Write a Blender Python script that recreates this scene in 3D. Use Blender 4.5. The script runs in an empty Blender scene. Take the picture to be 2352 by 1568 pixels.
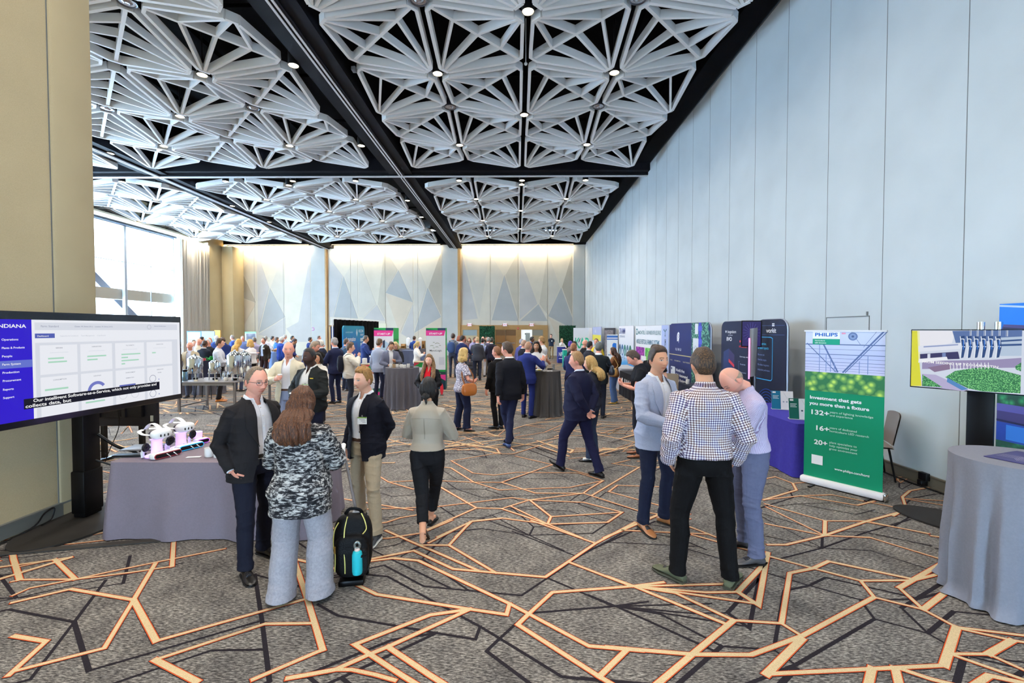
import bpy, bmesh, math, random
import numpy as np
from mathutils import Vector, Matrix, Quaternion, noise
from mathutils.bvhtree import BVHTree
random.seed(7)
S = bpy.context.scene
COL = S.collection
PI = math.pi
CAM_H = 2.05
FPX = 1045.3           # focal length in pixels of the 2352 px wide frame
VPX, VPY = 1186.0, 757.0   # where lines running into the room meet
def px_floor(px, py):
 Y = FPX * CAM_H / (py - VPY)
 return ((px - VPX) / FPX * Y, Y)
def px_x(px, Y): return (px - VPX) / FPX * Y
def px_z(py, Y): return CAM_H - (py - VPY) / FPX * Y
LINK_LATER = []
def link(o):
 COL.objects.link(o)
 return o
def tag(o, label, cat, group=None, kind=None):
 if label: o['label'] = label
 if cat: o['category'] = cat
 if group: o['group'] = group
 if kind: o['kind'] = kind
 return o
def thing(name, label, cat, loc=(0, 0, 0), rotz=0.0, group=None):
 o = bpy.data.objects.new(name, None)
 o.empty_display_size = .1
 o.location = loc
 o.rotation_euler = (0, 0, rotz)
 link(o)
 return tag(o, label, cat, group)
def obj_from(name, me, parent=None, loc=None, rot=None):
 o = bpy.data.objects.new(name, me)
 link(o)
 if parent is not None: o.parent = parent
 if loc is not None: o.location = loc
 if rot is not None: o.rotation_euler = rot
 return o
def structure(name, me, label=None):
 o = obj_from(name, me)
 o['kind'] = 'structure'
 o['label'] = label or name.replace('_', ' ')
 o['category'] = name.split('_')[0]
 return o
def dup(root, loc, rotz, label=None, group=None):
 r = root.copy(); link(r)
 r.location = loc; r.rotation_euler = (0, 0, rotz)
 if label: r['label'] = label
 if group: r['group'] = group
 for ch in list(root.children):
  c = ch.copy(); link(c); c.parent = r
  for g in list(ch.children):
   d = g.copy(); link(d); d.parent = c
 return r
class MB:
 """collects shapes, then becomes one mesh"""
 def __init__(self):
  self.v = []; self.f = []; self.m = []; self.mi = 0
 def add(self, vs, fs):
  b = len(self.v)
  self.v.extend([tuple(p) for p in vs])
  for f in fs:
   self.f.append(tuple(i + b for i in f)); self.m.append(self.mi)
  return self
 def box(self, c, s, M=None, bev=0.0):
  x, y, z = s[0] / 2, s[1] / 2, s[2] / 2
  if bev <= 0:
   vs = [Vector((sx * x, sy * y, sz * z)) for sz in (-1, 1) for sy in (-1, 1) for sx in (-1, 1)]
   fs = [(0, 2, 3, 1), (4, 5, 7, 6), (0, 1, 5, 4), (2, 6, 7, 3), (0, 4, 6, 2), (1, 3, 7, 5)]
  else:
   b = min(bev, x * .9, y * .9, z * .9)
   bm = bmesh.new()
   bmesh.ops.create_cube(bm, size=1)
   for v in bm.verts: v.co = Vector((v.co.x * 2 * x, v.co.y * 2 * y, v.co.z * 2 * z))
   bmesh.ops.bevel(bm, geom=list(bm.edges), offset=b, segments=2, profile=.5, affect='EDGES')
   bm.verts.index_update()
   vs = [v.co.copy() for v in bm.verts]; fs = [tuple(v.index for v in f.verts) for f in bm.faces]
   bm.free()
  C = Vector(c)
  vs = [(M @ v if M else v) + C for v in vs]
  return self.add(vs, fs)
 def bar(self, a, b, w, h, up=(0, 0, 1)):
  a, b = Vector(a), Vector(b)
  d = (b - a); L = d.length; d.normalize()
  u = Vector(up); s = d.cross(u); s.normalize(); u = s.cross(d)
  M = Matrix((s, d, u)).transposed()
  return self.box((a + b) / 2, (w, L, h), M)
 def tube(self, pts, rad, n=12, ref=None, cap=True):
  """rad: one number, or a list of r / (rx, ry) per point"""
  v, f = tube_mesh(pts, rad, n, ref, cap)
  return self.add(v, f)
 def lathe(self, prof, c=(0, 0, 0), n=24, M=None, a0=0, a1=2 * PI, cap=True):
  full = abs(a1 - a0 - 2 * PI) < 1e-6
  k = n if full else n + 1
  vs = []; fs = []
  for r, z in prof:
   for i in range(k):
    a = a0 + (a1 - a0) * i / n
    p = Vector((r * math.cos(a), r * math.sin(a), z))
    vs.append((M @ p if M else p) + Vector(c))
  for j in range(len(prof) - 1):
   for i in range(n):
    i2 = (i + 1) % k
    fs.append((j * k + i, j * k + i2, (j + 1) * k + i2, (j + 1) * k + i))
  if full and cap:
   if prof[0][0] > 1e-5: fs.append(tuple(reversed(range(k))))
   if prof[-1][0] > 1e-5: fs.append(tuple(range((len(prof) - 1) * k, len(prof) * k)))
  return self.add(vs, fs)
 def prism(self, poly, o, ux, uy, t):
  """a flat outline (list of 2-D points) given thickness t along ux x uy"""
  o, ux, uy = Vector(o), Vector(ux), Vector(uy)
  nrm = ux.cross(uy).normalized()
  n = len(poly)
  a = [o + ux * p[0] + uy * p[1] for p in poly]
  vs = a + [p + nrm * t for p in a]
  fs = [tuple(reversed(range(n))), tuple(range(n, 2 * n))]
  fs += [(i, (i + 1) % n, n + (i + 1) % n, n + i) for i in range(n)]
  return self.add(vs, fs)
 def grid(self, fn, nu, nv):
  vs = [fn(i / nu, j / nv) for j in range(nv + 1) for i in range(nu + 1)]
  k = nu + 1
  fs = [(j * k + i, j * k + i + 1, (j + 1) * k + i + 1, (j + 1) * k + i) for j in range(nv) for i in range(nu)]
  return self.add(vs, fs)
 def mesh(self, name, mats=None, smooth=True, angle=35):
  me = bpy.data.meshes.new(name)
  me.from_pydata(self.v, [], self.f)
  if mats:
   for m in (mats if isinstance(mats, (list, tuple)) else [mats]): me.materials.append(m)
   if any(self.m): me.polygons.foreach_set('material_index', self.m)
  if smooth:
   me.shade_smooth()
   if angle < 180: sharp(me, angle)
  me.update()
  return me
 def obj(self, name, mats, parent=None, smooth=True, angle=35, loc=None, rot=None):
  return obj_from(name, self.mesh(name, mats, smooth, angle), parent, loc, rot)
def sharp(me, deg):
 bm = bmesh.new(); bm.from_mesh(me)
 bmesh.ops.recalc_face_normals(bm, faces=bm.faces)
 c = math.radians(deg)
 for e in bm.edges:
  if len(e.link_faces) == 2 and e.calc_face_angle(0) > c: e.smooth = False
 bm.to_mesh(me); bm.free()
def tube_mesh(pts, rad, n=12, ref=None, cap=True):
 P = [Vector(p) for p in pts]
 if isinstance(rad, (int, float)): rad = [rad] * len(P)
 R = [(r, r) if isinstance(r, (int, float)) else r for r in rad]
 T = []
 for i in range(len(P)):
  a = P[max(i - 1, 0)]; b = P[min(i + 1, len(P) - 1)]
  t = b - a
  T.append(t.normalized() if t.length > 1e-9 else Vector((0, 0, 1)))
 ref = Vector(ref) if ref is not None else (Vector((1, 0, 0)) if abs(T[0].x) < .8 else Vector((0, 1, 0)))
 vs = []; s = ref
 for i in range(len(P)):
  s = s - T[i] * s.dot(T[i])
  if s.length < 1e-6: s = T[i].orthogonal()
  s.normalize(); u = T[i].cross(s)
  for k in range(n):
   a = 2 * PI * k / n
   vs.append(P[i] + s * (R[i][0] * math.cos(a)) + u * (R[i][1] * math.sin(a)))
 fs = []
 for i in range(len(P) - 1):
  for k in range(n):
   k2 = (k + 1) % n
   fs.append((i * n + k, i * n + k2, (i + 1) * n + k2, (i + 1) * n + k))
 if cap:
  fs.append(tuple(reversed(range(n)))); fs.append(tuple(range((len(P) - 1) * n, len(P) * n)))
 return vs, fs
def smooth_path(pts, k=6):
 """Catmull-Rom through the points"""
 P = [Vector(p) for p in pts]; out = []
 for i in range(len(P) - 1):
  p0, p1, p2, p3 = P[max(i - 1, 0)], P[i], P[i + 1], P[min(i + 2, len(P) - 1)]
  for j in range(k):
   t = j / k
   out.append(.5 * ((2 * p1) + (p2 - p0) * t + (2 * p0 - 5 * p1 + 4 * p2 - p3) * t * t + (3 * p1 - p0 - 3 * p2 + p3) * t ** 3))
 out.append(P[-1])
 return out
def round_rect(w, h, r, n=5):
 pts = []
 for cx, cy, a0 in ((w - r, r, -90), (w - r, h - r, 0), (r, h - r, 90), (r, r, 180)):
  for i in range(n + 1):
   a = math.radians(a0 + 90 * i / n)
   pts.append((cx + r * math.cos(a), cy + r * math.sin(a)))
 return pts
def srgb(r, g, b):
 f = lambda c: (c / 255 / 12.92) if c / 255 <= .04045 else ((c / 255 + .055) / 1.055) ** 2.4
 return (f(r), f(g), f(b), 1.0)
MATS = {}
def mat(name, rgb, rough=.6, metal=0.0, spec=.3, bump=0.0, bscale=60.0, var=0.0, vscale=8.0, emit=None, estr=0.0, trans=0.0, sheen=0.0):
 key = name
 if key in MATS: return MATS[key]
 m = bpy.data.materials.new(name); m.use_nodes = True
 nt = m.node_tree; b = nt.nodes['Principled BSDF']
 c = srgb(*rgb)
 b.inputs['Base Color'].default_value = c
 b.inputs['Roughness'].default_value = rough
 b.inputs['Metallic'].default_value = metal
 b.inputs['Specular IOR Level'].default_value = spec
 if sheen: b.inputs['Sheen Weight'].default_value = sheen
 if trans:
  b.inputs['Transmission Weight'].default_value = trans
  b.inputs['IOR'].default_value = 1.3
 if emit is not None:
  b.inputs['Emission Color'].default_value = srgb(*emit)
  b.inputs['Emission Strength'].default_value = estr
 if var or bump:
  tc = nt.nodes.new('ShaderNodeTexCoord')
 if var:
  n = nt.nodes.new('ShaderNodeTexNoise'); n.inputs['Scale'].default_value = vscale; n.inputs['Detail'].default_value = 4
  nt.links.new(tc.outputs['Object'], n.inputs['Vector'])
  mx = nt.nodes.new('ShaderNodeMix'); mx.data_type = 'RGBA'
  mx.inputs['A'].default_value = tuple(max(0, v * (1 - var)) for v in c[:3]) + (1,)
  mx.inputs['B'].default_value = tuple(min(1, v * (1 + var)) for v in c[:3]) + (1,)
  nt.links.new(n.outputs['Fac'], mx.inputs['Factor'])
  nt.links.new(mx.outputs['Result'], b.inputs['Base Color'])
 if bump:
  n2 = nt.nodes.new('ShaderNodeTexNoise'); n2.inputs['Scale'].default_value = bscale; n2.inputs['Detail'].default_value = 3
  nt.links.new(tc.outputs['Object'], n2.inputs['Vector'])
  bp = nt.nodes.new('ShaderNodeBump'); bp.inputs['Strength'].default_value = bump; bp.inputs['Distance'].default_value = .01
  nt.links.new(n2.outputs['Fac'], bp.inputs['Height'])
  nt.links.new(bp.outputs['Normal'], b.inputs['Normal'])
 MATS[key] = m
 return m
def cloth_mat(name, rgb, rough=.85, bump=.25, bscale=350.0, var=.12, vscale=90.0, sheen=0.0):
 return mat(name, rgb, rough, 0, .15, bump, bscale, var, vscale, sheen=sheen)
def col(rgb, rough=.55, pre='paint'):
 """a plain printed or painted colour"""
 return mat('%s_%02x%02x%02x_%d' % ((pre,) + tuple(int(c) for c in rgb) + (int(rough * 100),)), rgb, rough)
def screen(rgb, k=1.0):
 """a colour shown on a lit display"""
 return mat('screen_%02x%02x%02x_%d' % (tuple(int(c) for c in rgb) + (int(k * 100),)), (8, 8, 8), .4, emit=rgb, estr=k)
class NT:
 """small helper for node materials"""
 def __init__(self, name):
  self.m = bpy.data.materials.new(name); self.m.use_nodes = True
  self.t = self.m.node_tree; self.b = self.t.nodes['Principled BSDF']
 def n(self, typ, **kw):
  nd = self.t.nodes.new(typ)
  for k, v in kw.items():
   if k in nd.inputs.keys(): nd.inputs[k].default_value = v
   else: setattr(nd, k, v)
  return nd
 def l(self, a, b): self.t.links.new(a, b)
 def ramp(self, fac, stops, interp='LINEAR'):
  r = self.n('ShaderNodeValToRGB'); r.color_ramp.interpolation = interp
  e = r.color_ramp.elements
  while len(e) < len(stops): e.new(.5)
  for i, (p, c) in enumerate(stops): e[i].position = p; e[i].color = c
  self.l(fac, r.inputs['Fac'])
  return r.outputs['Color']
 def mix(self, fac, a, b, blend='MIX'):
  mx = self.n('ShaderNodeMix', data_type='RGBA', blend_type=blend)
  for s, v in (('Factor', fac), ('A', a), ('B', b)):
   if hasattr(v, 'is_linked') or hasattr(v, 'links'): self.l(v, mx.inputs[s])
   else: mx.inputs[s].default_value = v
  return mx.outputs['Result']
 def math(self, op, a, b=0.0, c=0.0):
  mt = self.n('ShaderNodeMath', operation=op)
  for i, v in enumerate((a, b, c)):
   if hasattr(v, 'links'): self.l(v, mt.inputs[i])
   else: mt.inputs[i].default_value = v
  return mt.outputs[0]
def text_mesh(s, size=1.0, align='LEFT', bold=0.0, width=None, ext=.0):
 cu = bpy.data.curves.new('txt', 'FONT'); cu.body = s; cu.size = size
 cu.align_x = align; cu.align_y = 'BOTTOM_BASELINE'; cu.offset = bold * size; cu.resolution_u = 3
 cu.extrude = ext
 o = bpy.data.objects.new('txt', cu); me = eval_obj(o); bpy.data.curves.remove(cu)
 n = len(me.vertices)
 a = np.empty(n * 3, 'f'); me.vertices.foreach_get('co', a); a = a.reshape(-1, 3)
 if width and n:
  w = a[:, 0].max() - a[:, 0].min()
  a[:, 0] *= width / w
  me.vertices.foreach_set('co', a.ravel())
 return me
TEXT_CACHE = {}
def lettering(parent, s, org, ux, uy, size, m, align='LEFT', bold=.01, width=None, name='lettering', off=.002):
 """words on a flat face of `parent`: org/ux/uy in the parent's space; stands `off` proud of the face"""
 me = text_mesh(s, size, align, bold, width, ext=.0006)
 me.name = name
 ux, uy, org = Vector(ux).normalized(), Vector(uy).normalized(), Vector(org)
 nz = ux.cross(uy)
 M = Matrix((ux, uy, nz)).transposed().to_4x4(); M.translation = org + nz * off
 me.transform(M)
 me.materials.clear(); me.materials.append(m)
 return obj_from(name, me, parent)
CARPET = [(0.05, -3.3, 4.3, -2.98, 3.86), (0.03, -2.98, 3.86, -3.25, 3.76, -3.62, 3.65, -3.86, 3.52, -3.88, 3.42), (0.03, -2.73, 4.18, -3.14, 3.95, -3.44, 3.77, -3.62, 3.65), (0.03, -3.62, 3.65, -4.06, 3.64, -4.1, 3.61), (0.05, -4.12, 3.97, -3.62, 3.65), (0.025, -4.12, 3.97, -4.3, 3.84), (0.06, -4.8, 4.23, -4.49, 3.97, -4.07, 3.64), (0.05, -5.05, 4.55, -4.55, 4.08), (0.025, -4.55, 4.08, -4.6, 4.05), (0.05, -5.02, 4.63, -4.59, 4.26), (0.025, -4.59, 4.26, -4.26, 4.26, -3.9, 4.38), (0.05, -3.16, 3.9, -2.9, 3.37), (0.045, -2.9, 3.37, -3.52, 3.51, -3.78, 3.33), (0.042, -2.9, 3.37, -2.65, 2.85, -3.01, 2.65), (0.06, -2.9, 3.37, -2.37, 2.92), (0.04, -2.37, 2.92, -1.61, 3.39), (0.06, -1.99, 4, -1.58, 3.38, -1.24, 2.85), (0.04, -1.99, 4, -1.54, 3.83), (0.04, -1.43, 3.11, -1.75, 3.1, -2.24, 2.75), (0.06, -2.24, 2.75, -1.86, 2.58), (0.045, -1.24, 2.85, -1.54, 2.6), (0.05, -3.36, 2.96, -3.09, 2.91, -3.01, 2.62), (0.042, -1.35, 3.98, -0.95, 4.16, -0.54, 3.84, -0.15, 3.78, 0.24, 3.72, 0.76, 4.32, 1.26, 4.8), (0.045, -1.42, 3.93, -1.11, 4.02, -0.87, 3.98, -0.05, 3.35, 0.09, 3.23, 0.47, 2.9, 0.8, 2.86), (0.045, 0.09, 3.23, 0.28, 3.5, 0.92, 3.59, 1.19, 3.65), (0.05, 0.09, 3.23, 0.01, 3.11, 0.49, 2.64, 0.6, 2.54), (0.045, -0.05, 3.35, -0.07, 3.22, -0.34, 3.28, -1.08, 3.46, -1.28, 3.59), (0.05, -0.34, 3.28, -0.62, 3.21, -1.05, 2.9, -0.68, 2.64, -0.53, 2.54), (0.05, -0.34, 3.28, -0.83, 2.88, -0.94, 2.8, -1.09, 2.68, -1.23, 2.64, -1.34, 2.61), (0.055, -0.83, 2.88, -0.51, 2.64, -0.37, 2.54), (0.04, -1.09, 2.68, -0.99, 2.68, -0.83, 2.64, -0.71, 2.6), (0.055, 0.71, 2.87, 0.49, 2.64), (0.04, 0.47, 3.96, 0.92, 3.59), (0.035, 0.76, 4.32, 0.16, 4.84), (0.04, -0.8, 4.18, -0.33, 3.82), (0.035, -0.95, 4.16, -0.77, 4.02, -0.54, 3.84), (0.038, -0.91, 4.27, -0.64, 4.27, -0.17, 3.78), (0.04, -0.64, 4.27, -0.49, 4.8), (0.035, -1.33, 4.58, -0.9, 4.25, -0.76, 4.15), (0.03, -1.48, 4.39, -1.26, 4.41, -0.95, 4.53, -0.69, 4.84), (0.035, -0.84, 4.32, -0.49, 4.8, -0.17, 4.89), (0.03, -1.92, 4.63, -1.46, 4.64), (0.04, -1.91, 4.58, -1.53, 4.26), (0.045, 0.76, 3.73, 0.94, 3.59, 1.47, 3.12), (0.035, 0.94, 3.59, 1.66, 3.63), (0.035, 0.94, 3.59, 1.48, 3.51, 1.73, 3.52), (0.035, 1.01, 3.58, 1.79, 3.37), (0.04, 0.94, 3.59, 1.24, 3.5, 1.53, 3.17), (0.06, 1.53, 3.17, 1.11, 2.83, 0.88, 2.64, 0.77, 2.55), (0.06, 2.31, 4.15, 1.8, 3.35, 1.73, 3.52, 2.19, 3.97), (0.035, 1.53, 3.17, 1.85, 3.14, 1.91, 3.01), (0.05, 1.85, 3.14, 2.3, 3.8, 2.55, 3.88, 2.76, 4, 3.25, 3.72), (0.04, 2.28, 4.09, 2.55, 3.88, 2.81, 3.69, 2.74, 3.46), (0.04, 2.81, 3.69, 3.24, 3.7), (0.05, 2.74, 3.46, 1.91, 3.01, 1.48, 2.83, 1.12, 2.83, 0.59, 2.89), (0.075, 1.89, 2.98, 1.49, 2.67), (0.045, 1.49, 2.67, 2.61, 2.75), (0.075, 2.61, 2.75, 3.03, 3.11), (0.035, 2.74, 3.46, 2.98, 3.31, 3.03, 3.11), (0.04, 2.98, 3.31, 3.04, 3.59), (0.06, 3.04, 3.59, 4.3, 4.29), (0.045, 3.24, 3.7, 3.98, 3.94), (0.06, 2.98, 3.31, 3.38, 3.55), (0.035, 3.38, 3.55, 3.69, 3.5), (0.035, 3.03, 3.11, 3.39, 3.03, 3.53, 3.01), (0.035, 3.05, 3.09, 3.27, 2.98, 3.43, 2.93), (0.065, 3.27, 2.98, 2.98, 2.85), (0.035, 2.98, 2.85, 2.74, 2.85), (0.035, 2.98, 2.85, 3.08, 2.67), (0.04, 2.74, 2.85, 2.98, 2.63), (0.03, 3.8, 4.04, 3.49, 4.47, 3.07, 4.51), (0.03, 3.8, 4.04, 3.91, 3.84), (0.045, 3.07, 4.51, 3.72, 4.84, 4.46, 5.17), (0.04, 2.4, 4.31, 2.57, 4.31, 3.07, 4.51), (0.035, 1.59, 4.79, 1.81, 4.69, 1.97, 4.47), (0.03, 1.08, 4.61, 1.93, 4.53, 1.97, 4.47), (0.035, 1.76, 4.51, 2.16, 4.2, 2.28, 4.09), (0.025, 3.72, 4.84, 4.15, 4.57), (0.07, 2.15, 2.72, 1.99, 2.55), (0.07, 2.29, 2.72, 2.18, 2.55), (0.05, 2.32, 2.72, 2.43, 2.64, 2.54, 2.59), (0.06, 2.65, 2.6, 2.8, 2.67, 3.02, 2.58), (0.03, 1.19, 5.07, 0.38, 4.94), (0.035, 1.19, 5.07, 0.97, 4.8, 0.33, 4.75), (0.035, 0.38, 4.94, 0.16, 5.43), (0.04, 0.38, 4.94, 0.33, 4.75), (0.035, 0.33, 4.75, -0.17, 5.16), (0.03, 0.33, 4.75, -0.06, 5.23), (0.03, -0.17, 5.16, 0.16, 5.43, 0.84, 5.66), (0.03, 0.16, 5.43, 0.8, 5.36, 1.19, 5.07), (0.03, -0.17, 5.16, -0.46, 5.18), (0.035, -0.46, 5.18, -0.99, 5.87), (0.035, -0.46, 5.18, -0.91, 4.61), (0.032, -0.6, 4.45, -0.47, 4.82, -0.16, 4.9, 0.33, 4.75, 0.64, 4.44), (0.035, -0.78, 4.44, -0.47, 4.82), (0.025, 0.16, 5.43, -0.06, 5.5, -0.95, 5.2, -1.74, 5.13), (0.03, -0.57, 6.06, -0.97, 6.69, -1.23, 6.75), (0.025, -0.57, 6.06, -0.2, 6.06, 0.55, 6.87), (0.025, -0.57, 6.06, -1.25, 6.14, -1.72, 6.06, -1.97, 6.36), (0.03, -0.2, 6.06, 0.24, 5.66, 0.84, 5.66), (0.025, -0.57, 6.06, -0.22, 5.77, 0.69, 5.87, 1.18, 6.14), (0.03, 1.18, 6.14, 0.92, 5.79, 0.84, 5.66), (0.025, 1.18, 6.14, 0.89, 6.47, -0, 6.49, -0.31, 6.36, -0.62, 6.45, -1.02, 7.06), (0.025, -1.02, 7.06, -0.36, 7.47, -0.05, 7.47, 0.66, 8.28), (0.025, -0.01, 7.33, 0.55, 6.87, 1.02, 6.41), (0.035, 1.83, 6.75, 0.93, 5.58), (0.03, 1.83, 6.75, 1.48, 6.93, 1.78, 7.13), (0.03, 2.25, 5.87, 1.33, 5.96, 1.17, 5.72, 1.6, 5.34, 1.93, 5.03), (0.03, 0.84, 5.66, 1.41, 5.09, 1.88, 4.9), (0.05, 0.87, 4.44, 1.68, 5.09), (0.03, -2.14, 5.46, -1.18, 5.11), (0.03, -1.9, 4.61, -1.38, 4.78, -1.26, 4.9, -0.97, 5.03), (0.025, -1.72, 6.06, -1.33, 5.79, -0.99, 5.87), (0.02, -1.28, 7.7, -0.77, 7.94, -0.32, 7.47), (0.02, -2.52, 8.56, -2.22, 8.65, -1.26, 8.37), (0.02, -0.01, 8.65, 0.57, 9.06, 1.18, 10.14), (0.02, 1.67, 8.96, 2.31, 9.63, 1.79, 8.85), (0.02, 1.68, 7.78, 2.16, 8.28, 1.79, 7.62, 2.11, 7.78), (0.02, 0.84, 7.19, 1.54, 7.4, 1.27, 7.47), (0.05, 3.07, 4.51, 3.31, 4.86), (0.03, 3.31, 4.86, 2.93, 5.33), (0.025, 3.31, 4.86, 3.75, 4.86, 4.13, 4.56), (0.03, 3.07, 4.51, 2.64, 4.78), (0.025, 3.07, 4.51, 2.89, 5.24), (0.04, 2.98, 5.46, 3.58, 5.8, 3.69, 6.06), (0.025, 2.98, 5.46, 3.51, 5.6, 3.92, 5.64, 4.41, 5.21), (0.03, 3.51, 5.6, 3.98, 5.3, 4.28, 5.43), (0.03, 3.69, 6.06, 3.61, 6.33, 3.33, 6.19), (0.025, 3.69, 6.06, 3.97, 6.11), (0.04, 4.15, 5, 4.47, 5.21, 4.73, 5.57, 5.01, 5.79, 5.43, 5.94, 5.62, 5.94), (0.022, 4.7, 5.53, 5.29, 5.42), (0.022, 4.72, 5.5, 5.1, 5.23), (0.035, 5.19, 6.19, 5.31, 6.33, 5.51, 6.35, 5.16, 6.11, 5.19, 6.19)]
SKY = 40.0; LAMP_W = 420.0; COVE_W = 300.0; EXPO = -0.08; SUNW = 0.0
M_POST = mat('stand_black', (12, 12, 14), .4, .3)
M_CERAMIC = mat('ceramic_white', (238, 238, 236), .2, 0, .5)
# ================================================================== figures
SKIN = {'fair': (232, 178, 152), 'pink': (226, 160, 138), 'tan': (205, 150, 118), 'olive': (190, 140, 108), 'brown': (120, 78, 56), 'dark': (74, 48, 38)}
def lin(c): return np.array(srgb(*c)[:3])
def skin_material():
 if 'skin' in MATS: return MATS['skin']
 w = NT('skin')
 a = w.n('ShaderNodeAttribute', attribute_name='Col')
 w.l(a.outputs['Color'], w.b.inputs['Base Color'])
 w.b.inputs['Roughness'].default_value = .48
 w.b.inputs['Specular IOR Level'].default_value = .35
 w.b.inputs['Subsurface Weight'].default_value = .08
 w.b.inputs['Subsurface Radius'].default_value = (.6, .25, .12)
 w.b.inputs['Subsurface Scale'].default_value = .012
 tc = w.n('ShaderNodeTexCoord'); nz = w.n('ShaderNodeTexNoise', Scale=260.0); w.l(tc.outputs['Object'], nz.inputs['Vector'])
 bp = w.n('ShaderNodeBump', Strength=.08, Distance=.003); w.l(nz.outputs['Fac'], bp.inputs['Height']); w.l(bp.outputs['Normal'], w.b.inputs['Normal'])
 MATS['skin'] = w.m
 return w.m
def hair_material(rgb, tip=None):
 k = 'hair_%d_%d_%d' % rgb
 if k in MATS: return MATS[k]
 w = NT(k)
 tc = w.n('ShaderNodeTexCoord'); mp = w.n('ShaderNodeMapping'); mp.inputs['Scale'].default_value = (150, 150, 14)
 w.l(tc.outputs['Object'], mp.inputs['Vector'])
 nz = w.n('ShaderNodeTexNoise', Scale=1.6, Detail=4.0); w.l(mp.outputs['Vector'], nz.inputs['Vector'])
 c = srgb(*rgb); t = srgb(*tip) if tip else tuple(min(1, v * 1.9 + .01) for v in c[:3]) + (1,)
 d = tuple(v * .45 for v in c[:3]) + (1,)
 w.l(w.ramp(nz.outputs['Fac'], [(.28, d), (.5, c), (.74, t)]), w.b.inputs['Base Color'])
 w.b.inputs['Roughness'].default_value = .5
 w.b.inputs['Specular IOR Level'].default_value = .35
 bp = w.n('ShaderNodeBump', Strength=.7, Distance=.006); w.l(nz.outputs['Fac'], bp.inputs['Height']); w.l(bp.outputs['Normal'], w.b.inputs['Normal'])
 MATS[k] = w.m
 return w.m
def sphere_dirs(nu, nv):
 th = np.linspace(0, PI, nv + 1); ph = np.linspace(0, 2 * PI, nu, endpoint=False)
 T, Pn = np.meshgrid(th, ph, indexing='ij')
 D = np.stack([np.sin(T) * np.sin(Pn), np.sin(T) * np.cos(Pn), np.cos(T)], -1).reshape(-1, 3)
 F = []
 for j in range(nv):
  for i in range(nu):
   i2 = (i + 1) % nu
   F.append((j * nu + i, (j + 1) * nu + i, (j + 1) * nu + i2, j * nu + i2))
 return D, F
def g2(x, z, x0, z0, sx, sz): return np.exp(-((x - x0) / sx) ** 2 - ((z - z0) / sz) ** 2)
def smooth01(t): t = np.clip(t, 0, 1); return t * t * (3 - 2 * t)
def head_shape(D, p):
 """front is +y; origin at the level of the eyes"""
 x, y, z = D[:, 0] * .076 * p.get('hw', 1), D[:, 1] * .098, D[:, 2] * .119
 low = np.clip((-D[:, 2] - .05) / .95, 0, 1)
 x = x * (1 - p.get('jaw', .21) * low ** 1.3)
 back = np.clip((-D[:, 2] - .12) / .7, 0, 1)
 y = np.where(y < 0, y * (1 - .42 * back), y)
 y = np.where(y > 0, y * (1 - .06 * np.clip(D[:, 2], 0, 1)), y)
 ax = np.abs(x); fr = smooth01((D[:, 1] + .05) / .4)
 nz = np.where(z > -.040, np.clip(1 - (z + .040) / .058, 0, 1) ** 1.1, np.exp(-((z + .040) / .0075) ** 2))
 sg = .0085 + .0065 * np.clip((.012 - z) / .05, 0, 1)
 d = p.get('nose', .0225) * nz * np.exp(-(x / sg) ** 2)
 d += .006 * g2(ax, z, .014, -.043, .007, .008)
 d += -.011 * g2(ax, z, .031, .001, .015, .011) + .006 * g2(ax, z, .031, 0, .011, .0065)
 d += .005 * g2(ax, z, .026, .021, .022, .007)
 d += .006 * (g2(x, z, 0, -.0645, .018, .0045) + g2(x, z, 0, -.0765, .016, .005)) - .004 * g2(x, z, 0, -.0705, .022, .0022)
 d += .009 * g2(x, z, 0, -.106, .017, .013) + .004 * g2(ax, z, .043, -.026, .018, .018)
 d += -.003 * g2(ax, z, .028, -.058, .008, .02)
 y = y + d * fr
 return np.stack([x, y, z], -1)
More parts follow.
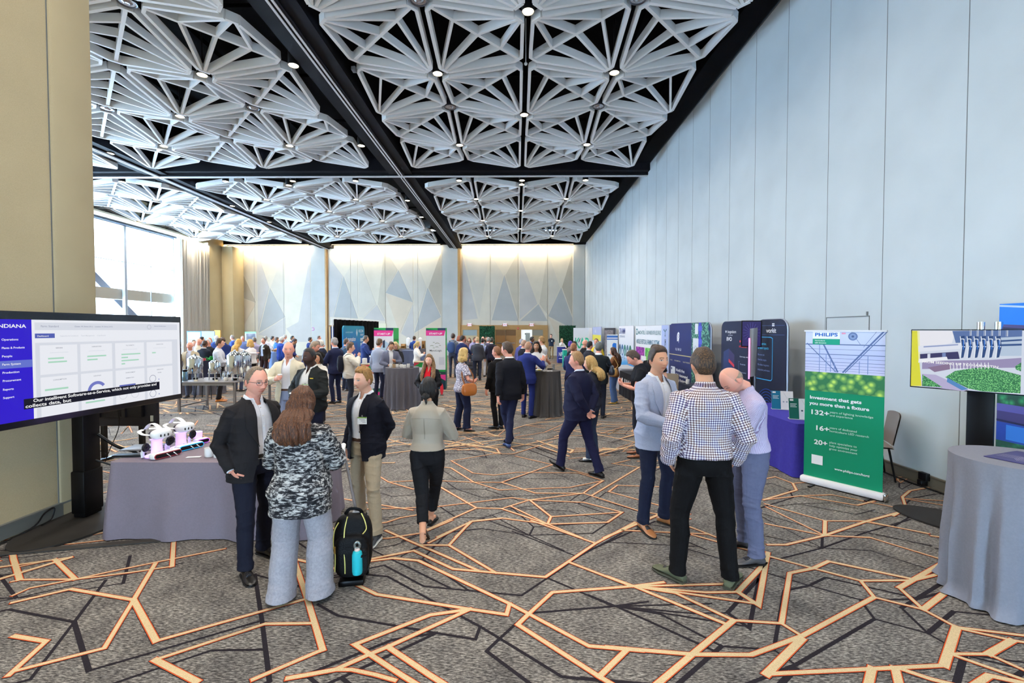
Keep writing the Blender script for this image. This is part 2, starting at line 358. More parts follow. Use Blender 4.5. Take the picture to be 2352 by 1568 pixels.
def head_colors(L, p):
 """colours of the face by place on the head (lips, brows, eyes, beard); mouth and nostril shade painted in"""
 x, y, z = L[:, 0], L[:, 1], L[:, 2]; ax = np.abs(x)
 base = lin(SKIN[p['skin']])
 C = np.tile(base, (len(L), 1))
 fr = (y > .035)
 def blend(m, c, k=1.0):
  m = (m * k)[:, None]
  C[:] = C * (1 - m) + np.array(c) * m
 dark = p['skin'] in ('dark', 'brown')
 blush = base * np.array([1.05, .74, .70])
 blend(g2(ax, z, .042, -.028, .022, .018) * fr, blush, .5)
 blend(g2(x, z, 0, -.04, .015, .012) * fr, blush, .5)
 blend(smooth01((ax - .068) / .01) * (np.abs(z + .005) < .05), blush, .5)
 if p.get('beard'):
  b = smooth01((-z - .040) / .02) * smooth01((y + .025) / .03) * smooth01((.125 + z) / .02)
  b = b * (1 - .9 * g2(x, z, 0, -.071, .024, .010))
  blend(b, lin(p['beard']), p.get('beard_k', .8))
 lip = base * (np.array([.80, .50, .48]) if not dark else np.array([.95, .7, .7]))
 if p.get('lipstick'): lip = lin((168, 62, 66))
 blend(smooth01((1.25 - ((x / .023) ** 2 + ((z + .0705) / .0095) ** 2)) / .5) * fr, lip, .85)
 blend(g2(x, z, 0, -.0705, .019, .0018) * fr, base * .25, .7)  # shade of the mouth crease painted into the skin colour
 blend(g2(ax, z, .0105, -.0475, .0045, .0028) * fr, base * .2, .7)  # nostril shade painted on as dark spots
 bz = .0215 + .0025 * np.clip((ax - .012) / .02, 0, 1) - .008 * np.clip((ax - .034) / .02, 0, 1)
 blend(smooth01((.0052 - np.abs(z - bz)) / .0025) * smooth01((ax - .010) / .004) * smooth01((.050 - ax) / .006) * fr, lin(p.get('brow', (70, 50, 38))), .85)
 e = ((ax - .031) / .0130) ** 2 + (z / .0058) ** 2
 blend(smooth01((1.9 - e) / .6) * fr, base * .45, .6)
 if not p.get('eyes_shut'):
  blend(smooth01((1.0 - e) / .35) * fr, (.34, .32, .30) if dark else (.62, .60, .57), .95)
  blend(smooth01((1.0 - (((ax - .031) ** 2 + z ** 2) / .0057 ** 2)) / .3) * smooth01((1.1 - e) / .3) * fr, lin(p.get('iris', (62, 46, 34))), .97)
 blend(smooth01((.0028 - np.abs(z - .0062 + .4 * (ax - .031) ** 2 / .013)) / .0015) * smooth01((.0145 - np.abs(ax - .031)) / .003) * fr, base * .12, .85)
 sc = p.get('scalp')
 if sc:
  az = np.degrees(np.arctan2(np.abs(L[:, 0]) / .076, L[:, 1] / .098))
  m = smooth01((z / .119 - np.interp(az, *HAIRLINES[p.get('line', 'short')])) / .15)
  blend(m, lin(sc[0]), sc[1])
 return C
HAIRLINES = {  # azimuth from the face in degrees -> height of the hairline (in half head heights)
 'short': ([0, 35, 55, 70, 82, 95, 112, 135, 180], [.66, .62, .60, .28, -.18, .02, -.12, -.52, -.66]),
 'recede': ([0, 20, 40, 55, 70, 82, 95, 112, 135, 180], [.82, .84, .86, .74, .30, -.18, .02, -.12, -.52, -.66]),
 'fringe': ([0, 60, 75, 85, 100, 120, 150, 180], [1.4, 1.4, .7, -.15, .02, -.12, -.5, -.62]),
 'long': ([0, 30, 55, 68, 80, 100, 180], [.64, .60, .40, -.1, -.9, -1.2, -1.2]),
}
def hair_cap(p, th, top=0.0, seed=0, cap=None):
 D, F = sphere_dirs(64, 48)
 P = head_shape(D, dict(p, nose=0.0))
 az = np.degrees(np.arctan2(np.abs(D[:, 0]), D[:, 1]))
 h = np.interp(az, *HAIRLINES[p.get('line', 'short')])
 m = smooth01((D[:, 2] - h) / .14 + .5)
 if cap is not None:   # bald crown: hair only below this height
  m = m * smooth01((cap - D[:, 2]) / .14 + .5)
 N = D / np.array([.076, .098, .119]); N = N / np.linalg.norm(N, axis=1)[:, None]
 q = P * 1.0; r = random.Random(seed)
 ph = [r.uniform(0, 6) for _ in range(6)]
 st = np.sin(q[:, 0] * 150 + 2.0 * np.sin(q[:, 1] * 40 + ph[0]) + ph[1]) * .5 + np.sin(q[:, 0] * 90 - q[:, 1] * 60 + ph[2] + 1.5 * np.sin(q[:, 2] * 50)) * .5
 t = th * (1 + .22 * st) + top * smooth01((D[:, 2] - .35) / .5) * (1 + .3 * st)
 off = m * t - (1 - m) * .010
 return P + N * off[:, None], F
TMP = bpy.data.scenes.new('workbench')
def eval_obj(o):
 TMP.collection.objects.link(o); vl = TMP.view_layers[0]; vl.update()
 r = bpy.data.meshes.new_from_object(o.evaluated_get(vl.depsgraph))
 bpy.data.objects.remove(o)
 return r
def eval_mesh(me, mods):
 o = bpy.data.objects.new('tmp', me)
 for typ, kw in mods:
  m = o.modifiers.new('m', typ)
  for k, v in kw.items(): setattr(m, k, v)
 r = eval_obj(o); bpy.data.meshes.remove(me)
 return r
def remesh(mb, vox, smooth=3, fac=.5):
 me = bpy.data.meshes.new('r'); me.from_pydata(mb.v, [], mb.f); me.update()
 return eval_mesh(me, [('REMESH', dict(mode='VOXEL', voxel_size=vox, use_smooth_shade=True)), ('SMOOTH', dict(factor=fac, iterations=smooth))])
def get_co(me):
 a = np.empty(len(me.vertices) * 3, 'f'); me.vertices.foreach_get('co', a); return a.reshape(-1, 3).astype('d')
def set_co(me, a):
 me.vertices.foreach_set('co', np.asarray(a, 'f').ravel()); me.update()
def get_no(me):
 a = np.empty(len(me.vertices) * 3, 'f'); me.vertex_normals.foreach_get('vector', a); return a.reshape(-1, 3).astype('d')
def wrinkle(me, amp, k=(18, 18, 34), seed=0, w=None):
 P = get_co(me); N = get_no(me); r = random.Random(seed); s = np.zeros(len(P))
 for i in range(5):
  d = np.array([r.uniform(-1, 1) * k[0], r.uniform(-1, 1) * k[1], r.uniform(.5, 1) * k[2] * r.choice((-1, 1))]) * (.6 + .3 * i)
  e = np.array([r.uniform(-1, 1) * k[0], r.uniform(-1, 1) * k[1], r.uniform(-1, 1) * k[2]]) * .5
  f = np.sin(P @ d + 2.2 * np.sin(P @ e + r.uniform(0, 6)) + r.uniform(0, 6))
  s += (1 - np.abs(f)) ** 1.6 / (1 + .5 * i)
 s = (s / 2.6 - .45) * amp
 if w is not None: s = s * w
 set_co(me, P + N * s[:, None])
def ik(a, b, l1, l2, hint):
 a, b = Vector(a), Vector(b); d = b - a; L = d.length
 mx = (l1 + l2) * .995
 if L > mx: b = a + d * (mx / L); d = b - a; L = mx
 u = d.normalized(); h = Vector(hint); h = h - u * h.dot(u)
 if h.length < 1e-5: h = u.orthogonal()
 h.normalize()
 x = (l1 * l1 - l2 * l2 + L * L) / (2 * L)
 y = math.sqrt(max(l1 * l1 - x * x, 0))
 return a + u * x + h * y, b
TORSO_M = [(.84, .150, .105, -.005), (.92, .172, .122, -.012), (1.00, .166, .118, -.005), (1.08, .155, .110, .002), (1.18, .160, .112, .004), (1.28, .174, .122, .002),
   (1.35, .180, .121, -.006), (1.40, .158, .108, -.012), (1.435, .122, .090, -.017), (1.465, .090, .074, -.017), (1.495, .067, .063, -.012), (1.52, .059, .058, -.006)]
TORSO_F = [(.84, .155, .110, -.008), (.92, .178, .126, -.016), (1.00, .168, .118, -.008), (1.08, .140, .100, .002), (1.18, .142, .102, .008), (1.27, .156, .126, .016),
   (1.34, .160, .114, .000), (1.39, .142, .096, -.010), (1.43, .106, .078, -.015), (1.465, .078, .064, -.014), (1.495, .058, .054, -.010), (1.52, .052, .050, -.005)]
def torso_rings(sp, z0, z1, off=0.0, n=26, flare=0.0, taper=1.0):
 T = TORSO_F if sp['sex'] == 'f' else TORSO_M
 zs = [t[0] for t in T]; g = sp['girth']; bl = sp['belly']
 out = []
 for i in range(n):
  z = z0 + (z1 - z0) * i / (n - 1)
  a = np.interp(z, zs, [t[1] for t in T]); b = np.interp(z, zs, [t[2] for t in T]); y = np.interp(z, zs, [t[3] for t in T])
  k = 1 + (g - 1) * float(np.clip((1.5 - z) / .25, 0, 1))
  bel = bl * math.exp(-((z - 1.06) / .13) ** 2)
  a = a * k + bel * .45; b = b * k + bel * .6; y += bel * .55
  o = off * float(np.clip((1.53 - z) / .08, .35, 1)) + flare * float(np.clip((1.05 - z) / .25, 0, 1))
  out.append((Vector((0, y, z)), (a + o, b + o)))
 return out
def ring_loft(mb, rings, n=28, p=2.35):
 vs = []
 for c, (a, b) in rings:
  for k in range(n):
   t = 2 * PI * k / n; ct, st = math.cos(t), math.sin(t)
   vs.append(c + Vector((a * math.copysign(abs(ct) ** (2 / p), ct), b * math.copysign(abs(st) ** (2 / p), st), 0)))
 fs = []
 m = len(rings)
 for i in range(m - 1):
  for k in range(n):
   k2 = (k + 1) % n
   fs.append((i * n + k, i * n + k2, (i + 1) * n + k2, (i + 1) * n + k))
 fs.append(tuple(reversed(range(n)))); fs.append(tuple(range((m - 1) * n, m * n)))
 mb.add(vs, fs)
ARMS = {  # wrist place, elbow direction, hand direction, palm facing, finger curl - for the right-hand side (+x)
 'hang': ((.27, .03, .86), (.3, -1, 0), (0.02, .12, -1), (-1, .1, 0), .45),
 'pocket': ((.212, .05, .905), (.42, -1, 0), (-.35, .3, -1), (-1, 0, 0), .3),
 'hold': ((.08, .27, 1.07), (1, -.5, -.3), (-.75, .6, .05), (0, -.4, 1), .75),
 'cup': ((.10, .29, 1.20), (1, -.4, -.8), (-.55, .6, .25), (-.6, -.5, 0), .85),
 'chest': ((.10, .27, 1.24), (1, -.3, -.9), (-.45, .5, .6), (-.5, -.7, 0), .9),
 'phone': ((.09, .25, 1.17), (1, -.5, -.8), (-.4, .75, .4), (-.5, -.5, .6), .9),
 'cross': ((-.10, .19, 1.16), (1, .2, -.6), (-1, .1, .1), (0, -1, 0), .3),
 'crossb': ((-.07, .21, 1.11), (1, .2, -.6), (-1, -.1, -.1), (0, -1, 0), .5),
 'back': ((.035, -.19, .93), (1, -.4, .1), (-.8, -.05, -.7), (0, -1, .2), .5),
 'plate': ((.13, .29, 1.10), (1, -.5, -.7), (-.5, .85, .05), (0, 0, 1), .3),
 'table': ((.16, .33, 1.08), (1, -.5, -.5), (-.3, .9, -.2), (0, 0, -1), .4),
 'gesture': ((.27, .27, 1.30), (.9, -.4, -1), (.05, .35, .95), (-.6, .8, 0), .12),
 'reach': ((.32, .48, 1.28), (.6, -.2, -1), (.1, 1, .1), (0, 0, -1), .3),
 'face': ((.10, .22, 1.40), (.9, .2, -1), (-.2, .3, .9), (-.6, -.6, 0), .8),
 'swing_f': ((.24, .20, .93), (.3, -1, -.2), (0, .45, -1), (-1, 0, 0), .5),
 'swing_b': ((.26, -.16, .88), (.3, -1, 0), (0, -.15, -1), (-1, 0, 0), .5),
 'bag': ((.15, .20, 1.06), (1, -.6, -.4), (-.6, .7, .1), (-.3, -.5, .6), .7),
}
def hand_parts(mb, wrist, d, palm, curl, side, r=1.0, n=8, fingers=True):
 d = Vector(d).normalized(); palm = Vector(palm); palm = (palm - d * palm.dot(d)).normalized()
 lat = d.cross(palm) * (1 if side > 0 else -1)          # towards the thumb
 W = Vector(wrist)
 mb.tube([W - d * .035, W, W + d * .03, W + d * .065, W + d * .094, W + d * .100], [(.026 * r, .020 * r), (.027 * r, .019 * r), (.036 * r, .019 * r), (.041 * r, .017 * r), (.040 * r, .013 * r), (.034 * r, .008 * r)], 12, lat)
 if not fingers:
  mb.tube([W + d * .08, W + d * .12 + palm * .02 * curl, W + d * (.15 - .04 * curl) + palm * .06 * curl], [(.038, .012), (.034, .011), (.026, .009)], 8, lat)
  mb.tube([W + d * .03 + lat * .03, W + d * .08 + lat * .055 + palm * .02], [.012, .010], 6); return
 for i, (o, L) in enumerate(((.0290, .072), (.0100, .080), (-.0095, .074), (-.0275, .058))):
  a = W + d * (.090 - .004 * abs(i - 1)) + lat * o * r
  c = curl * (1.0 + .12 * i)
  seg = []; p = a; ang = .12; sp = lat * (o * .9)
  pts = [a - d * .02, a]
  for k, fr in enumerate((.44, .31, .25)):
   ang += c * (.62, .85, .55)[k]
   dd = (d * math.cos(ang) + palm * math.sin(ang) + sp * (.9 - .9 * min(curl, 1))).normalized()
   p = p + dd * L * fr; pts.append(p)
  mb.tube(pts, [.0088 * r, .0092 * r, .0085 * r, .0078 * r, .0058 * r], n, lat)
 a = W + d * .022 + lat * .024 * r
 t1 = (d * .62 + lat * .68 + palm * .40).normalized(); t2 = (d * .86 + lat * (.32 - .5 * min(curl, .8)) + palm * (.3 + .5 * curl)).normalized()
 mb.tube([a - t1 * .012, a + t1 * .022, a + t1 * .045, a + t1 * .045 + t2 * .030, a + t1 * .045 + t2 * .052], [.013 * r, .0135 * r, .0108 * r, .0100 * r, .0068 * r], n)
def to_world(R, piv, v): return piv + R @ (Vector(v) - piv)
class Fig:
 pass
DEFAULT = dict(sex='m', girth=1.0, belly=.0, lean=0, side=0, H=1.78, skin='fair', head=(0, 0, 0), L='hang', R='hang',
    feet=((-.105, 0, 12), (.105, 0, -12)), top=None, bottom=None, shoes=None, hair=None, sh=1.0, hip=.925)
def person(label, pos, yaw, vox=None, **kw):
 sp = dict(DEFAULT); sp.update(kw); sp['skinp'] = dict(skin=sp['skin'], **sp.get('face', {}))
 X, Y = pos
 s = sp['H'] / 1.78
 vox = vox or min(max(.0042, Y * .00105), .017)
 near = vox < .0075
 fig = thing('person', label, 'person', (X, Y, 0), math.radians(yaw), sp.get('group'))
 seed = int(abs(X * 131 + Y * 17) * 10) % 10007
 rnd = random.Random(seed)
 f = Fig(); f.sp = sp; f.root = fig; f.s = s; f.vox = vox; f.near = near; f.seed = seed
 piv = Vector((0, 0, .95))
 R = Matrix.Rotation(math.radians(-sp['lean']), 3, 'X') @ Matrix.Rotation(math.radians(sp['side']), 3, 'Y') @ Matrix.Rotation(math.radians(sp.get('twist', 0)), 3, 'Z')
 Ri = R.transposed(); f.R = R; f.piv = piv
 f.T = lambda v: piv + R @ (Vector(v) - piv)
 female = sp['sex'] == 'f'
 shx = (.170 if not female else .148) * sp['sh'] * (1 + (sp['girth'] - 1) * .35); shz = 1.392
 arms = {}
 for side, key in ((1, 'R'), (-1, 'L')):
  a = sp[key]
  a = ARMS[a] if isinstance(a, str) else a
  fl = Vector((side, 1, 1))
  w = Vector(a[0]) * 1.0; w = Vector((w.x * side, w.y, w.z)); h = Vector((a[1][0] * side, a[1][1], a[1][2]))
  if a[0][2] < 1.0 and abs(w.x) > .2: w.x += side * (shx - .168 + .02 * (sp['girth'] - 1) * 10)
  sh = Vector((side * shx, -.012, shz))
  e, w = ik(sh, w, .292, .262, h)
  hd = Vector((a[2][0] * side, a[2][1], a[2][2])); pm = Vector((a[3][0] * side, a[3][1], a[3][2]))
  arms[side] = (sh, e, w, hd, pm, a[4])
 f.arms = arms
 hipz = sp['hip']; legs = {}
 for i, side in ((0, -1), (1, 1)):
  ft = sp['feet'][i]
  fx, fy, fyaw = ft[:3]; lift = ft[3] if len(ft) > 3 else 0; pitch = ft[4] if len(ft) > 4 else 0
  fd = Vector((-math.sin(math.radians(fyaw)), math.cos(math.radians(fyaw)), 0))
  ank = Vector((fx, fy, .088 + lift)) - fd * .03
  hip = Vector((side * .092 * (1.08 if female else 1), -.005, hipz))
  k, an = ik(hip, ank, .425, .42, fd * 1.0 + Vector((side * .05, 0, 0)))
  legs[side] = (hip, k, ank, fd, pitch, lift)
 f.legs = legs
 hy, hp, hr = sp['head']
 hc = Vector((0, .030, 1.648)); npv = Vector((0, -.005, 1.525)); HS = 1.045; f.HS = HS
 HR = Matrix.Rotation(math.radians(hy), 3, 'Z') @ Matrix.Rotation(math.radians(-hp), 3, 'X') @ Matrix.Rotation(math.radians(hr), 3, 'Y')
 f.head_to = lambda q: f.T(npv + HR @ (Vector(q) * HS + hc - npv))
 HM = np.array(R @ HR) * HS; ho = np.array(f.T(npv + HR @ (hc - npv)))
 f.HM, f.ho = HM, ho
 mb = MB(); p = sp['skinp']
 D, F = sphere_dirs(64, 48)
 mb.add((head_shape(D, p) @ HM.T + ho), F)
 for sd in (1, -1):
  er = Matrix.Rotation(math.radians(-22 * sd), 3, 'Z') @ Matrix.Rotation(math.radians(-10), 3, 'X')
  d2, f2 = sphere_dirs(14, 10)
  q = d2 * np.array([.0085, .019, .031]); q[:, 1] -= .012 * (q[:, 2] / .031) * -1 * .3
  q = q @ np.array(er).T + np.array([sd * .0765 * p.get('hw', 1), -.014, -.010])
  mb.add(q @ HM.T + ho, f2)
 nk = .060 if not female else .048
 nk *= 1 + (sp['girth'] - 1) * .6
 mb.tube([f.T((0, -.012, 1.42)), f.T((0, -.010, 1.475)), f.T(npv), f.head_to((0, -.012, -.075)), f.head_to((0, -.008, -.02))], [(nk * 1.25, nk * 1.1), (nk * 1.05, nk), (nk * .98, nk), (nk * .98, nk), nk * .8], 16, R @ Vector((1, 0, 0)))
 core = MB(); ring_loft(core, torso_rings(sp, .86, 1.47, -.018, 14), 20)
 mb.add([f.T(v) for v in core.v], core.f)
 sk = sp.get('bare', 0)   # forearms bare
 for side, (sh, e, w, hd, pm, cu) in arms.items():
  g = (1 + (sp['girth'] - 1) * .6) * (.86 if female else 1)
  e2 = sh.lerp(e, .55)
  mb.tube([f.T(v) for v in (sh, e2, e, e.lerp(w, .35), w)], [.044 * g, .042 * g, .037 * g, .036 * g, .026 * g], 10)
  hr_ = .92 if female else 1.03
  if vox > .0095: hr_ *= 1.06
  if sp['R' if side > 0 else 'L'] == 'pocket': hand_parts(mb, f.T(w), R @ Vector((-side * .55, .25, -.8)), R @ pm, .9, side, .62, 8, False)
  else: hand_parts(mb, f.T(w), R @ hd, R @ pm, cu, side, hr_, 8, vox < .012)
 for side, (hip, k, an, fd, pitch, lift) in legs.items():
  mb.tube([hip + Vector((0, 0, .06)), hip, k, k.lerp(an, .35), an + Vector((0, 0, .03)), an - Vector((0, 0, .03))], [.075, .062, .045, .045, .034, .034], 10)
  fq = Matrix.Rotation(0, 3, 'X')
  mb.tube([an - fd * .03 - Vector((0, 0, .035)), an + fd * .12 - Vector((0, 0, .045))], [.03, .025], 8)
 me = remesh(mb, vox, 2 if near else 1, .45)
 P = get_co(me); Lh = (P - ho) @ HM / HS ** 2
 Cc = np.tile(lin(SKIN[p['skin']]) * np.array([.97, .93, .92]), (len(P), 1))
 hm = (np.abs(Lh[:, 0]) < .1) & (Lh[:, 2] > -.125) & (Lh[:, 2] < .16) & (np.abs(Lh[:, 1]) < .15)
 if hm.any(): Cc[hm] = head_colors(Lh[hm], p)
 if sp.get('legcol'):
  low = P[:, 2] < .5
  Cc[low] = lin(sp['legcol'])
 elif sp['sex'] == 'm': Cc[P[:, 2] < .3] = lin((30, 30, 36))
 at = me.color_attributes.new('Col', 'FLOAT_COLOR', 'POINT')
 at.data.foreach_set('color', np.concatenate([Cc, np.ones((len(P), 1))], 1).astype('f').ravel())
 me.name = 'body'; me.materials.clear(); me.materials.append(skin_material())
 set_co(me, P * s); me.shade_smooth()
 obj_from('body', me, fig)
 if sp['bottom']: trousers(f, **sp['bottom'])
 sp['top'] = sp['top'] or []
 for t in sp['top']: TOPS[t['kind']](f, t)
 if sp['shoes']: shoes(f, **sp['shoes'])
 if sp['hair']: hair(f, **sp['hair'])
 if sp.get('glasses'): glasses(f, sp['glasses'])
 for ex in sp.get('extra', ()): ex(f)
 return f
def finish(f, me, name, m, parent=None, scale=True):
 if scale: set_co(me, get_co(me) * f.s)
 me.name = name; me.materials.clear()
 for mm in (m if isinstance(m, (list, tuple)) else [m]): me.materials.append(mm)
 me.shade_smooth()
 return obj_from(name, me, parent or f.root)
def trousers(f, m, w=1.0, flare=0.0, hem=.055, wr=.010, top=1.0, name='trousers', crop=0.0, belt=None):
 sp = f.sp; mb = MB(); g = sp['girth']
 ring_loft(mb, torso_rings(sp, .84, 1.03 * top, .006, 9), 24)
 for side, (hip, k, an, fd, pitch, lift) in f.legs.items():
  lo = an + (k - an).normalized() * (hem - .075 + crop)
  if crop <= 0: lo = an - Vector((0, 0, .078 - hem)) + fd * .004
  tw = lambda r: r * w * (1 + (g - 1) * .7)
  hx = hip + Vector((side * -.006, 0, -.0))
  pts = [hip + Vector((-side * .012, -.008, .09)), hx + Vector((0, -.006, .02)), hip.lerp(k, .25) + Vector((0, -.004, 0)), hip.lerp(k, .6), k, k.lerp(lo, .3) - fd * .012, k.lerp(lo, .7) - fd * .006, lo]
  rr = [(tw(.080), tw(.10)), (tw(.090), tw(.108)), (tw(.087), tw(.098)), (tw(.076), tw(.080)), (tw(.064) + flare * .3, tw(.066) + flare * .3), (tw(.061) + flare * .5, tw(.066) + flare * .5), (tw(.055) + flare * .8, tw(.058) + flare * .8), (tw(.054) + flare, tw(.058) + flare)]
  if crop <= 0: rr[-1] = (rr[-1][0] * 1.03, rr[-1][1] * 1.22)
  mb.tube(pts, rr, 18, (1, 0, 0))
 vx = f.vox * 1.3
 me = remesh(mb, vx, 5)
 P = get_co(me)
 wgt = .35 + .9 * np.exp(-((P[:, 2] - .48) / .13) ** 2) + 1.0 * np.exp(-((P[:, 2] - .13) / .07) ** 2) + .7 * np.exp(-((P[:, 2] - .82) / .09) ** 2)
 wrinkle(me, wr, (12, 12, 30), f.seed, wgt)
 o = finish(f, me, name, m)
 if belt:
  b = MB(); rg = torso_rings(sp, .995, 1.03, .011, 3)
  ring_loft(b, rg, 28)
  b.box((0, rg[1][0].y + rg[1][1][1] + .001, 1.012), (.04, .008, .032))
  b.v = [tuple(Vector(v) * f.s) for v in b.v]
  b.obj('belt', belt, f.root)
 return o
def sleeve(f, mb, side, r0, r1, r2, upto=1.0, short=None, puff=0):
 sh, e, w, hd, pm, cu = f.arms[side]
 g = 1 + (f.sp['girth'] - 1) * .6
 hd = Vector(hd).normalized()
 inn = sh + Vector((-side * .075, -.002, .012))
 top = sh + Vector((-side * .004, 0, .000))
 if short:
  q = sh.lerp(e, short)
  pts = [inn, top, sh.lerp(e, short * .5), q]; rr = [(r0 * .80) * g, r0 * .94 * g, r0 * .94 * g, r0 * .97 * g]
 else:
  we = e.lerp(w, upto)
  pts = [inn, top, sh.lerp(e, .45), sh.lerp(e, .85), e + (e - (sh + w) / 2).normalized() * .004, e.lerp(we, .2), e.lerp(we, .6), we]
  rr = [r0 * .80 * g, r0 * .94 * g, (r0 * .58 + r1 * .42) * g, r1 * 1.02 * g, r1 * g, r1 * .98 * g, (r1 * .45 + r2 * .55) * g, r2 * g]
 mb.tube(pts, rr, 16)
def torso_garment(f, z0, z1, off, r, flare=0, upto=1.0, short=None, sm=5, wr=.006, k=(14, 14, 30), cut=None, trim=None, vk=1.25, solid=0.0, armwr=1.8):
 """a top with two sleeves as one surface, in the torso frame; cut(P) > 0 is removed. Returns mesh, bvh of the uncut surface"""
 mb = MB(); ring_loft(mb, torso_rings(f.sp, z0, z1, off, 26, flare), 32)
 for sd in (1, -1): sleeve(f, mb, sd, *r, upto=upto, short=short)
 me = remesh(mb, f.vox * vk, sm)
 P = get_co(me)
 armw = np.clip((np.abs(P[:, 0]) - .15) / .06, 0, 1)
 wgt = .45 + (armw * armwr) + .8 * np.exp(-((P[:, 2] - 1.0) / .1) ** 2)
 wrinkle(me, wr, k, f.seed + 3, wgt)
 bvh = BVHTree.FromPolygons([tuple(v.co) for v in me.vertices], [tuple(p.vertices) for p in me.polygons]) if (cut or f.near) else None
 if cut:
  me = cut_mesh(me, cut, trim)
 return me, bvh
def cut_mesh(me, keep, snap):
 """drop the faces whose centre lies in the opening, then lay the cut edge exactly on the opening's outline"""
 bm = bmesh.new(); bm.from_mesh(me)
 kill = [fc for fc in bm.faces if keep(fc.calc_center_median())]
 bmesh.ops.delete(bm, geom=kill, context='FACES')
 if snap:
  for v in bm.verts:
   if v.is_boundary: v.co = snap(v.co)
 bm.to_mesh(me); bm.free()
 return me
def drape(bvh, x, z, off, front=True, dy=None):
 o = Vector((x, 1.0 if front else -1.0, z)); d = Vector((0, -1 if front else 1, 0))
 h = bvh.ray_cast(o, d)
 y = h[0].y if h[0] is not None else (dy if dy is not None else (.12 if front else -.12))
 return Vector((x, y + (off if front else -off), z))
def patch(f, bvh, fn, nu, nv, off, m, name, front=True, th=.004, edge=0.0, parent=None, wrap=None):
 """a flap of cloth laid on a garment: fn(u,v) -> (x,z)"""
 A = MB()
 def top(u, v):
  x, z = fn(u, v); return drape(bvh, x, z, off + edge * u, front)
 A.grid(top, nu, nv)
 n = len(A.v)
 pts = [Vector(v) for v in A.v]
 d = Vector((0, -th if front else th, 0))
 A.add([q + d for q in pts], [tuple(reversed(fc)) for fc in A.f])
 k = nu + 1
 rim = [i for i in range(k)] + [j * k + nu for j in range(1, nv + 1)] + [nv * k + i for i in range(nu - 1, -1, -1)] + [j * k for j in range(nv - 1, 0, -1)]
 for i in range(len(rim)):
  a, b = rim[i], rim[(i + 1) % len(rim)]
  A.f.append((b, a, a + n, b + n)); A.m.append(0)
 A.v = [tuple(f.T(v) * f.s) for v in A.v]
 return A.obj(name, m, parent or f.root, angle=60)
def place(f, me):
 P = get_co(me) - np.array(f.piv)
 set_co(me, P @ np.array(f.R).T + np.array(f.piv))
def arm_uv(f, me):
 """weave coordinates: planar on the torso, along the bone on the sleeves"""
 P = get_co(me); nl = len(me.loops)
 bones = []
 for sd, (sh, e, w, *_r) in f.arms.items(): bones += [(sh, e, sd), (e, w, sd)]
 uvl = me.uv_layers.new(name='UVMap')
 lv = np.empty(nl, 'i'); me.loops.foreach_get('vertex_index', lv)
 lt = np.empty(len(me.polygons), 'i'); me.polygons.foreach_get('loop_total', lt)
 pc = np.empty(len(me.polygons) * 3, 'f'); me.polygons.foreach_get('center', pc); pc = pc.reshape(-1, 3)
 best = np.where(np.abs(pc[:, 0]) < .13, -1.0, np.abs(pc[:, 0]) * 0 + .085); bid = np.full(len(pc), -1)
 bd = np.where(np.abs(pc[:, 0]) < f.arms[1][0].x * .86, 0.0, .11)
 for bi, (a, b, sd) in enumerate(bones):
  a, b = np.array(a), np.array(b); d = b - a; L = np.linalg.norm(d); d /= L
  t = np.clip((pc - a) @ d, 0, L)
  dist = np.linalg.norm(pc - a - t[:, None] * d, axis=1)
  okm = (pc[:, 0] * sd > 0) | (bi % 2 == 1)
  upd = okm & (dist < bd)
  bd = np.where(upd, dist, bd); bid = np.where(upd, bi, bid)
 fid = np.repeat(bid, lt)
 ang = np.arctan2(P[lv, 0], -P[lv, 1]); fa = np.repeat(np.arctan2(pc[:, 0], -pc[:, 1]), lt)
 ang = np.where(ang - fa > PI, ang - 2 * PI, np.where(ang - fa < -PI, ang + 2 * PI, ang))
 uv = np.stack([ang * .165, P[lv, 2]], -1)
 for bi, (a, b, sd) in enumerate(bones):
  a, b = np.array(a), np.array(b); d = (b - a) / np.linalg.norm(b - a)
  c = np.cross(d, np.array([0, 1, 0.15])); c /= np.linalg.norm(c); c2 = np.cross(d, c)
  m_ = fid == bi; q = P[lv[m_]] - a; qf = (np.repeat(pc, lt, axis=0)[m_] - a)
  t1, t0 = np.arctan2(q @ c2, q @ c), np.arctan2(qf @ c2, qf @ c)
  t1 = np.where(t1 - t0 > PI, t1 - 2 * PI, np.where(t1 - t0 < -PI, t1 + 2 * PI, t1))
  uv[m_] = np.stack([t1 * .062, q @ d + (bi % 2) * .292], -1)
 uvl.data.foreach_set('uv', uv.astype('f').ravel())
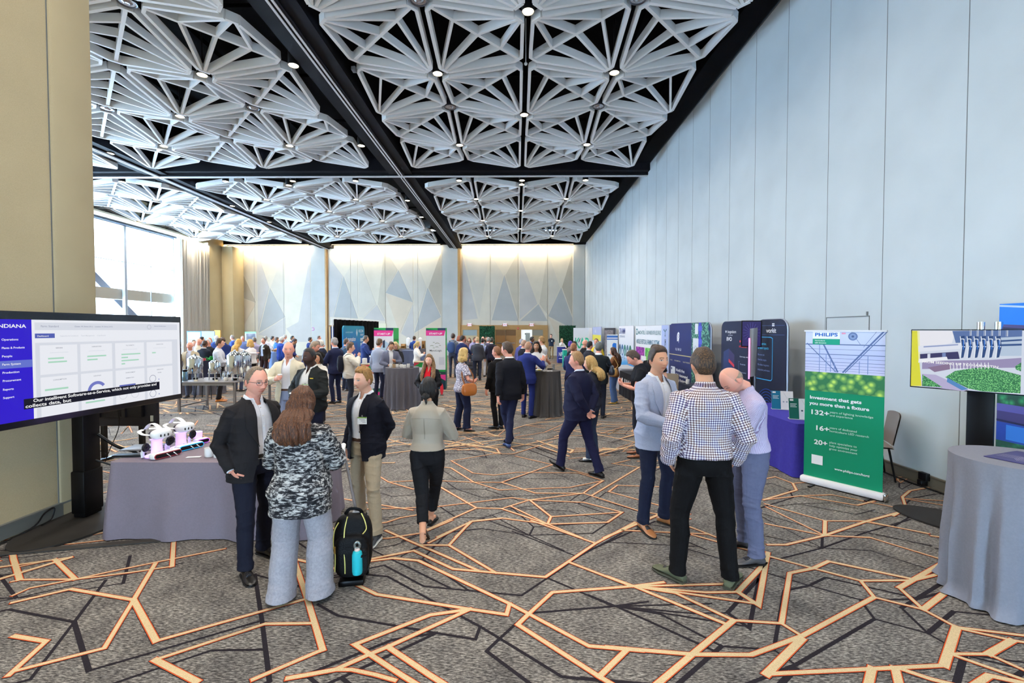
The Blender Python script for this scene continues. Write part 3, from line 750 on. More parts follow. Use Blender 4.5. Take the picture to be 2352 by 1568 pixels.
def collar(f, m, r=.068, z=1.484, h=.050, leaf=.044, gap=.32, spread=.030, name='collar', open_=.0, tilt=.22):
 """a turned-down collar: a band round the neck and a leaf folded outward"""
 n = 36; A = MB(); rows = []
 for i in range(n + 1):
  t = -1 + 2 * i / n                    # -1..1 from one front point round the back to the other
  a = PI / 2 + gap + (2 * PI - 2 * gap) * (i / n)
  fr = abs(t) ** 6                      # 1 at the front points
  ca, sa = math.cos(a), math.sin(a)
  up = h * (1 - .45 * abs(t) ** 3)
  zc = z - .028 * max(sa, 0) - .004
  rr = r * (1 + .06 * max(sa, 0)) + open_ * max(sa, 0)
  b = Vector((ca * rr * 1.04, sa * rr - .010, zc))
  tp = Vector((ca * rr * .95, sa * rr * .95 - .010, zc + up))
  lf = leaf * (1 + .55 * fr)
  o1 = tp + Vector((ca * .008, sa * .008, -.004))
  o2 = Vector((ca * (rr * 1.04 + .016) + math.copysign(spread * fr * .4, ca), sa * (rr * 1.04 + .014) - .010 + .006 * fr, zc + up - lf - .012 * fr))
  rows.append((b, tp, o1, o2, o2 + Vector((-ca * .003, -sa * .003, .001)), o1.lerp(tp, .5) - Vector((0, 0, .006))))
 k = 6
 A.add([q for r_ in rows for q in r_], [(i * k + j, (i + 1) * k + j, (i + 1) * k + j + 1, i * k + j + 1) for i in range(n) for j in range(k - 1)])
 A.v = [tuple(f.T(v) * f.s) for v in A.v]
 o = A.obj(name, m, f.root, angle=70); uvl = o.data.uv_layers.new(name='UVMap')
 for lp in o.data.loops: uvl.data[lp.index].uv = (math.floor(lp.vertex_index / k) * .0115, (lp.vertex_index % k) * .012)
 return o
def buttons(f, bvh, xs, zs, off, m, r=.006, name='button', parent=None):
 for z in zs:
  q = drape(bvh, xs, z, off)
  A = MB(); A.tube([q, q + Vector((0, .004, 0))], r, 10)
  A.v = [tuple(f.T(v) * f.s) for v in A.v]
  A.obj(name, m, parent or f.root)
def t_shirt(f, t):
 """a collared or plain shirt, tucked in or hanging out"""
 m = t['m']; z0 = t.get('z0', .985); loose = t.get('loose', .014)
 if len(f.sp['top']) > 1 and t is f.sp['top'][0]: t = dict(dict(r=(.052, .044, .036), wr=.003), **t); loose = min(loose, .008)
 vw = lambda z: float(np.interp(z, [1.385, 1.47, 1.52], [0, .026, .034]))
 vee = t.get('collar', True) and f.vox < .011
 me, bvh = torso_garment(f, z0, 1.500, loose, t.get('r', (.070, .056, .042)), t.get('flare', .0), t.get('upto', .97), t.get('short'), 5, t.get('wr', .008), k=t.get('k', (14, 14, 26)),
       cut=(lambda c: c.y > 0 and c.z > 1.385 and abs(c.x) < vw(c.z)) if vee else None, trim=lambda c: Vector((math.copysign(vw(c.z), c.x), c.y, c.z)) if c.y > 0 else c)
 if t.get('uv'): arm_uv(f, me)
 place(f, me)
 o = finish(f, me, t.get('name', 'shirt'), m)
 if t.get('collar', True):
  collar(f, t.get('cm', m), t.get('cr', .066 if f.sp['sex'] == 'm' else .058), gap=t.get('gap', .34))
 elif t.get('crew'):
  A = MB(); pts = [Vector((math.cos(a) * .076, math.sin(a) * .070 - .010, 1.485 - .030 * max(math.sin(a), 0))) for a in [2 * PI * i / 28 for i in range(29)]]
  A.tube(pts, .007, 8); A.v = [tuple(f.T(v) * f.s) for v in A.v]; A.obj('neckband', t.get('cm', m), f.root)
 if bvh and f.near and t.get('yoke'):
  sm_ = t['yoke']
  patch(f, bvh, lambda u, v: (-.155 + .31 * u, 1.352 + .003 * v - .012 * (2 * u - 1) ** 2), 24, 1, .0025, sm_, 'yoke_seam', front=False, th=.002, parent=o)
  patch(f, bvh, lambda u, v: (-.004 + .008 * u * (1 - v * .4), 1.13 + .222 * v), 2, 16, .004, sm_, 'back_pleat', front=False, th=.003, parent=o)
 if bvh and f.near and t.get('placket'):
  patch(f, bvh, lambda u, v: (-.014 + .028 * u, 1.02 + .42 * v), 3, 24, .004, m, 'placket', parent=o)
  buttons(f, bvh, 0, [1.08, 1.17, 1.26, 1.35, 1.42], .004, col((235, 232, 225), .3), .0055, parent=o)
 return o
def t_jacket(f, t):
 """a tailored jacket: shoulders, lapels, pockets, vents; open or buttoned"""
 m = t['m']; z0 = t.get('z0', .80); style = t.get('open', 'button'); btn = t.get('btn', 1.10)
 def w(z):
  if style == 'open':
   ow = t.get('ow', .06)
   return float(np.interp(z, [.78, .92, 1.08, 1.28, 1.42, 1.50], [ow * 1.5, ow * 1.15, ow * .95, ow * .95, .064, .060]))
  return float(np.interp(z, [.78, .92, btn - .03, btn, btn + .06, 1.40, 1.46, 1.50], [.075, .035, .003, .0, .014, .062, .062, .060]))
 cut = lambda c: c.y > .0 and abs(c.x) < w(c.z)
 sgn = lambda v: -1 if v < 0 else 1
 snap = lambda c: Vector((sgn(c.x) * max(w(c.z), .0005), c.y, c.z)) if c.y > 0 else c
 me, bvh = torso_garment(f, z0, 1.490, t.get('loose', .030), t.get('r', (.080, .064, .050)), t.get('flare', .028), t.get('upto', .95), None, 5, t.get('wr', .008), k=(13, 13, 24), cut=cut, trim=snap)
 place(f, me)
 o = finish(f, me, t.get('name', 'jacket'), m)
 if not t.get('lapel', True): return o
 lw = t.get('lw', .085)
 zb = btn if style != 'open' else 1.10
 for sd in (1, -1):
  def lap(u, v, sd=sd):
   z = zb + (1.455 - zb) * v
   wid = lw * min(1, 1.9 * v ** .8) * (1 if v < .78 else 1 - .55 * (v - .78) / .22)
   return (sd * (w(z) + wid * u), z + .012 * u)
  patch(f, bvh, lap, 6, 16, .009, m, 'lapel', th=.005, edge=.010, parent=o)
 collar(f, m, .085, 1.468, .044, .050, gap=.62, name='jacket_collar', open_=.004).parent = f.root
 if f.near:
  for sd in (1, -1):
   patch(f, bvh, lambda u, v, sd=sd: (sd * (.070 + .105 * u), .945 + .045 * v - .012 * u), 6, 3, .005, m, 'pocket_flap', parent=o)
  patch(f, bvh, lambda u, v: (-(.085 + .085 * u), 1.285 + .020 * v + .010 * u), 5, 2, .004, m, 'breast_pocket', parent=o)
  buttons(f, bvh, -w(btn) - .012, [btn, btn - .11], .004, t.get('bm', col((30, 28, 28), .3)), .009, parent=o)
  for sd in (1, -1):
   sh, e, ww, *_ = f.arms[sd]
   d = (ww - e).normalized()
 return o
def t_zip(f, t):
 """a casual jacket or cardigan that may hang open"""
 m = t['m']; ow = t.get('ow', .05); z0 = t.get('z0', .93)
 w = lambda z: float(np.interp(z, [.85, 1.0, 1.25, 1.44, 1.50], [ow * 1.25, ow * 1.1, ow, .06, .062]))
 cut = (lambda c: c.y > 0 and abs(c.x) < w(c.z)) if ow > 0 else None
 snap = lambda c: Vector(((-1 if c.x < 0 else 1) * w(c.z), c.y, c.z)) if c.y > 0 else c
 me, bvh = torso_garment(f, z0, 1.492, t.get('loose', .030), t.get('r', (.080, .064, .050)), t.get('flare', 0), t.get('upto', .96), t.get('short'), 5, t.get('wr', .010), cut=cut, trim=snap)
 place(f, me)
 o = finish(f, me, t.get('name', 'jacket'), m)
 if t.get('collar', True): collar(f, t.get('cm', m), .080, 1.47, .046, .045, gap=.5, name='collar')
 return o
TOPS = dict(shirt=t_shirt, jacket=t_jacket, zip=t_zip)
def shoes(f, m, kind='dress', sole=None, L=.285, name='shoe'):
 for side, (hip, k, an, fd, pitch, lift) in f.legs.items():
  A = MB(); S2 = MB()
  lat = Vector((fd.y, -fd.x, 0)); up = Vector((0, 0, 1))
  heel = an - fd * .055 - up * (.088 + 0)
  pr = [(0, .026, .058), (.06, .034, .070), (.22, .036, .096), (.38, .037, .084), (.55, .043, .060), (.72, .047, .044), (.88, .040, .036), (.97, .024, .027), (1.0, .010, .018)]
  if kind == 'sneaker': pr = [(t, w_ * 1.08, h_ * 1.10) for t, w_, h_ in pr]
  if kind == 'loafer': pr = [(t, w_ * .86, h_ * (.8 if t > .2 else .9)) for t, w_, h_ in pr]
  if kind == 'heel': pr = [(t, w_ * .8, h_ * .62) for t, w_, h_ in pr]
  Lf = L * (.88 if f.sp['sex'] == 'f' else 1)
  st = .024 if kind == 'sneaker' else .014
  pm = Matrix.Rotation(math.radians(pitch), 3, lat)
  pvt = heel + fd * (Lf * .72 if pitch < 0 else 0.02)
  pl = lambda q: pvt + pm @ (q - pvt)
  n = 14; rows = []; srow = []
  for t, wd, h in pr:
   c = heel + fd * (Lf * t - .008)
   for j in range(n):
    a = 2 * PI * j / n
    y = math.sin(a); x = math.cos(a)
    zz = (y * .5 + .5) * (h - st) + st if y > -.55 else st - .002
    rows.append(pl(c + lat * wd * x * (1 if y < 0 else 1 - .25 * y * y) + up * zz))
   for j in range(n):
    a = 2 * PI * j / n
    srow.append(c + lat * (wd + .004) * math.cos(a) + up * (st * (.5 + .5 * math.copysign(abs(math.sin(a)) ** .35, math.sin(a)))))
  srow = [pl(q) for q in srow]
  k_ = len(pr)
  fs = [(i * n + j, i * n + (j + 1) % n, (i + 1) * n + (j + 1) % n, (i + 1) * n + j) for i in range(k_ - 1) for j in range(n)] + [tuple(reversed(range(n))), tuple(range((k_ - 1) * n, k_ * n))]
  A.add(rows, fs)
  if kind in ('dress', 'sneaker'):
   for q in (.36, .42, .48, .54):
    hh = np.interp(q, [a_[0] for a_ in pr], [a_[2] for a_ in pr])
    cc = heel + fd * (Lf * q - .008) + up * (hh + .001)
    A.tube([pl(cc - lat * .018), pl(cc + up * .003), pl(cc + lat * .018)], .0025, 6)
  S2.add(srow, fs)
  A.v = [tuple(Vector(v) * f.s) for v in A.v]; S2.v = [tuple(Vector(v) * f.s) for v in S2.v]
  o = A.obj(name, m, f.root, angle=60)
  if f.vox < .012: S2.obj('sole', sole or col((22, 20, 20), .6), o, angle=50)
def hair(f, m, style='short', th=.010, top=.006, line=None, length=.30, cap=None, vol=1.0, name='hair'):
 p = dict(f.sp['skinp'])
 if line: p['line'] = line
 mb = MB()
 V, F = hair_cap(p, th, top, f.seed, cap)
 tohead = lambda a: np.asarray(a) @ f.HM.T + f.ho
 vox = max(f.vox * .9, .0038)
 if style in ('short', 'fringe'):
  me = bpy.data.meshes.new('hair'); me.from_pydata([tuple(v) for v in tohead(V)], [], F); me.update()
  finish(f, me, name, m); return
 mb.add(tohead(V), F)
 Tb = lambda v: f.T(v)
 H = f.head_to
 if style == 'long':
  L = length
  c = [H((0, -.03, .06)), H((0, -.062, .0)), H((0, -.080, -.08))]
  z1 = f.T((0, -.135 - .02, 1.50)); z2 = f.T((0, -.150 - .02, 1.47 - L * .6)); z3 = f.T((0, -.135, 1.50 - L))
  mb.tube(smooth_path(c + [z1, z2, z3], 4), [(.080, .056), (.083, .058), (.086, .060), (.089, .060)] + [(.094 * vol ** .6, .060)] * 4 + [(.108 * vol, .060)] * 4 + [(.122 * vol, .056)] * 4 + [(.116 * vol, .046), (.104 * vol, .038), (.088 * vol, .028), (.066 * vol, .018)] + [(.030 * vol, .008)], 20, f.R @ Vector((1, 0, 0)))
 if style in ('long_front', 'bob', 'curly'):
  L = length
  for sd in (1, -1):
   if style == 'bob' or style == 'curly':
    pts = [H((sd * .062, -.005, .05)), H((sd * .084, -.012, -.02)), H((sd * .088 * vol, -.016, -.09)), H((sd * .076 * vol, -.02, -.10 - L * .3))]
    rr = [.030, .036 * vol, .042 * vol, .022]
   else:
    pts = [H((sd * .062, .0, .05)), H((sd * .082, .0, -.03)), f.T((sd * .105, .040, 1.50)), f.T((sd * .125, .115, 1.50 - L * .55)), f.T((sd * .115, .145, 1.50 - L))]
    rr = [.030, .036, .046, .048, .016]
   sm = smooth_path(pts, 4); rr = np.interp(np.linspace(0, 1, len(sm)), np.linspace(0, 1, len(rr)), rr)
   mb.tube(sm, list(rr), 12)
  mb.tube(smooth_path([H((0, -.045, .05)), H((0, -.068, -.02)), H((0, -.066, -.10)), H((0, -.06, -.10 - L * .35))], 4), [(.07, .05)] * 5 + [(.092 * vol, .055 * vol)] * 4 + [(.09 * vol, .052 * vol)] * 3 + [(.06, .02)], 16, f.R @ Vector((1, 0, 0)))
 if style == 'bun':
  d, fc = sphere_dirs(18, 12); mb.add(tohead(d * np.array([.040, .030, .034]) + np.array([0, -.102, -.070])), fc)
  mb.tube([H((0, -.10, -.09)), H((.004, -.108, -.13)), H((.006, -.10, -.165))], [.016, .012, .003], 8)
 if style == 'pony':
  mb.tube(smooth_path([H((0, -.085, .03)), H((0, -.125, .0)), H((0, -.135, -.09)), H((0, -.125, -.09 - length * .5))], 4), [.020] * 3 + [.030] * 4 + [.034] * 3 + [.03] * 2 + [.01], 12)
 me = remesh(mb, vox, 5 if style == 'long' else 2)
 P = get_co(me); N = get_no(me); Lh = (P - f.ho) @ f.HM / f.HS ** 2
 wob = np.sin(Lh[:, 2] * (45 if style == 'long' else 60) + 3 * np.sin(Lh[:, 0] * 30))
 ang = np.arctan2(Lh[:, 0], -Lh[:, 1])
 st = np.sin(ang * 26 + wob * .9 + Lh[:, 2] * 10) * .6 + np.sin(ang * 47 + Lh[:, 2] * 30 + wob) * .4
 amp = np.where(Lh[:, 2] < .06, .0055, .002) * (1.6 if style in ('curly',) else 1) * (1 + np.clip((-Lh[:, 2] - .1) / .12, 0, 1.4) * (style == 'long'))
 if style == 'curly': st = np.sin(P[:, 0] * 130 + 2 * np.sin(P[:, 2] * 60)) * np.sin(P[:, 2] * 120 + 2 * np.sin(P[:, 1] * 70))
 set_co(me, P + N * (st * amp)[:, None])
 finish(f, me, name, m)
def glasses(f, rgb):
 A = MB(); m = col(rgb, .3)
 for sd in (1, -1):
  ring = [f.head_to((sd * .031 + .021 * math.copysign(abs(math.cos(a)) ** .6, math.cos(a)), .098 - .25 * (sd * .031 + .021 * math.cos(a) - sd * .02) * sd, -.002 + .015 * math.copysign(abs(math.sin(a)) ** .7, math.sin(a)))) for a in [2 * PI * i / 20 for i in range(21)]]
  A.tube(ring, .0016, 6)
  A.tube([f.head_to((sd * .052, .090, .004)), f.head_to((sd * .074, .06, .006)), f.head_to((sd * .081, -.012, .004)), f.head_to((sd * .078, -.03, -.018))], .0017, 6)
 A.tube([f.head_to((-.010, .103, .002)), f.head_to((0, .106, .005)), f.head_to((.010, .103, .002))], .0015, 6)
 A.v = [tuple(Vector(v) * f.s) for v in A.v]
 g = A.obj('glasses', m, f.root)
def hang(f, name, mb, m, parent=None):
 """something worn: built in the torso frame"""
 mb.v = [tuple(f.T(v) * f.s) for v in mb.v]
 return mb.obj(name, m, parent or f.root)
def in_hand(f, side, off=.08, palm=.03):
 """world place of the hollow of a hand"""
 sh, e, w, hd, pm, cu = f.arms[side]
 d = (f.R @ Vector(hd)).normalized(); p = f.R @ Vector(pm); p = (p - d * p.dot(d)).normalized()
 q = (f.T(w) + d * off + p * palm) * f.s
 c, s_ = math.cos(f.root.rotation_euler.z), math.sin(f.root.rotation_euler.z)
 return Vector((q.x * c - q.y * s_, q.x * s_ + q.y * c, q.z)) + f.root.location, d, p
# ================================================================== the hall
XR, XL, YB, XW = 5.40, -4.98, 36.0, -22.9      # inner faces: wall beside the booths, near partition, far wall, window wall
ZT = 8.78                                       # where the walls meet the dark ceiling void
def fabric_wall(name, rgb, bump=.12):
 w = NT(name); tc = w.n('ShaderNodeTexCoord')
 n1 = w.n('ShaderNodeTexNoise', Scale=420.0, Detail=2.0); w.l(tc.outputs['Object'], n1.inputs['Vector'])
 n2 = w.n('ShaderNodeTexNoise', Scale=1.1, Detail=3.0); w.l(tc.outputs['Object'], n2.inputs['Vector'])
 c = srgb(*rgb); lo = tuple(v * .86 for v in c[:3]) + (1,); hi = tuple(v * 1.1 for v in c[:3]) + (1,)
 a = w.ramp(n1.outputs['Fac'], [(.35, lo), (.65, hi)])
 b = w.ramp(n2.outputs['Fac'], [(.3, (.94, .94, .94, 1)), (.7, (1.04, 1.04, 1.04, 1))])
 w.l(w.mix(1.0, a, b, 'MULTIPLY'), w.b.inputs['Base Color'])
 w.b.inputs['Roughness'].default_value = .85; w.b.inputs['Specular IOR Level'].default_value = .2
 bp = w.n('ShaderNodeBump', Strength=bump, Distance=.004); w.l(n1.outputs['Fac'], bp.inputs['Height']); w.l(bp.outputs['Normal'], w.b.inputs['Normal'])
 return w.m
M_WALL = fabric_wall('wall_fabric', (204, 212, 215))
M_WALLB = fabric_wall('far_wall_fabric', (206, 198, 182))
M_PART = fabric_wall('partition_fabric', (188, 172, 138))
M_SEAM = mat('seam_dark', (112, 114, 114), .8)
M_BASE = mat('baseboard_bronze', (120, 112, 96), .45, .2)
M_BLACK = mat('ceiling_black', (7, 7, 9), .9, 0, .1)
M_BEAM = mat('beam_navy', (13, 13, 19), .7, 0, .15)
M_RAIL = mat('track_silver', (222, 224, 230), .5)
M_WOOD = mat('door_wood', (166, 128, 80), .45, 0, .3, var=.18, vscale=5)
M_WOODD = mat('door_wood_dark', (150, 104, 58), .45, 0, .3, var=.15, vscale=6)
M_WHITE = mat('paint_white', (226, 228, 230), .5)
M_METAL = mat('steel_grey', (150, 152, 158), .35, .8)
M_BLKM = mat('metal_black', (14, 14, 16), .45, .2)
M_CHROME = mat('chrome', (225, 228, 232), .08, 1.0)
def carpet_material():
 w = NT('carpet_heather'); tc = w.n('ShaderNodeTexCoord')
 mp = w.n('ShaderNodeMapping'); mp.inputs['Rotation'].default_value = (0, 0, math.radians(38)); mp.inputs['Scale'].default_value = (22, 80, 1)
 w.l(tc.outputs['Object'], mp.inputs['Vector'])
 n1 = w.n('ShaderNodeTexNoise', Scale=1.3, Detail=4.0, Roughness=.7); w.l(mp.outputs['Vector'], n1.inputs['Vector'])
 n2 = w.n('ShaderNodeTexNoise', Scale=3.2, Detail=4.0); w.l(tc.outputs['Object'], n2.inputs['Vector'])
 n3 = w.n('ShaderNodeTexNoise', Scale=420.0, Detail=1.0); w.l(tc.outputs['Object'], n3.inputs['Vector'])
 a = w.ramp(n1.outputs['Fac'], [(.36, srgb(58, 56, 56)), (.50, srgb(112, 108, 104)), (.62, srgb(168, 162, 154))])
 b = w.ramp(n2.outputs['Fac'], [(.3, (.62, .62, .64, 1)), (.7, (1.2, 1.2, 1.18, 1))])
 d = w.ramp(n3.outputs['Fac'], [(.3, (.7, .7, .7, 1)), (.7, (1.2, 1.2, 1.2, 1))])
 w.l(w.mix(1.0, w.mix(1.0, a, b, 'MULTIPLY'), d, 'MULTIPLY'), w.b.inputs['Base Color'])
 w.b.inputs['Roughness'].default_value = .95; w.b.inputs['Specular IOR Level'].default_value = .1
 bp = w.n('ShaderNodeBump', Strength=.15, Distance=.004); w.l(n3.outputs['Fac'], bp.inputs['Height']); w.l(bp.outputs['Normal'], w.b.inputs['Normal'])
 return w.m
def yarn(name, rgb, var=.35):
 w = NT(name); tc = w.n('ShaderNodeTexCoord'); n3 = w.n('ShaderNodeTexNoise', Scale=300.0, Detail=1.0); w.l(tc.outputs['Object'], n3.inputs['Vector'])
 c = srgb(*rgb)
 w.l(w.ramp(n3.outputs['Fac'], [(.3, tuple(v * (1 - var) for v in c[:3]) + (1,)), (.7, tuple(min(1, v * (1 + var * .5)) for v in c[:3]) + (1,))]), w.b.inputs['Base Color'])
 w.b.inputs['Roughness'].default_value = .95; w.b.inputs['Specular IOR Level'].default_value = .1
 return w.m
def make_floor():
 A = MB()
 A.box((-8.7, 17.0, -.05), (29.0, 42.0, .1))
 lines = []
 def clear(q): return all(-22.8 < x < 5.38 and -2 < y < 35.9 for x, y in q)
 for t in CARPET:
  lines.append((t[0], [(t[i], t[i + 1]) for i in range(1, len(t), 2)]))
 base = list(lines)
 rnd = random.Random(3); n0 = len(base)
 far = []
 for iy in range(0, 7):
  for ix in range(-4, 2):
   dx, dy = ix * 6.6 + (iy % 2) * 2.1, iy * 4.2
   if ix == 0 and iy == 0: continue
   flip = -1 if (ix + iy) % 2 else 1
   for w, q in base:
    qq = [(flip * (x - .3) + .3 + dx, y + dy) for x, y in q]
    cx = sum(x for x, _ in qq) / len(qq); cy = sum(y for _, y in qq) / len(qq)
    if cy < 2.4 or cy > 35.6 or cx < -22.5 or cx > 5.3: continue
    near = -3.9 < cx < 4.4 and cy < (7.6 if abs(cx) < 2.2 else 6.6)
    if near: continue
    far.append((w, [(min(x, 5.38), min(y, 35.9)) for x, y in qq]))
 lines += far
 def strip(q, w, z, mi, _c=[0]):
  A.mi = mi; _c[0] += 1; z = z + (_c[0] % 17) * 4e-5; w *= .62
  P = [Vector((x, y, z)) for x, y in q]
  n = len(P); Lf = []; Rt = []
  for i in range(n):
   d0 = (P[i] - P[i - 1]).normalized() if i else (P[1] - P[0]).normalized()
   d1 = (P[i + 1] - P[i]).normalized() if i < n - 1 else d0
   nb = (d0 + d1); nb = nb.normalized() if nb.length > .2 else d0
   nr = Vector((-nb.y, nb.x, 0)); k = 1 / max(.45, nb.dot(d0))
   e = nb * w * .5 if i in (0, n - 1) else Vector((0, 0, 0))
   if i == 0: e = -e
   Lf.append(P[i] + nr * w * .5 * k + e); Rt.append(P[i] - nr * w * .5 * k + e)
  A.add(Lf + Rt, [(i, i + 1, n + i + 1, n + i) for i in range(n - 1)])
 for w, q in lines:
  strip([(x - .20, y - .26) for x, y in q if True], w * .8, .0010, 1)
 for w, q in lines: strip(q, w + .028, .0022, 1)
 for w, q in lines: strip(q, w + .018, .0034, 2)
 for w, q in lines: strip(q, w, .0046, 3)
 A.mi = 0
 me = A.mesh('floor', [carpet_material(), yarn('yarn_navy', (44, 40, 46)), yarn('yarn_rust', (206, 88, 46)), yarn('yarn_peach', (208, 184, 144), .25)], smooth=False)
 structure('floor', me, 'heather grey carpet woven with peach and navy angular lines')
make_floor()
def make_shell():
 A = MB()
 A.box((XR + .15, 16.5, ZT / 2), (.3, 39, ZT))
 A.mi = 1
 y = 8.02 - 1.22 * 8
 while y < 36:
  if y > -2.5: A.box((XR - .0005, y, ZT / 2 + .12), (.004, .009, ZT - .24))
  y += 1.2187
 A.box((XR - .001, 16.5, ZT - .012), (.006, 39, .024))
 structure('wall_right', A.mesh('wall_right', [M_WALL, M_SEAM]), 'tall blue-lit fabric panel wall behind the booths')
 B = MB()
 for yy in (7.02, 7.98): B.box((XR - .002, yy, 1.16), (.006, .012, 2.20))
 B.box((XR - .002, 7.5, 2.26), (.006, .97, .014)); B.box((XR - .004, 7.06, 2.30), (.016, .03, .06))
 structure('door_4', B.mesh('door_4', [M_SEAM]), 'flush service door outline in the panel wall')
 B = MB(); B.box((XR - .012, 16.5, .075), (.03, 39, .11)); B.box((XR - .016, 16.5, .145), (.04, 39, .018)); B.box((XR - .010, 16.5, .010), (.05, 39, .02))
 structure('baseboard_right', B.mesh('baseboard_right', [M_BASE]), 'bronze baseboard of the panel wall')
 A = MB(); A.box((XL - .2, 1.0, 5.0), (.4, 7.72, 10.0))
 A.box((XL - .17, 5.1, 5.0), (.40, .48, 10.0), bev=.03)
 A.mi = 1; A.box((XL + .0015, 4.86, 5.0), (.008, .016, 10.0))
 structure('wall_left', A.mesh('wall_left', [M_PART, M_SEAM]), 'tall beige fabric partition behind the dashboard display')
 B = MB(); B.box((XL + .012, 1.2, .085), (.03, 8.2, .13)); B.box((XL + .018, 1.2, .158), (.04, 8.2, .018))
 structure('baseboard_left', B.mesh('baseboard_left', [mat('baseboard_grey', (118, 120, 116), .4, .3)]), 'grey baseboard of the partition')
 A = MB(); A.box((XL - 9.1, 5.12, 5.0), (17.8, .3, 10.0))
 structure('wall_cross', A.mesh('wall_cross', [M_PART]), 'partition closing the side hall')
 A = MB(); A.box((.2, -3.1, 6.2), (11.2, .3, 7.6)); A.box((-4.4, -3.1, 1.2), (2.0, .3, 2.4)); A.box((.2, -3.1, 1.2), (4.6, .3, 2.4)); A.box((4.8, -3.1, 1.2), (2.0, .3, 2.4)); structure('wall_front', A.mesh('wall_front', [M_WALL]), 'unseen wall behind the viewer with two doorways added for fill light')  # doorways added out of view so sky light fills the fronts of figures
 A = MB(); A.box((-8.7, 16.5, 10.05), (29.4, 39.6, .3))
 for i in range(9):   # dim pipes and ducts in the void
  x = -20 + i * 2.9; A.box((x, 17, 9.72), (.18, 37, .14))
 for i in range(12): A.box((-8.7, 2 + i * 2.9, 9.55), (28, .07, .09))
 structure('ceiling', A.mesh('ceiling', [M_BLACK]), 'black open ceiling void above the lattice panels')
 A = MB(); A.box((XR - .30, 16.5, 9.35), (.62, 39, 1.12)); A.box((XR - .72, 16.5, 9.6), (.06, 39, .16))
 structure('trim_1', A.mesh('trim_1', [M_BLACK]), 'black bulkhead above the panel wall')
 for n, x in ((2, -4.76), (3, -14.9)):
  A = MB(); A.box((x, 16.5, 9.20), (.96, 39, 1.5)); A.box((x, 16.5, 8.43), (.30, 39, .06))
  A.mi = 1
  for dx in (-.055, .055): A.box((x + dx, 16.5, 8.394), (.05, 39, .02))
  structure('trim_%d' % n, A.mesh('trim_%d' % n, [M_BEAM, M_RAIL]), 'navy ceiling beam with partition track running to the far wall')
 A = MB(); A.box((-8.7, 19.0, 9.25), (28.4, .80, 1.5)); A.box((-8.7, 19.0, 8.45), (28.4, .26, .10))
 A.mi = 1
 for dy in (-.05, .05): A.box((-8.7, 19.0 + dy, 8.394), (28.4, .06, .03))
 structure('trim_4', A.mesh('trim_4', [M_BEAM, M_RAIL]), 'navy cross beam with silver partition track')
 A = MB(); A.box((-8.7, 35.7, 9.2), (28.4, .5, 1.0)); structure('trim_5', A.mesh('trim_5', [M_BLACK]), 'black bulkhead above the far wall')
make_shell()
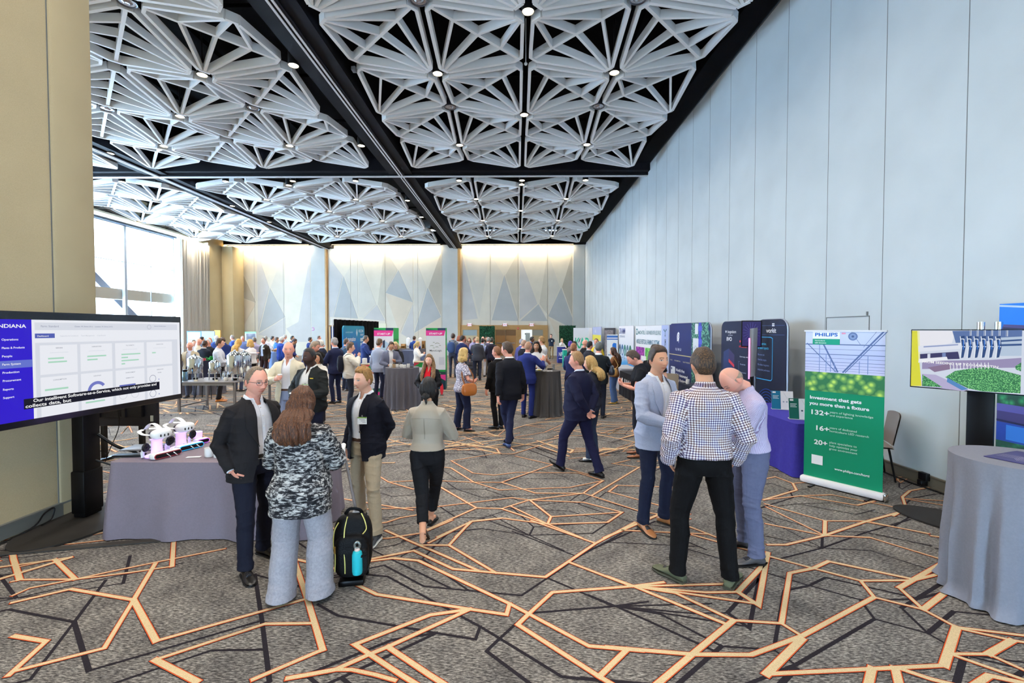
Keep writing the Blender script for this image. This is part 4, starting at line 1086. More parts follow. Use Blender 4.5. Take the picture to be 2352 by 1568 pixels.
def make_far_wall():
 Z1 = px_z(565, YB)
 bx = lambda p: px_x(p, YB)
 A = MB(); A.box((-8.7, YB + .15, 4.6), (29.2, .3, 9.4))
 tones = [(176, 166, 150), (204, 190, 170), (170, 170, 168), (186, 182, 178), (188, 180, 164), (198, 192, 180)]
 mats = [M_WALLB] + [fabric_wall('felt_%d' % i, t, .05) for i, t in enumerate(tones)] + [mat('seam_pale', (150, 146, 138), .8)]
 def tri(pts, mi, d=.012):
  q = [(500 + x / 2.613, 540 + y / 2.613) for x, y in pts]
  poly = [(px_x(x, YB), px_z(y, YB)) for x, y in q]
  ar = sum(poly[i][0] * poly[(i + 1) % len(poly)][1] - poly[(i + 1) % len(poly)][0] * poly[i][1] for i in range(len(poly)))
  if ar < 0: poly = poly[::-1]
  A.mi = mi
  A.prism(poly, (0, YB, 0), (1, 0, 0), (0, 0, 1), -d if False else d)
 T = [([(140, 215), (65, 345), (225, 405)], 1), ([(65, 350), (225, 408), (140, 555)], 2), ([(310, 315), (240, 585), (400, 490)], 3), ([(400, 495), (235, 595), (400, 640)], 4),
   ([(62, 100), (140, 210), (62, 340)], 5), ([(228, 95), (145, 212), (228, 395)], 6), ([(235, 95), (305, 312), (235, 580)], 4), ([(398, 95), (315, 312), (398, 482)], 6), ([(405, 560), (480, 520), (555, 120), (555, 640), (470, 640)], 4),
   ([(755, 245), (695, 490), (840, 500)], 3), ([(668, 130), (750, 245), (690, 490), (668, 490)], 4), ([(840, 110), (762, 245), (840, 480)], 6), ([(955, 418), (870, 500), (1005, 515)], 4), ([(1000, 110), (960, 415), (1004, 500)], 5), ([(845, 120), (950, 415), (870, 495), (845, 490)], 6),
   ([(1085, 210), (1007, 345), (1172, 403)], 3), ([(1007, 348), (1172, 405), (1090, 590)], 2), ([(1010, 100), (1080, 208), (1010, 335)], 5), ([(1172, 110), (1092, 210), (1172, 395)], 6), ([(1172, 415), (1100, 590), (1180, 640), (1176, 580)], 4),
   ([(1260, 315), (1180, 585), (1340, 490)], 3), ([(1340, 494), (1180, 590), (1180, 640), (1340, 640)], 2), ([(1340, 110), (1265, 315), (1340, 480)], 1), ([(1180, 120), (1252, 315), (1180, 560)], 6),
   ([(1720, 240), (1645, 510), (1805, 515)], 3), ([(1640, 110), (1712, 240), (1640, 500)], 6), ([(1800, 110), (1728, 240), (1805, 500)], 5), ([(1925, 415), (1815, 515), (1980, 515)], 3), ([(1980, 110), (1930, 412), (1982, 480)], 5), ([(1812, 120), (1918, 412), (1812, 505)], 4),
   ([(2060, 315), (1983, 485), (2128, 560), (2128, 500)], 3), ([(1983, 492), (2060, 660), (2128, 575)], 2), ([(2124, 120), (2066, 312), (2126, 480)], 1), ([(1986, 120), (2052, 315), (1986, 470)], 6), ([(1470, 120), (1560, 500), (1470, 510)], 4), ([(1478, 110), (1632, 110), (1570, 490)], 6)]
 for p, m in T: tri(p, m)
 A.mi = 7
 for p in (583, 650, 805, 885, 960, 1126, 1190, 1257, 1015, 716): A.box((bx(p), YB - .012, 4.5), (.022, .016, 8.2))
 structure('wall_back', A.mesh('wall_back', mats, smooth=False), 'far wall of angular felt panels washed by warm light')
 A = MB(); mi = 0
 for p0, p1 in ((716, 748), (1017, 1052), (1316, 1342)):
  A.box(((bx(p0) + bx(p1)) / 2, YB - .08, 4.45), (bx(p1) - bx(p0), .2, 8.7))
 structure('trim_6', A.mesh('trim_6', [fabric_wall('pilaster_fabric', (186, 186, 182))]), 'pale pilasters between the bays of the far wall')
 A = MB()
 for p0, p1 in ((748, 752), (1052, 1058)): A.box(((bx(p0) + bx(p1)) / 2, YB - .07, 4.4), (bx(p1) - bx(p0), .22, 8.6))
 structure('trim_7', A.mesh('trim_7', [M_WOOD]), 'pale wood edges of the pilasters')
 A = MB(); zt = px_z(747, YB)
 A.box(((bx(1056) + bx(1258)) / 2, YB - .05, zt - .16), (bx(1258) - bx(1056), .14, .36))
 for p0, p1 in ((1056, 1063), (1096, 1104), (1132, 1138), (1185, 1197), (1247, 1258)):
  A.box(((bx(p0) + bx(p1)) / 2, YB - .05, zt / 2 - .17), (bx(p1) - bx(p0), .14, zt - .33))
 structure('trim_8', A.mesh('trim_8', [M_WOOD]), 'pale timber surround of the far doors')
 zd = zt - .34
 def leaf(name, p0, p1, m, glass, label, y=YB - .06, rail=True):
  B = MB(); x0, x1 = bx(p0), bx(p1); w = x1 - x0
  B.box(((x0 + x1) / 2, y, zd / 2), (w, .05, zd))
  B.mi = 1; B.box(((x0 + x1) / 2, y - .03, zd - .24), (w - .02, .012, .44))
  B.mi = 2; B.box(((x0 + x1) / 2, y - .05, 1.0), (w * .8, .05, .05)) if rail else None
  d = B.mesh(name, [m, glass, M_METAL]); return structure(name, d, label)
 leaf('door_1', 1063, 1096, mat('door_pale', (190, 172, 140), .4), mat('glass_grey', (150, 160, 160), .2), 'pale timber door with grey upper panel')
 leaf('door_2', 1138, 1161, M_WOODD, mat('upper_brown', (122, 92, 62), .5), 'brown timber door leaf')
 leaf('door_5', 1162, 1185, mat('door_wood_mid', (160, 118, 72), .45), mat('upper_brown', (122, 92, 62), .5), 'brown timber door leaf')
 leaf('door_3', 1222, 1247, mat('door_tan', (170, 142, 100), .45), mat('upper_grey', (140, 134, 120), .5), 'tan timber door beside the open doorway')
 B = MB(); x0, x1 = bx(1197), bx(1222)
 B.box(((x0 + x1) / 2, YB - .03, zd / 2), (x1 - x0, .02, zd))
 B.mi = 1; B.box((x0 + .52, YB - .05, 1.15), (.36, .03, 1.3)); B.mi = 2; B.box((x0 + .33, YB - .05, 1.72), (.09, .03, .09))
 structure('door_6', B.mesh('door_6', [mat('corridor_glow', (236, 238, 238), .5, emit=(240, 244, 246), estr=.55), mat('cabinet_grey', (160, 166, 160), .5), M_BLKM]), 'open doorway to a white corridor')  # flat panel glows in place of the light inside the corridor
 B = MB(); B.box((bx(790), YB - .02, 1.2), (bx(826) - bx(755), .04, 2.3)); B.mi = 1
 B.box((bx(757), YB - .05, 1.2), (.12, .1, 2.36)); B.box((bx(790), YB - .05, 2.36), (bx(826) - bx(755), .1, .1))
 structure('door_7', B.mesh('door_7', [mat('door_navy', (36, 46, 92), .5), M_WOOD]), 'navy door in a timber frame behind the black drape')
 B = MB(); B.box((bx(876), YB - .03, 2.05), (.72, .06, 1.0)); structure('trim_9', B.mesh('trim_9', [mat('cream_panel', (214, 208, 184), .6)]), 'cream panel on the far wall')
make_far_wall()
def exit_sign(x, label):
 t = thing('exit_sign', label, 'sign', (x, YB - .17, px_z(745.5, YB)), 0, 'exit signs over the far doors')
 B = MB(); B.box((0, .03, 0), (.34, .06, .24), bev=.01); B.obj('housing', M_WHITE, t)
 B = MB(); B.box((0, -.004, 0), (.30, .01, .20)); f = B.obj('face', mat('exit_face', (240, 240, 244), .4, emit=(240, 236, 244), estr=.5), t)
 lettering(f, 'EXIT', (0, -.010, -.075), (1, 0, 0), (0, 0, 1), .20, mat('exit_red', (196, 40, 60), .5), 'CENTER', .02)
 B = MB(); B.tube([(0, .05, .12), (0, .05, .2)], .012, 8); B.obj('bracket', M_METAL, t)
for p, l in ((1079, 'white EXIT sign above the pale door by the green hedge'), (1160, 'white EXIT sign above the brown double doors'), (1221, 'white EXIT sign above the open bright doorway')):
 exit_sign(px_x(p, YB), l)
t = thing('fire_alarm', 'small red fire alarm strobe between the brown doors and the open doorway', 'alarm', (px_x(1190, YB), YB - .15, px_z(754, YB)))
B = MB(); B.box((0, .02, 0), (.13, .05, .15), bev=.01); B.obj('housing', mat('alarm_red', (206, 60, 50), .4), t)
B = MB(); B.lathe([(.0, .03), (.03, .02), (.035, 0)], (0, -.01, 0), 12, Matrix.Rotation(PI / 2, 3, 'X')); B.obj('strobe', M_WHITE, t)
t = thing('wall_bracket', 'small pink and white hanger hooked on a wall seam of the far wall', 'hanger', (px_x(716.5, YB) + .04, YB - .2, px_z(755.5, YB)))
B = MB(); B.tube([(0, 0, .1), (.12, 0, .1), (.16, 0, 0), (.12, 0, -.1), (0, 0, -.1)], .025, 8); B.obj('hook', mat('pinkish', (206, 120, 190), .4), t)
def make_windows():
 X = XW
 A = MB()
 A.box((X - .1, 18, .15), (.3, 26, .3)); A.box((X - .1, 17.9, 9.2), (.3, 25.8, 1.9)); A.box((X - .15, 34.4, 4.6), (.4, 3.4, 9.2)); A.box((X - .1, 5.1, 4.6), (.3, .9, 9.2))
 structure('wall_windows', A.mesh('wall_windows', [M_PART]), 'window wall of the hall')
 A = MB(); A.box((X + .20, 34.55, 4.2), (.5, 2.9, 8.4)); A.box((X + .8, 35.3, 4.2), (1.0, 1.4, 8.4), bev=.05)
 structure('trim_10', A.mesh('trim_10', [M_PART]), 'beige corner pier beside the curtain')
 A = MB(); A.box((X + .45, 17.8, 8.30), (1.0, 25.4, .10)); A.mi = 1; A.box((X + .10, 17.8, 8.19), (.16, 25.2, .12))
 structure('trim_11', A.mesh('trim_11', [mat('pelmet_cream', (206, 196, 168), .6), mat('blind_track', (60, 72, 96), .5)]), 'cream pelmet with blind track above the windows')
 ys = [5.6, 9.9, 14.1, 18.3, 22.6, 26.5, 30.3]
 M_FR = mat('window_frame', (176, 186, 200), .4, .4)
 for i in range(len(ys) - 1):
  a, b = ys[i], ys[i + 1]
  F = MB()
  for y in (a + .04, b - .04): F.box((X - .02, y, 4.2), (.16, .10, 7.8))
  for z in (.36, 8.14): F.box((X - .02, (a + b) / 2, z), (.16, b - a, .12))
  F.box((X - .02, (a + b) / 2, 6.0), (.08, b - a, .045)); F.box((X - .02, (a + b) / 2, 4.2), (.05, .05, 7.8))
  F.mi = 1
  F.box((X - .03, (a + b) / 2, 4.2), (.012, b - a - .1, 7.7))
  structure('window_%d' % (i + 1), F.mesh('window_%d' % (i + 1), [M_FR, GLASS()]), 'tall window bay with pale metal frame')
 A = MB(); A.box((X - .35, 18, 4.12), (.35, 25, .62)); structure('trim_12', A.mesh('trim_12', [mat('steel_beige', (170, 164, 150), .5)]), 'broad steel transom across the windows')
 A = MB()
 for k in range(3):
  y0 = 24.3 - k * 8.6; A.bar((X - .75, y0 - 1.2, 6.75), (X - .75, y0 + 6.2, .5), .5, .42)
 structure('trim_13', A.mesh('trim_13', [mat('steel_slate', (112, 120, 138), .5)]), 'slanting steel braces outside the windows')
_GL = []
def GLASS():
 if not _GL:
  w = NT('pane_glass'); t = w.t
  tr = w.n('ShaderNodeBsdfTransparent'); gl = w.n('ShaderNodeBsdfGlossy', Roughness=.02); mx = w.n('ShaderNodeMixShader', Fac=.05)
  w.l(tr.outputs[0], mx.inputs[1]); w.l(gl.outputs[0], mx.inputs[2])
  w.l(mx.outputs[0], t.nodes['Material Output'].inputs['Surface'])
  _GL.append(w.m)
 return _GL[0]
make_windows()
def make_curtain():
 t = thing('curtain', 'tall grey pleated curtain drawn beside the bright window', 'curtain', (XW + .55, 31.6, 0))
 A = MB()
 def fn(u, v):
  y = -1.45 + 2.9 * u; a = u * 2 * PI * 13
  k = .6 + .4 * v
  return Vector((.11 * math.sin(a) * k + .04 * math.sin(a * .37 + 2 * v), y + .03 * math.sin(a * 2), .06 + 8.05 * v))
 A.grid(fn, 200, 10); A.obj('drape', cloth_mat('curtain_grey', (178, 172, 162), .8), t, angle=180)
 B = MB(); B.box((0, 0, 8.16), (.06, 3.1, .05)); B.obj('track', M_METAL, t)
 t = thing('street_building', 'pale office block across the street seen through the window', 'building', (XW - 22, 28, -6))
 A = MB(); A.box((-4, 0, 15), (8, 60, 42)); A.obj('wall', mat('facade_white', (236, 238, 242), .7), t)
 for j in range(8):
  for i in range(10):
   B = MB(); B.box((.04, -27 + i * 5.6, 2.5 + j * 3.9), (.1, 3.8, 2.1)); B.obj('window', mat('facade_glass', (206, 214, 228), .2), t)
make_curtain()
# ================================================================== lattice ceiling
CS = 2.165                        # spacing of the nodes
Z_LOW, Z_HIGH = 8.36, 8.66        # lamp nodes hang lower than the speaker nodes
M_LAT = mat('lattice_white', (236, 238, 240), .5, 0, .25)
def make_panel(loc, rot, label, group):
 """one folded square of the ceiling: frame, ridge between two high corners, ribs fanned from the two low corners"""
 t = thing('lattice_panel', label, 'ceiling panel', loc, rot, group); t['kind'] = 'thing'
 h = CS / 2 - .105
 c = [Vector((-h, -h, Z_LOW)), Vector((h, -h, Z_HIGH)), Vector((h, h, Z_LOW)), Vector((-h, h, Z_HIGH))]
 c = [v - Vector((0, 0, 8.5)) for v in c]
 W, D = .075, .19
 A = MB()
 for i in range(4):
  a, b = c[i], c[(i + 1) % 4]
  k = .085                                    # clipped corners
  A.bar(a.lerp(b, k), b.lerp(a, k), W, D)
 for i in range(4):
  a = c[i]; p = a.lerp(c[(i - 1) % 4], .085); q = a.lerp(c[(i + 1) % 4], .085)
  A.bar(p, q, W * .9, D)
 A.obj('frame', M_LAT, t, angle=30)
 A = MB(); A.bar(c[1].lerp(c[3], .05), c[3].lerp(c[1], .05), W, D); A.obj('ridge', M_LAT, t, angle=30)
 for lo in (c[0], c[2]):
  for k in (.25, .5, .75):
   q = c[1].lerp(c[3], k)
   s = lo.lerp(q, .085)
   A = MB(); A.bar(s, q - (q - s).normalized() * .03, W * .8, D * .92); A.obj('rib', M_LAT, t, angle=30)
 return t
_panel = []
def panel_at(i_col, j_row, x0, y0, label, group):
 """cell between nodes (i, j) and (i+1, j+1); even nodes carry lamps"""
 cx, cy = x0 + (i_col + .5) * CS, y0 + (j_row + .5) * CS
 rot = 0 if (i_col + j_row) % 2 == 0 else PI / 2
 if not _panel:
  _panel.append(make_panel((cx, cy, 8.5), rot, label, group))
 else: dup(_panel[0], (cx, cy, 8.5), rot, label, group)
M_LENS = mat('lamp_lens', (255, 246, 228), .3, emit=(255, 240, 214), estr=14.0)
M_CAN = mat('lamp_can', (16, 16, 18), .5)
LAMPS = []
_lamp = []
def lamp_at(x, y, z, label, group, r=.10):
 LAMPS.append((x, y, z))
 if not _lamp:
  t = thing('downlight', label, 'ceiling light', (x, y, z), 0, group)
  B = MB(); B.lathe([(.115, .0), (.125, .0), (.125, .30), (.02, .30), (.02, 1.3)], (0, 0, 0), 20, cap=False); B.obj('housing', M_CAN, t)
  B = MB(); B.lathe([(0, .012), (.112, .012)], (0, 0, 0), 20); B.obj('lens', M_LENS, t, smooth=False)
  B = MB(); B.lathe([(.112, -.004), (.122, -.004), (.122, .01)], (0, 0, 0), 20, cap=False); B.obj('trim_ring', mat('ring_cream', (220, 212, 190), .4), t)
  _lamp.append(t)
 else: dup(_lamp[0], (x, y, z), 0, label, group)
_spk = []
def speaker_at(x, y, z, label, group):
 if not _spk:
  t = thing('ceiling_speaker', label, 'speaker', (x, y, z), 0, group)
  B = MB(); B.lathe([(.10, .30), (.135, .16), (.15, .0), (.17, -.01), (.17, .02), (.02, .34), (.02, 1.1)], (0, 0, 0), 24); B.obj('housing', mat('speaker_grey', (92, 94, 102), .35, .7), t)
  B = MB(); B.lathe([(0, -.02), (.05, -.025), (.075, -.01), (.10, .012), (.145, .008)], (0, 0, 0), 24); B.obj('cone', mat('speaker_cone', (170, 172, 180), .25, .8), t)
  _spk.append(t)
 else: dup(_spk[0], (x, y, z), 0, label, group)
def bay(x0, ncol, y0, nrow, where, lamps, speakers, lab2):
 for j in range(nrow):
  for i in range(ncol):
   panel_at(i, j, x0, y0, 'white folded lattice ceiling panel ' + where, 'lattice panels ' + where)
 for j in range(nrow + 1):
  for i in range(1, ncol):
   x, y = x0 + i * CS, y0 + j * CS
   if j == nrow and (i + j) % 2 == 0: continue
   if (i + j) % 2 == 0:
    if lamps: lamp_at(x, y, Z_LOW - .03, 'round lit downlight between lattice panels ' + where, 'downlights ' + where)
   elif speakers and i % 2 == 1 and j < nrow and j % 2 == 0:
    speaker_at(x, y, Z_HIGH - .10, 'round silver ceiling speaker between panels ' + where, 'ceiling speakers ' + where)
XA = -4.10
bay(XA, 4, 9.16 - 2 * CS, 6, 'in front of the cross beam beside the panel wall', True, True, 0)
bay(XA, 4, 19.9, 6, 'beyond the cross beam beside the panel wall', True, False, 0)
bay(-14.25, 4, 9.16 - 2 * CS, 6, 'in front of the cross beam beside the partition', True, True, 0)
bay(-14.25, 4, 19.9, 6, 'beyond the cross beam in the middle of the hall', True, False, 0)
bay(-24.0 + .05, 4, 19.9, 6, 'beyond the cross beam beside the windows', True, False, 0)
bay(-24.0 + .05 + 2 * CS, 2, 9.16, 4, 'in front of the cross beam beside the windows', True, False, 0)
for x, y in ((XA + 2 * CS, .50), (XA + CS, 2.665), (XA + 3 * CS, 2.665), (XA + CS, -1.6), (XA + 3 * CS, -1.6), (-3.95, 1.1), (-3.95, 3.9)): lamp_at(x, y, Z_LOW - .02, 'unseen round downlight added overhead near the viewer for fill', 'added fill downlights near the viewer')  # unseen lamps added for frontal fill and to brighten the partition
for y in (6.3, 8.55, 11.1, 15.9): lamp_at(-5.38, y, 8.42, 'lone round downlight hung beside the long navy beam', 'downlights along the navy beam')
for y in (22.6, 25.9, 29.2): lamp_at(-5.38, y, 8.42, 'lone round downlight hung beside the long navy beam', 'downlights along the navy beam')
for x in (-2.45, .24, 2.95, -6.9, -9.6, -12.5, -17.0): lamp_at(x, 19.62, 8.42, 'black canister downlight hung just behind the cross beam', 'downlights behind the cross beam')
for x, y in ((-14.7, 11.6), (-14.7, 16.5), (-14.65, 23.5), (-14.65, 27)): lamp_at(x, y, 8.42, 'black canister downlight hung in the gap beside the second beam', 'downlights along the second beam')
def ball(x, y):
 t = thing('ceiling_sensor', 'small white ball sensor hung between lattice panels', 'sensor', (x, y, 8.56))
 B = MB(); B.lathe([(0, -.04), (.03, -.028), (.042, 0), (.03, .03), (.012, .04), (.012, 1.2)], (0, 0, 0), 14); B.obj('housing', M_WHITE, t)
ball(XA + 2 * CS, 9.16 + CS)
t = thing('ceiling_camera', 'small dark camera bracket hung at the corner of a lattice panel by the beam', 'camera', (-4.0, 11.35, 8.36))
B = MB(); B.tube([(0, 0, 1.0), (0, 0, .16)], .015, 8); B.obj('stem', M_BLKM, t); B = MB(); B.box((0, 0, .1), (.11, .16, .1), bev=.02); B.obj('body', mat('cam_grey', (96, 98, 104), .4), t)
# ================================================================== the people in the hall
def suitc(c): return cloth_mat('wool_%02x%02x%02x' % c, c, .85, .2, 320, .12, 80)
def cot(c): return cloth_mat('cotton_%02x%02x%02x' % c, c, .8, .25, 260, .08, 60)
def lea(c): return mat('leather_%02x%02x%02x' % c, c, .28, 0, .5)
def hr(c): return hair_material(c)
WS = (226, 229, 234)
def T_suit(c, s=WS, **k): return [dict(kind='shirt', m=cot(s), placket=k.pop('placket', False)), dict(kind='jacket', m=suitc(c), **k)]
def T_shirt(c, **k): return [dict(kind='shirt', m=c if not isinstance(c, tuple) else cot(c), **k)]
def T_polo(c, **k): return [dict(kind='shirt', m=cot(c), short=.62, z0=.90, r=(.072, .064, .060), **k)]
def T_top(c, **k): return [dict(kind='shirt', m=c if not isinstance(c, tuple) else cot(c), z0=k.pop('z0', .92), collar=False, crew=True, **k)]
def T_zip(c, s, **k): return [dict(kind='shirt', m=cot(s)), dict(kind='zip', m=suitc(c), **k)]
def ht(top, Y): return CAM_H - (top - VPY) / FPX * Y - .006
def at2(L, R, yaw, toes=(14, -14)):
 """feet given as points of the carpet -> place and local feet"""
 a, b = Vector(px_floor(*L[:2])), Vector(px_floor(*R[:2])); c = (a + b) / 2; t = math.radians(yaw)
 rt, fw = Vector((math.cos(t), math.sin(t))), Vector((-math.sin(t), math.cos(t)))
 return tuple(c), lambda s: tuple(((q - c).dot(rt) / s, (q - c).dot(fw) / s, toes[i]) + tuple((L, R)[i][2:]) for i, q in enumerate((a, b)))
def near_person(label, fL, fR, yaw, hpx, toes=(14, -14), **kw):
 pos, ff = at2(fL, fR, yaw, toes); H = kw.pop('H', None) or ht(hpx, pos[1])
 return person(label, pos, yaw, H=H, feet=ff(H / 1.78), **kw)
def badge(x, z, w=.085, h=.065, off=.022, lan=None, stripe=(120, 160, 70)):
 def go(f):
  o = Vector((0, 1, 0)); y = .155
  T = TORSO_M;
  y = float(np.interp(z, [t[0] for t in T], [t[2] + t[3] for t in T])) * math.sqrt(max(.2, 1 - (x / .22) ** 2)) + .056 + f.sp['belly'] * .6
  R3 = Matrix.Rotation(-math.asin(max(-.9, min(.9, x / .20))) * .9, 3, 'Z'); c = Vector((x, y, z))
  bx = lambda A, o, sz: A.box(c + R3 @ Vector(o), sz, R3)
  A = MB(); bx(A, (0, 0, 0), (w, .003, h)); b = hang(f, 'badge', A, mat('badge_white', (238, 240, 240), .3))
  A = MB(); bx(A, (0, .002, h * .42), (w, .002, h * .16)); hang(f, 'badge_stripe', A, col(stripe), b)
  A = MB()
  for k in range(3): bx(A, (-.01 * k, .002, h * (.16 - .2 * k)), (w * (.6 - .12 * k), .001, h * .05))
  hang(f, 'badge_print', A, col((120, 124, 130)), b)
  A = MB(); bx(A, (0, 0, h * .62), (.012, .008, .02)); hang(f, 'badge_clip', A, M_METAL, b)
 return go
def tote(side, c, z=.90, w=.30, h=.24, yoff=0.0, dx=.30, strap=True):
 def go(f):
  A = MB(); n = 24
  D, F = sphere_dirs(24, 16); q = np.sign(D) * np.abs(D) ** .62 * np.array([.075, w / 2, h / 2]); q[:, 0] *= 1 - .35 * (q[:, 2] / (h / 2) > .2)
  A.add([tuple(v) for v in q + np.array([side * dx, yoff, z])], F)
  o = hang(f, 'shoulder_bag', A, lea(c))
  A = MB(); A.tube(smooth_path([(side * dx, yoff + w * .3, z + h * .45), (side * .22, yoff + .10, 1.25), (side * .155, -.01, 1.465), (side * .20, yoff - .13, 1.25), (side * dx, yoff - w * .3, z + h * .45)], 6), [(.014, .004)] * 25, 6, (0, 1, 0)); hang(f, 'bag_strap', A, lea(tuple(int(v * .8) for v in c)), o)
 return go
def packstrap(c, pack=True, pc=(30, 32, 44)):
 def go(f):
  if pack:
   D, F = sphere_dirs(20, 14); q = np.sign(D) * np.abs(D) ** .7 * np.array([.15, .09, .22]) + np.array([0, -.225, 1.22])
   A = MB(); A.add([tuple(v) for v in q], F); hang(f, 'backpack', A, cot(pc))
  for sd in (1, -1):
   A = MB(); A.tube(smooth_path([(sd * .11, -.14, 1.42), (sd * .115, -.02, 1.485), (sd * .125, .13, 1.36), (sd * .15, .10, 1.15), (sd * .16, -.06, 1.08)], 5), [(.02, .006)] * 21, 8, (1, 0, 0)); hang(f, 'pack_strap', A, cot(c))
 return go
def held(f, side, name, label, cat, build, off=.075, palm=.035, group=None):
 q, d, p = in_hand(f, side, off, palm); t = thing(name, label, cat, q, 0, group); build(t); return t
def cup_build(c=(238, 238, 236), h=.11, r=.04):
 def go(t):
  A = MB(); A.lathe([(0, -h / 2), (r * .78, -h / 2), (r, h / 2), (r * .94, h / 2), (r * .74, -h / 2 + .006), (0, -h / 2 + .006)], n=18, cap=False); A.obj('body', mat('cup_%02x%02x%02x' % c, c, .4), t)
  A = MB(); A.lathe([(r * 1.04, h / 2), (r * 1.04, h / 2 + .008), (r * .8, h / 2 + .014), (0, h / 2 + .014)], n=18); A.obj('lid', M_WHITE, t)
 return go
def gingham():
 w = NT('gingham'); uv = w.n('ShaderNodeUVMap'); sp = w.n('ShaderNodeSeparateXYZ'); w.l(uv.outputs[0], sp.inputs[0])
 def stripe(o):
  m = w.math('FRACT', w.math('MULTIPLY', o, 58.0)); return w.math('GREATER_THAN', m, .5)
 a, b = stripe(sp.outputs[0]), stripe(sp.outputs[1])
 s = w.math('MULTIPLY', w.math('ADD', a, b), .5)
 tc = w.n('ShaderNodeTexCoord'); nz = w.n('ShaderNodeTexNoise', Scale=14.0, Detail=2.0); w.l(tc.outputs['Object'], nz.inputs['Vector'])
 dark = w.ramp(nz.outputs['Fac'], [(.42, srgb(66, 56, 88)), (.58, srgb(84, 62, 62))])
 mid = w.ramp(nz.outputs['Fac'], [(.42, srgb(150, 142, 164)), (.58, srgb(162, 142, 142))])
 c = w.mix(w.math('GREATER_THAN', s, .25), srgb(232, 230, 234), mid); c = w.mix(w.math('GREATER_THAN', s, .75), c, dark)
 w.l(c, w.b.inputs['Base Color']); w.b.inputs['Roughness'].default_value = .8; w.b.inputs['Specular IOR Level'].default_value = .15
 return w.m
def stripes(name, c0, c1, k=150.0):
 w = NT(name); uv = w.n('ShaderNodeUVMap'); sp = w.n('ShaderNodeSeparateXYZ'); w.l(uv.outputs[0], sp.inputs[0])
 s = w.math('GREATER_THAN', w.math('FRACT', w.math('MULTIPLY', sp.outputs[0], k)), .52)
 w.l(w.mix(s, srgb(*c0), srgb(*c1)), w.b.inputs['Base Color']); w.b.inputs['Roughness'].default_value = .8; w.b.inputs['Specular IOR Level'].default_value = .15
 return w.m
def blotch(name, stops, scale, stretch=(1, 1, 1), rot=0):
 w = NT(name); tc = w.n('ShaderNodeTexCoord'); mp = w.n('ShaderNodeMapping'); mp.inputs['Scale'].default_value = stretch; mp.inputs['Rotation'].default_value = (0, math.radians(rot), 0); w.l(tc.outputs['Object'], mp.inputs['Vector'])
 nz = w.n('ShaderNodeTexNoise', Scale=scale, Detail=5.0, Roughness=.68, Distortion=.6); w.l(mp.outputs['Vector'], nz.inputs['Vector'])
 w.l(w.ramp(nz.outputs['Fac'], [(p, srgb(*c)) for p, c in stops]), w.b.inputs['Base Color']); w.b.inputs['Roughness'].default_value = .85; w.b.inputs['Specular IOR Level'].default_value = .15
 bp = w.n('ShaderNodeBump', Strength=.25, Distance=.004); w.l(nz.outputs['Fac'], bp.inputs['Height']); w.l(bp.outputs['Normal'], w.b.inputs['Normal'])
 return w.m
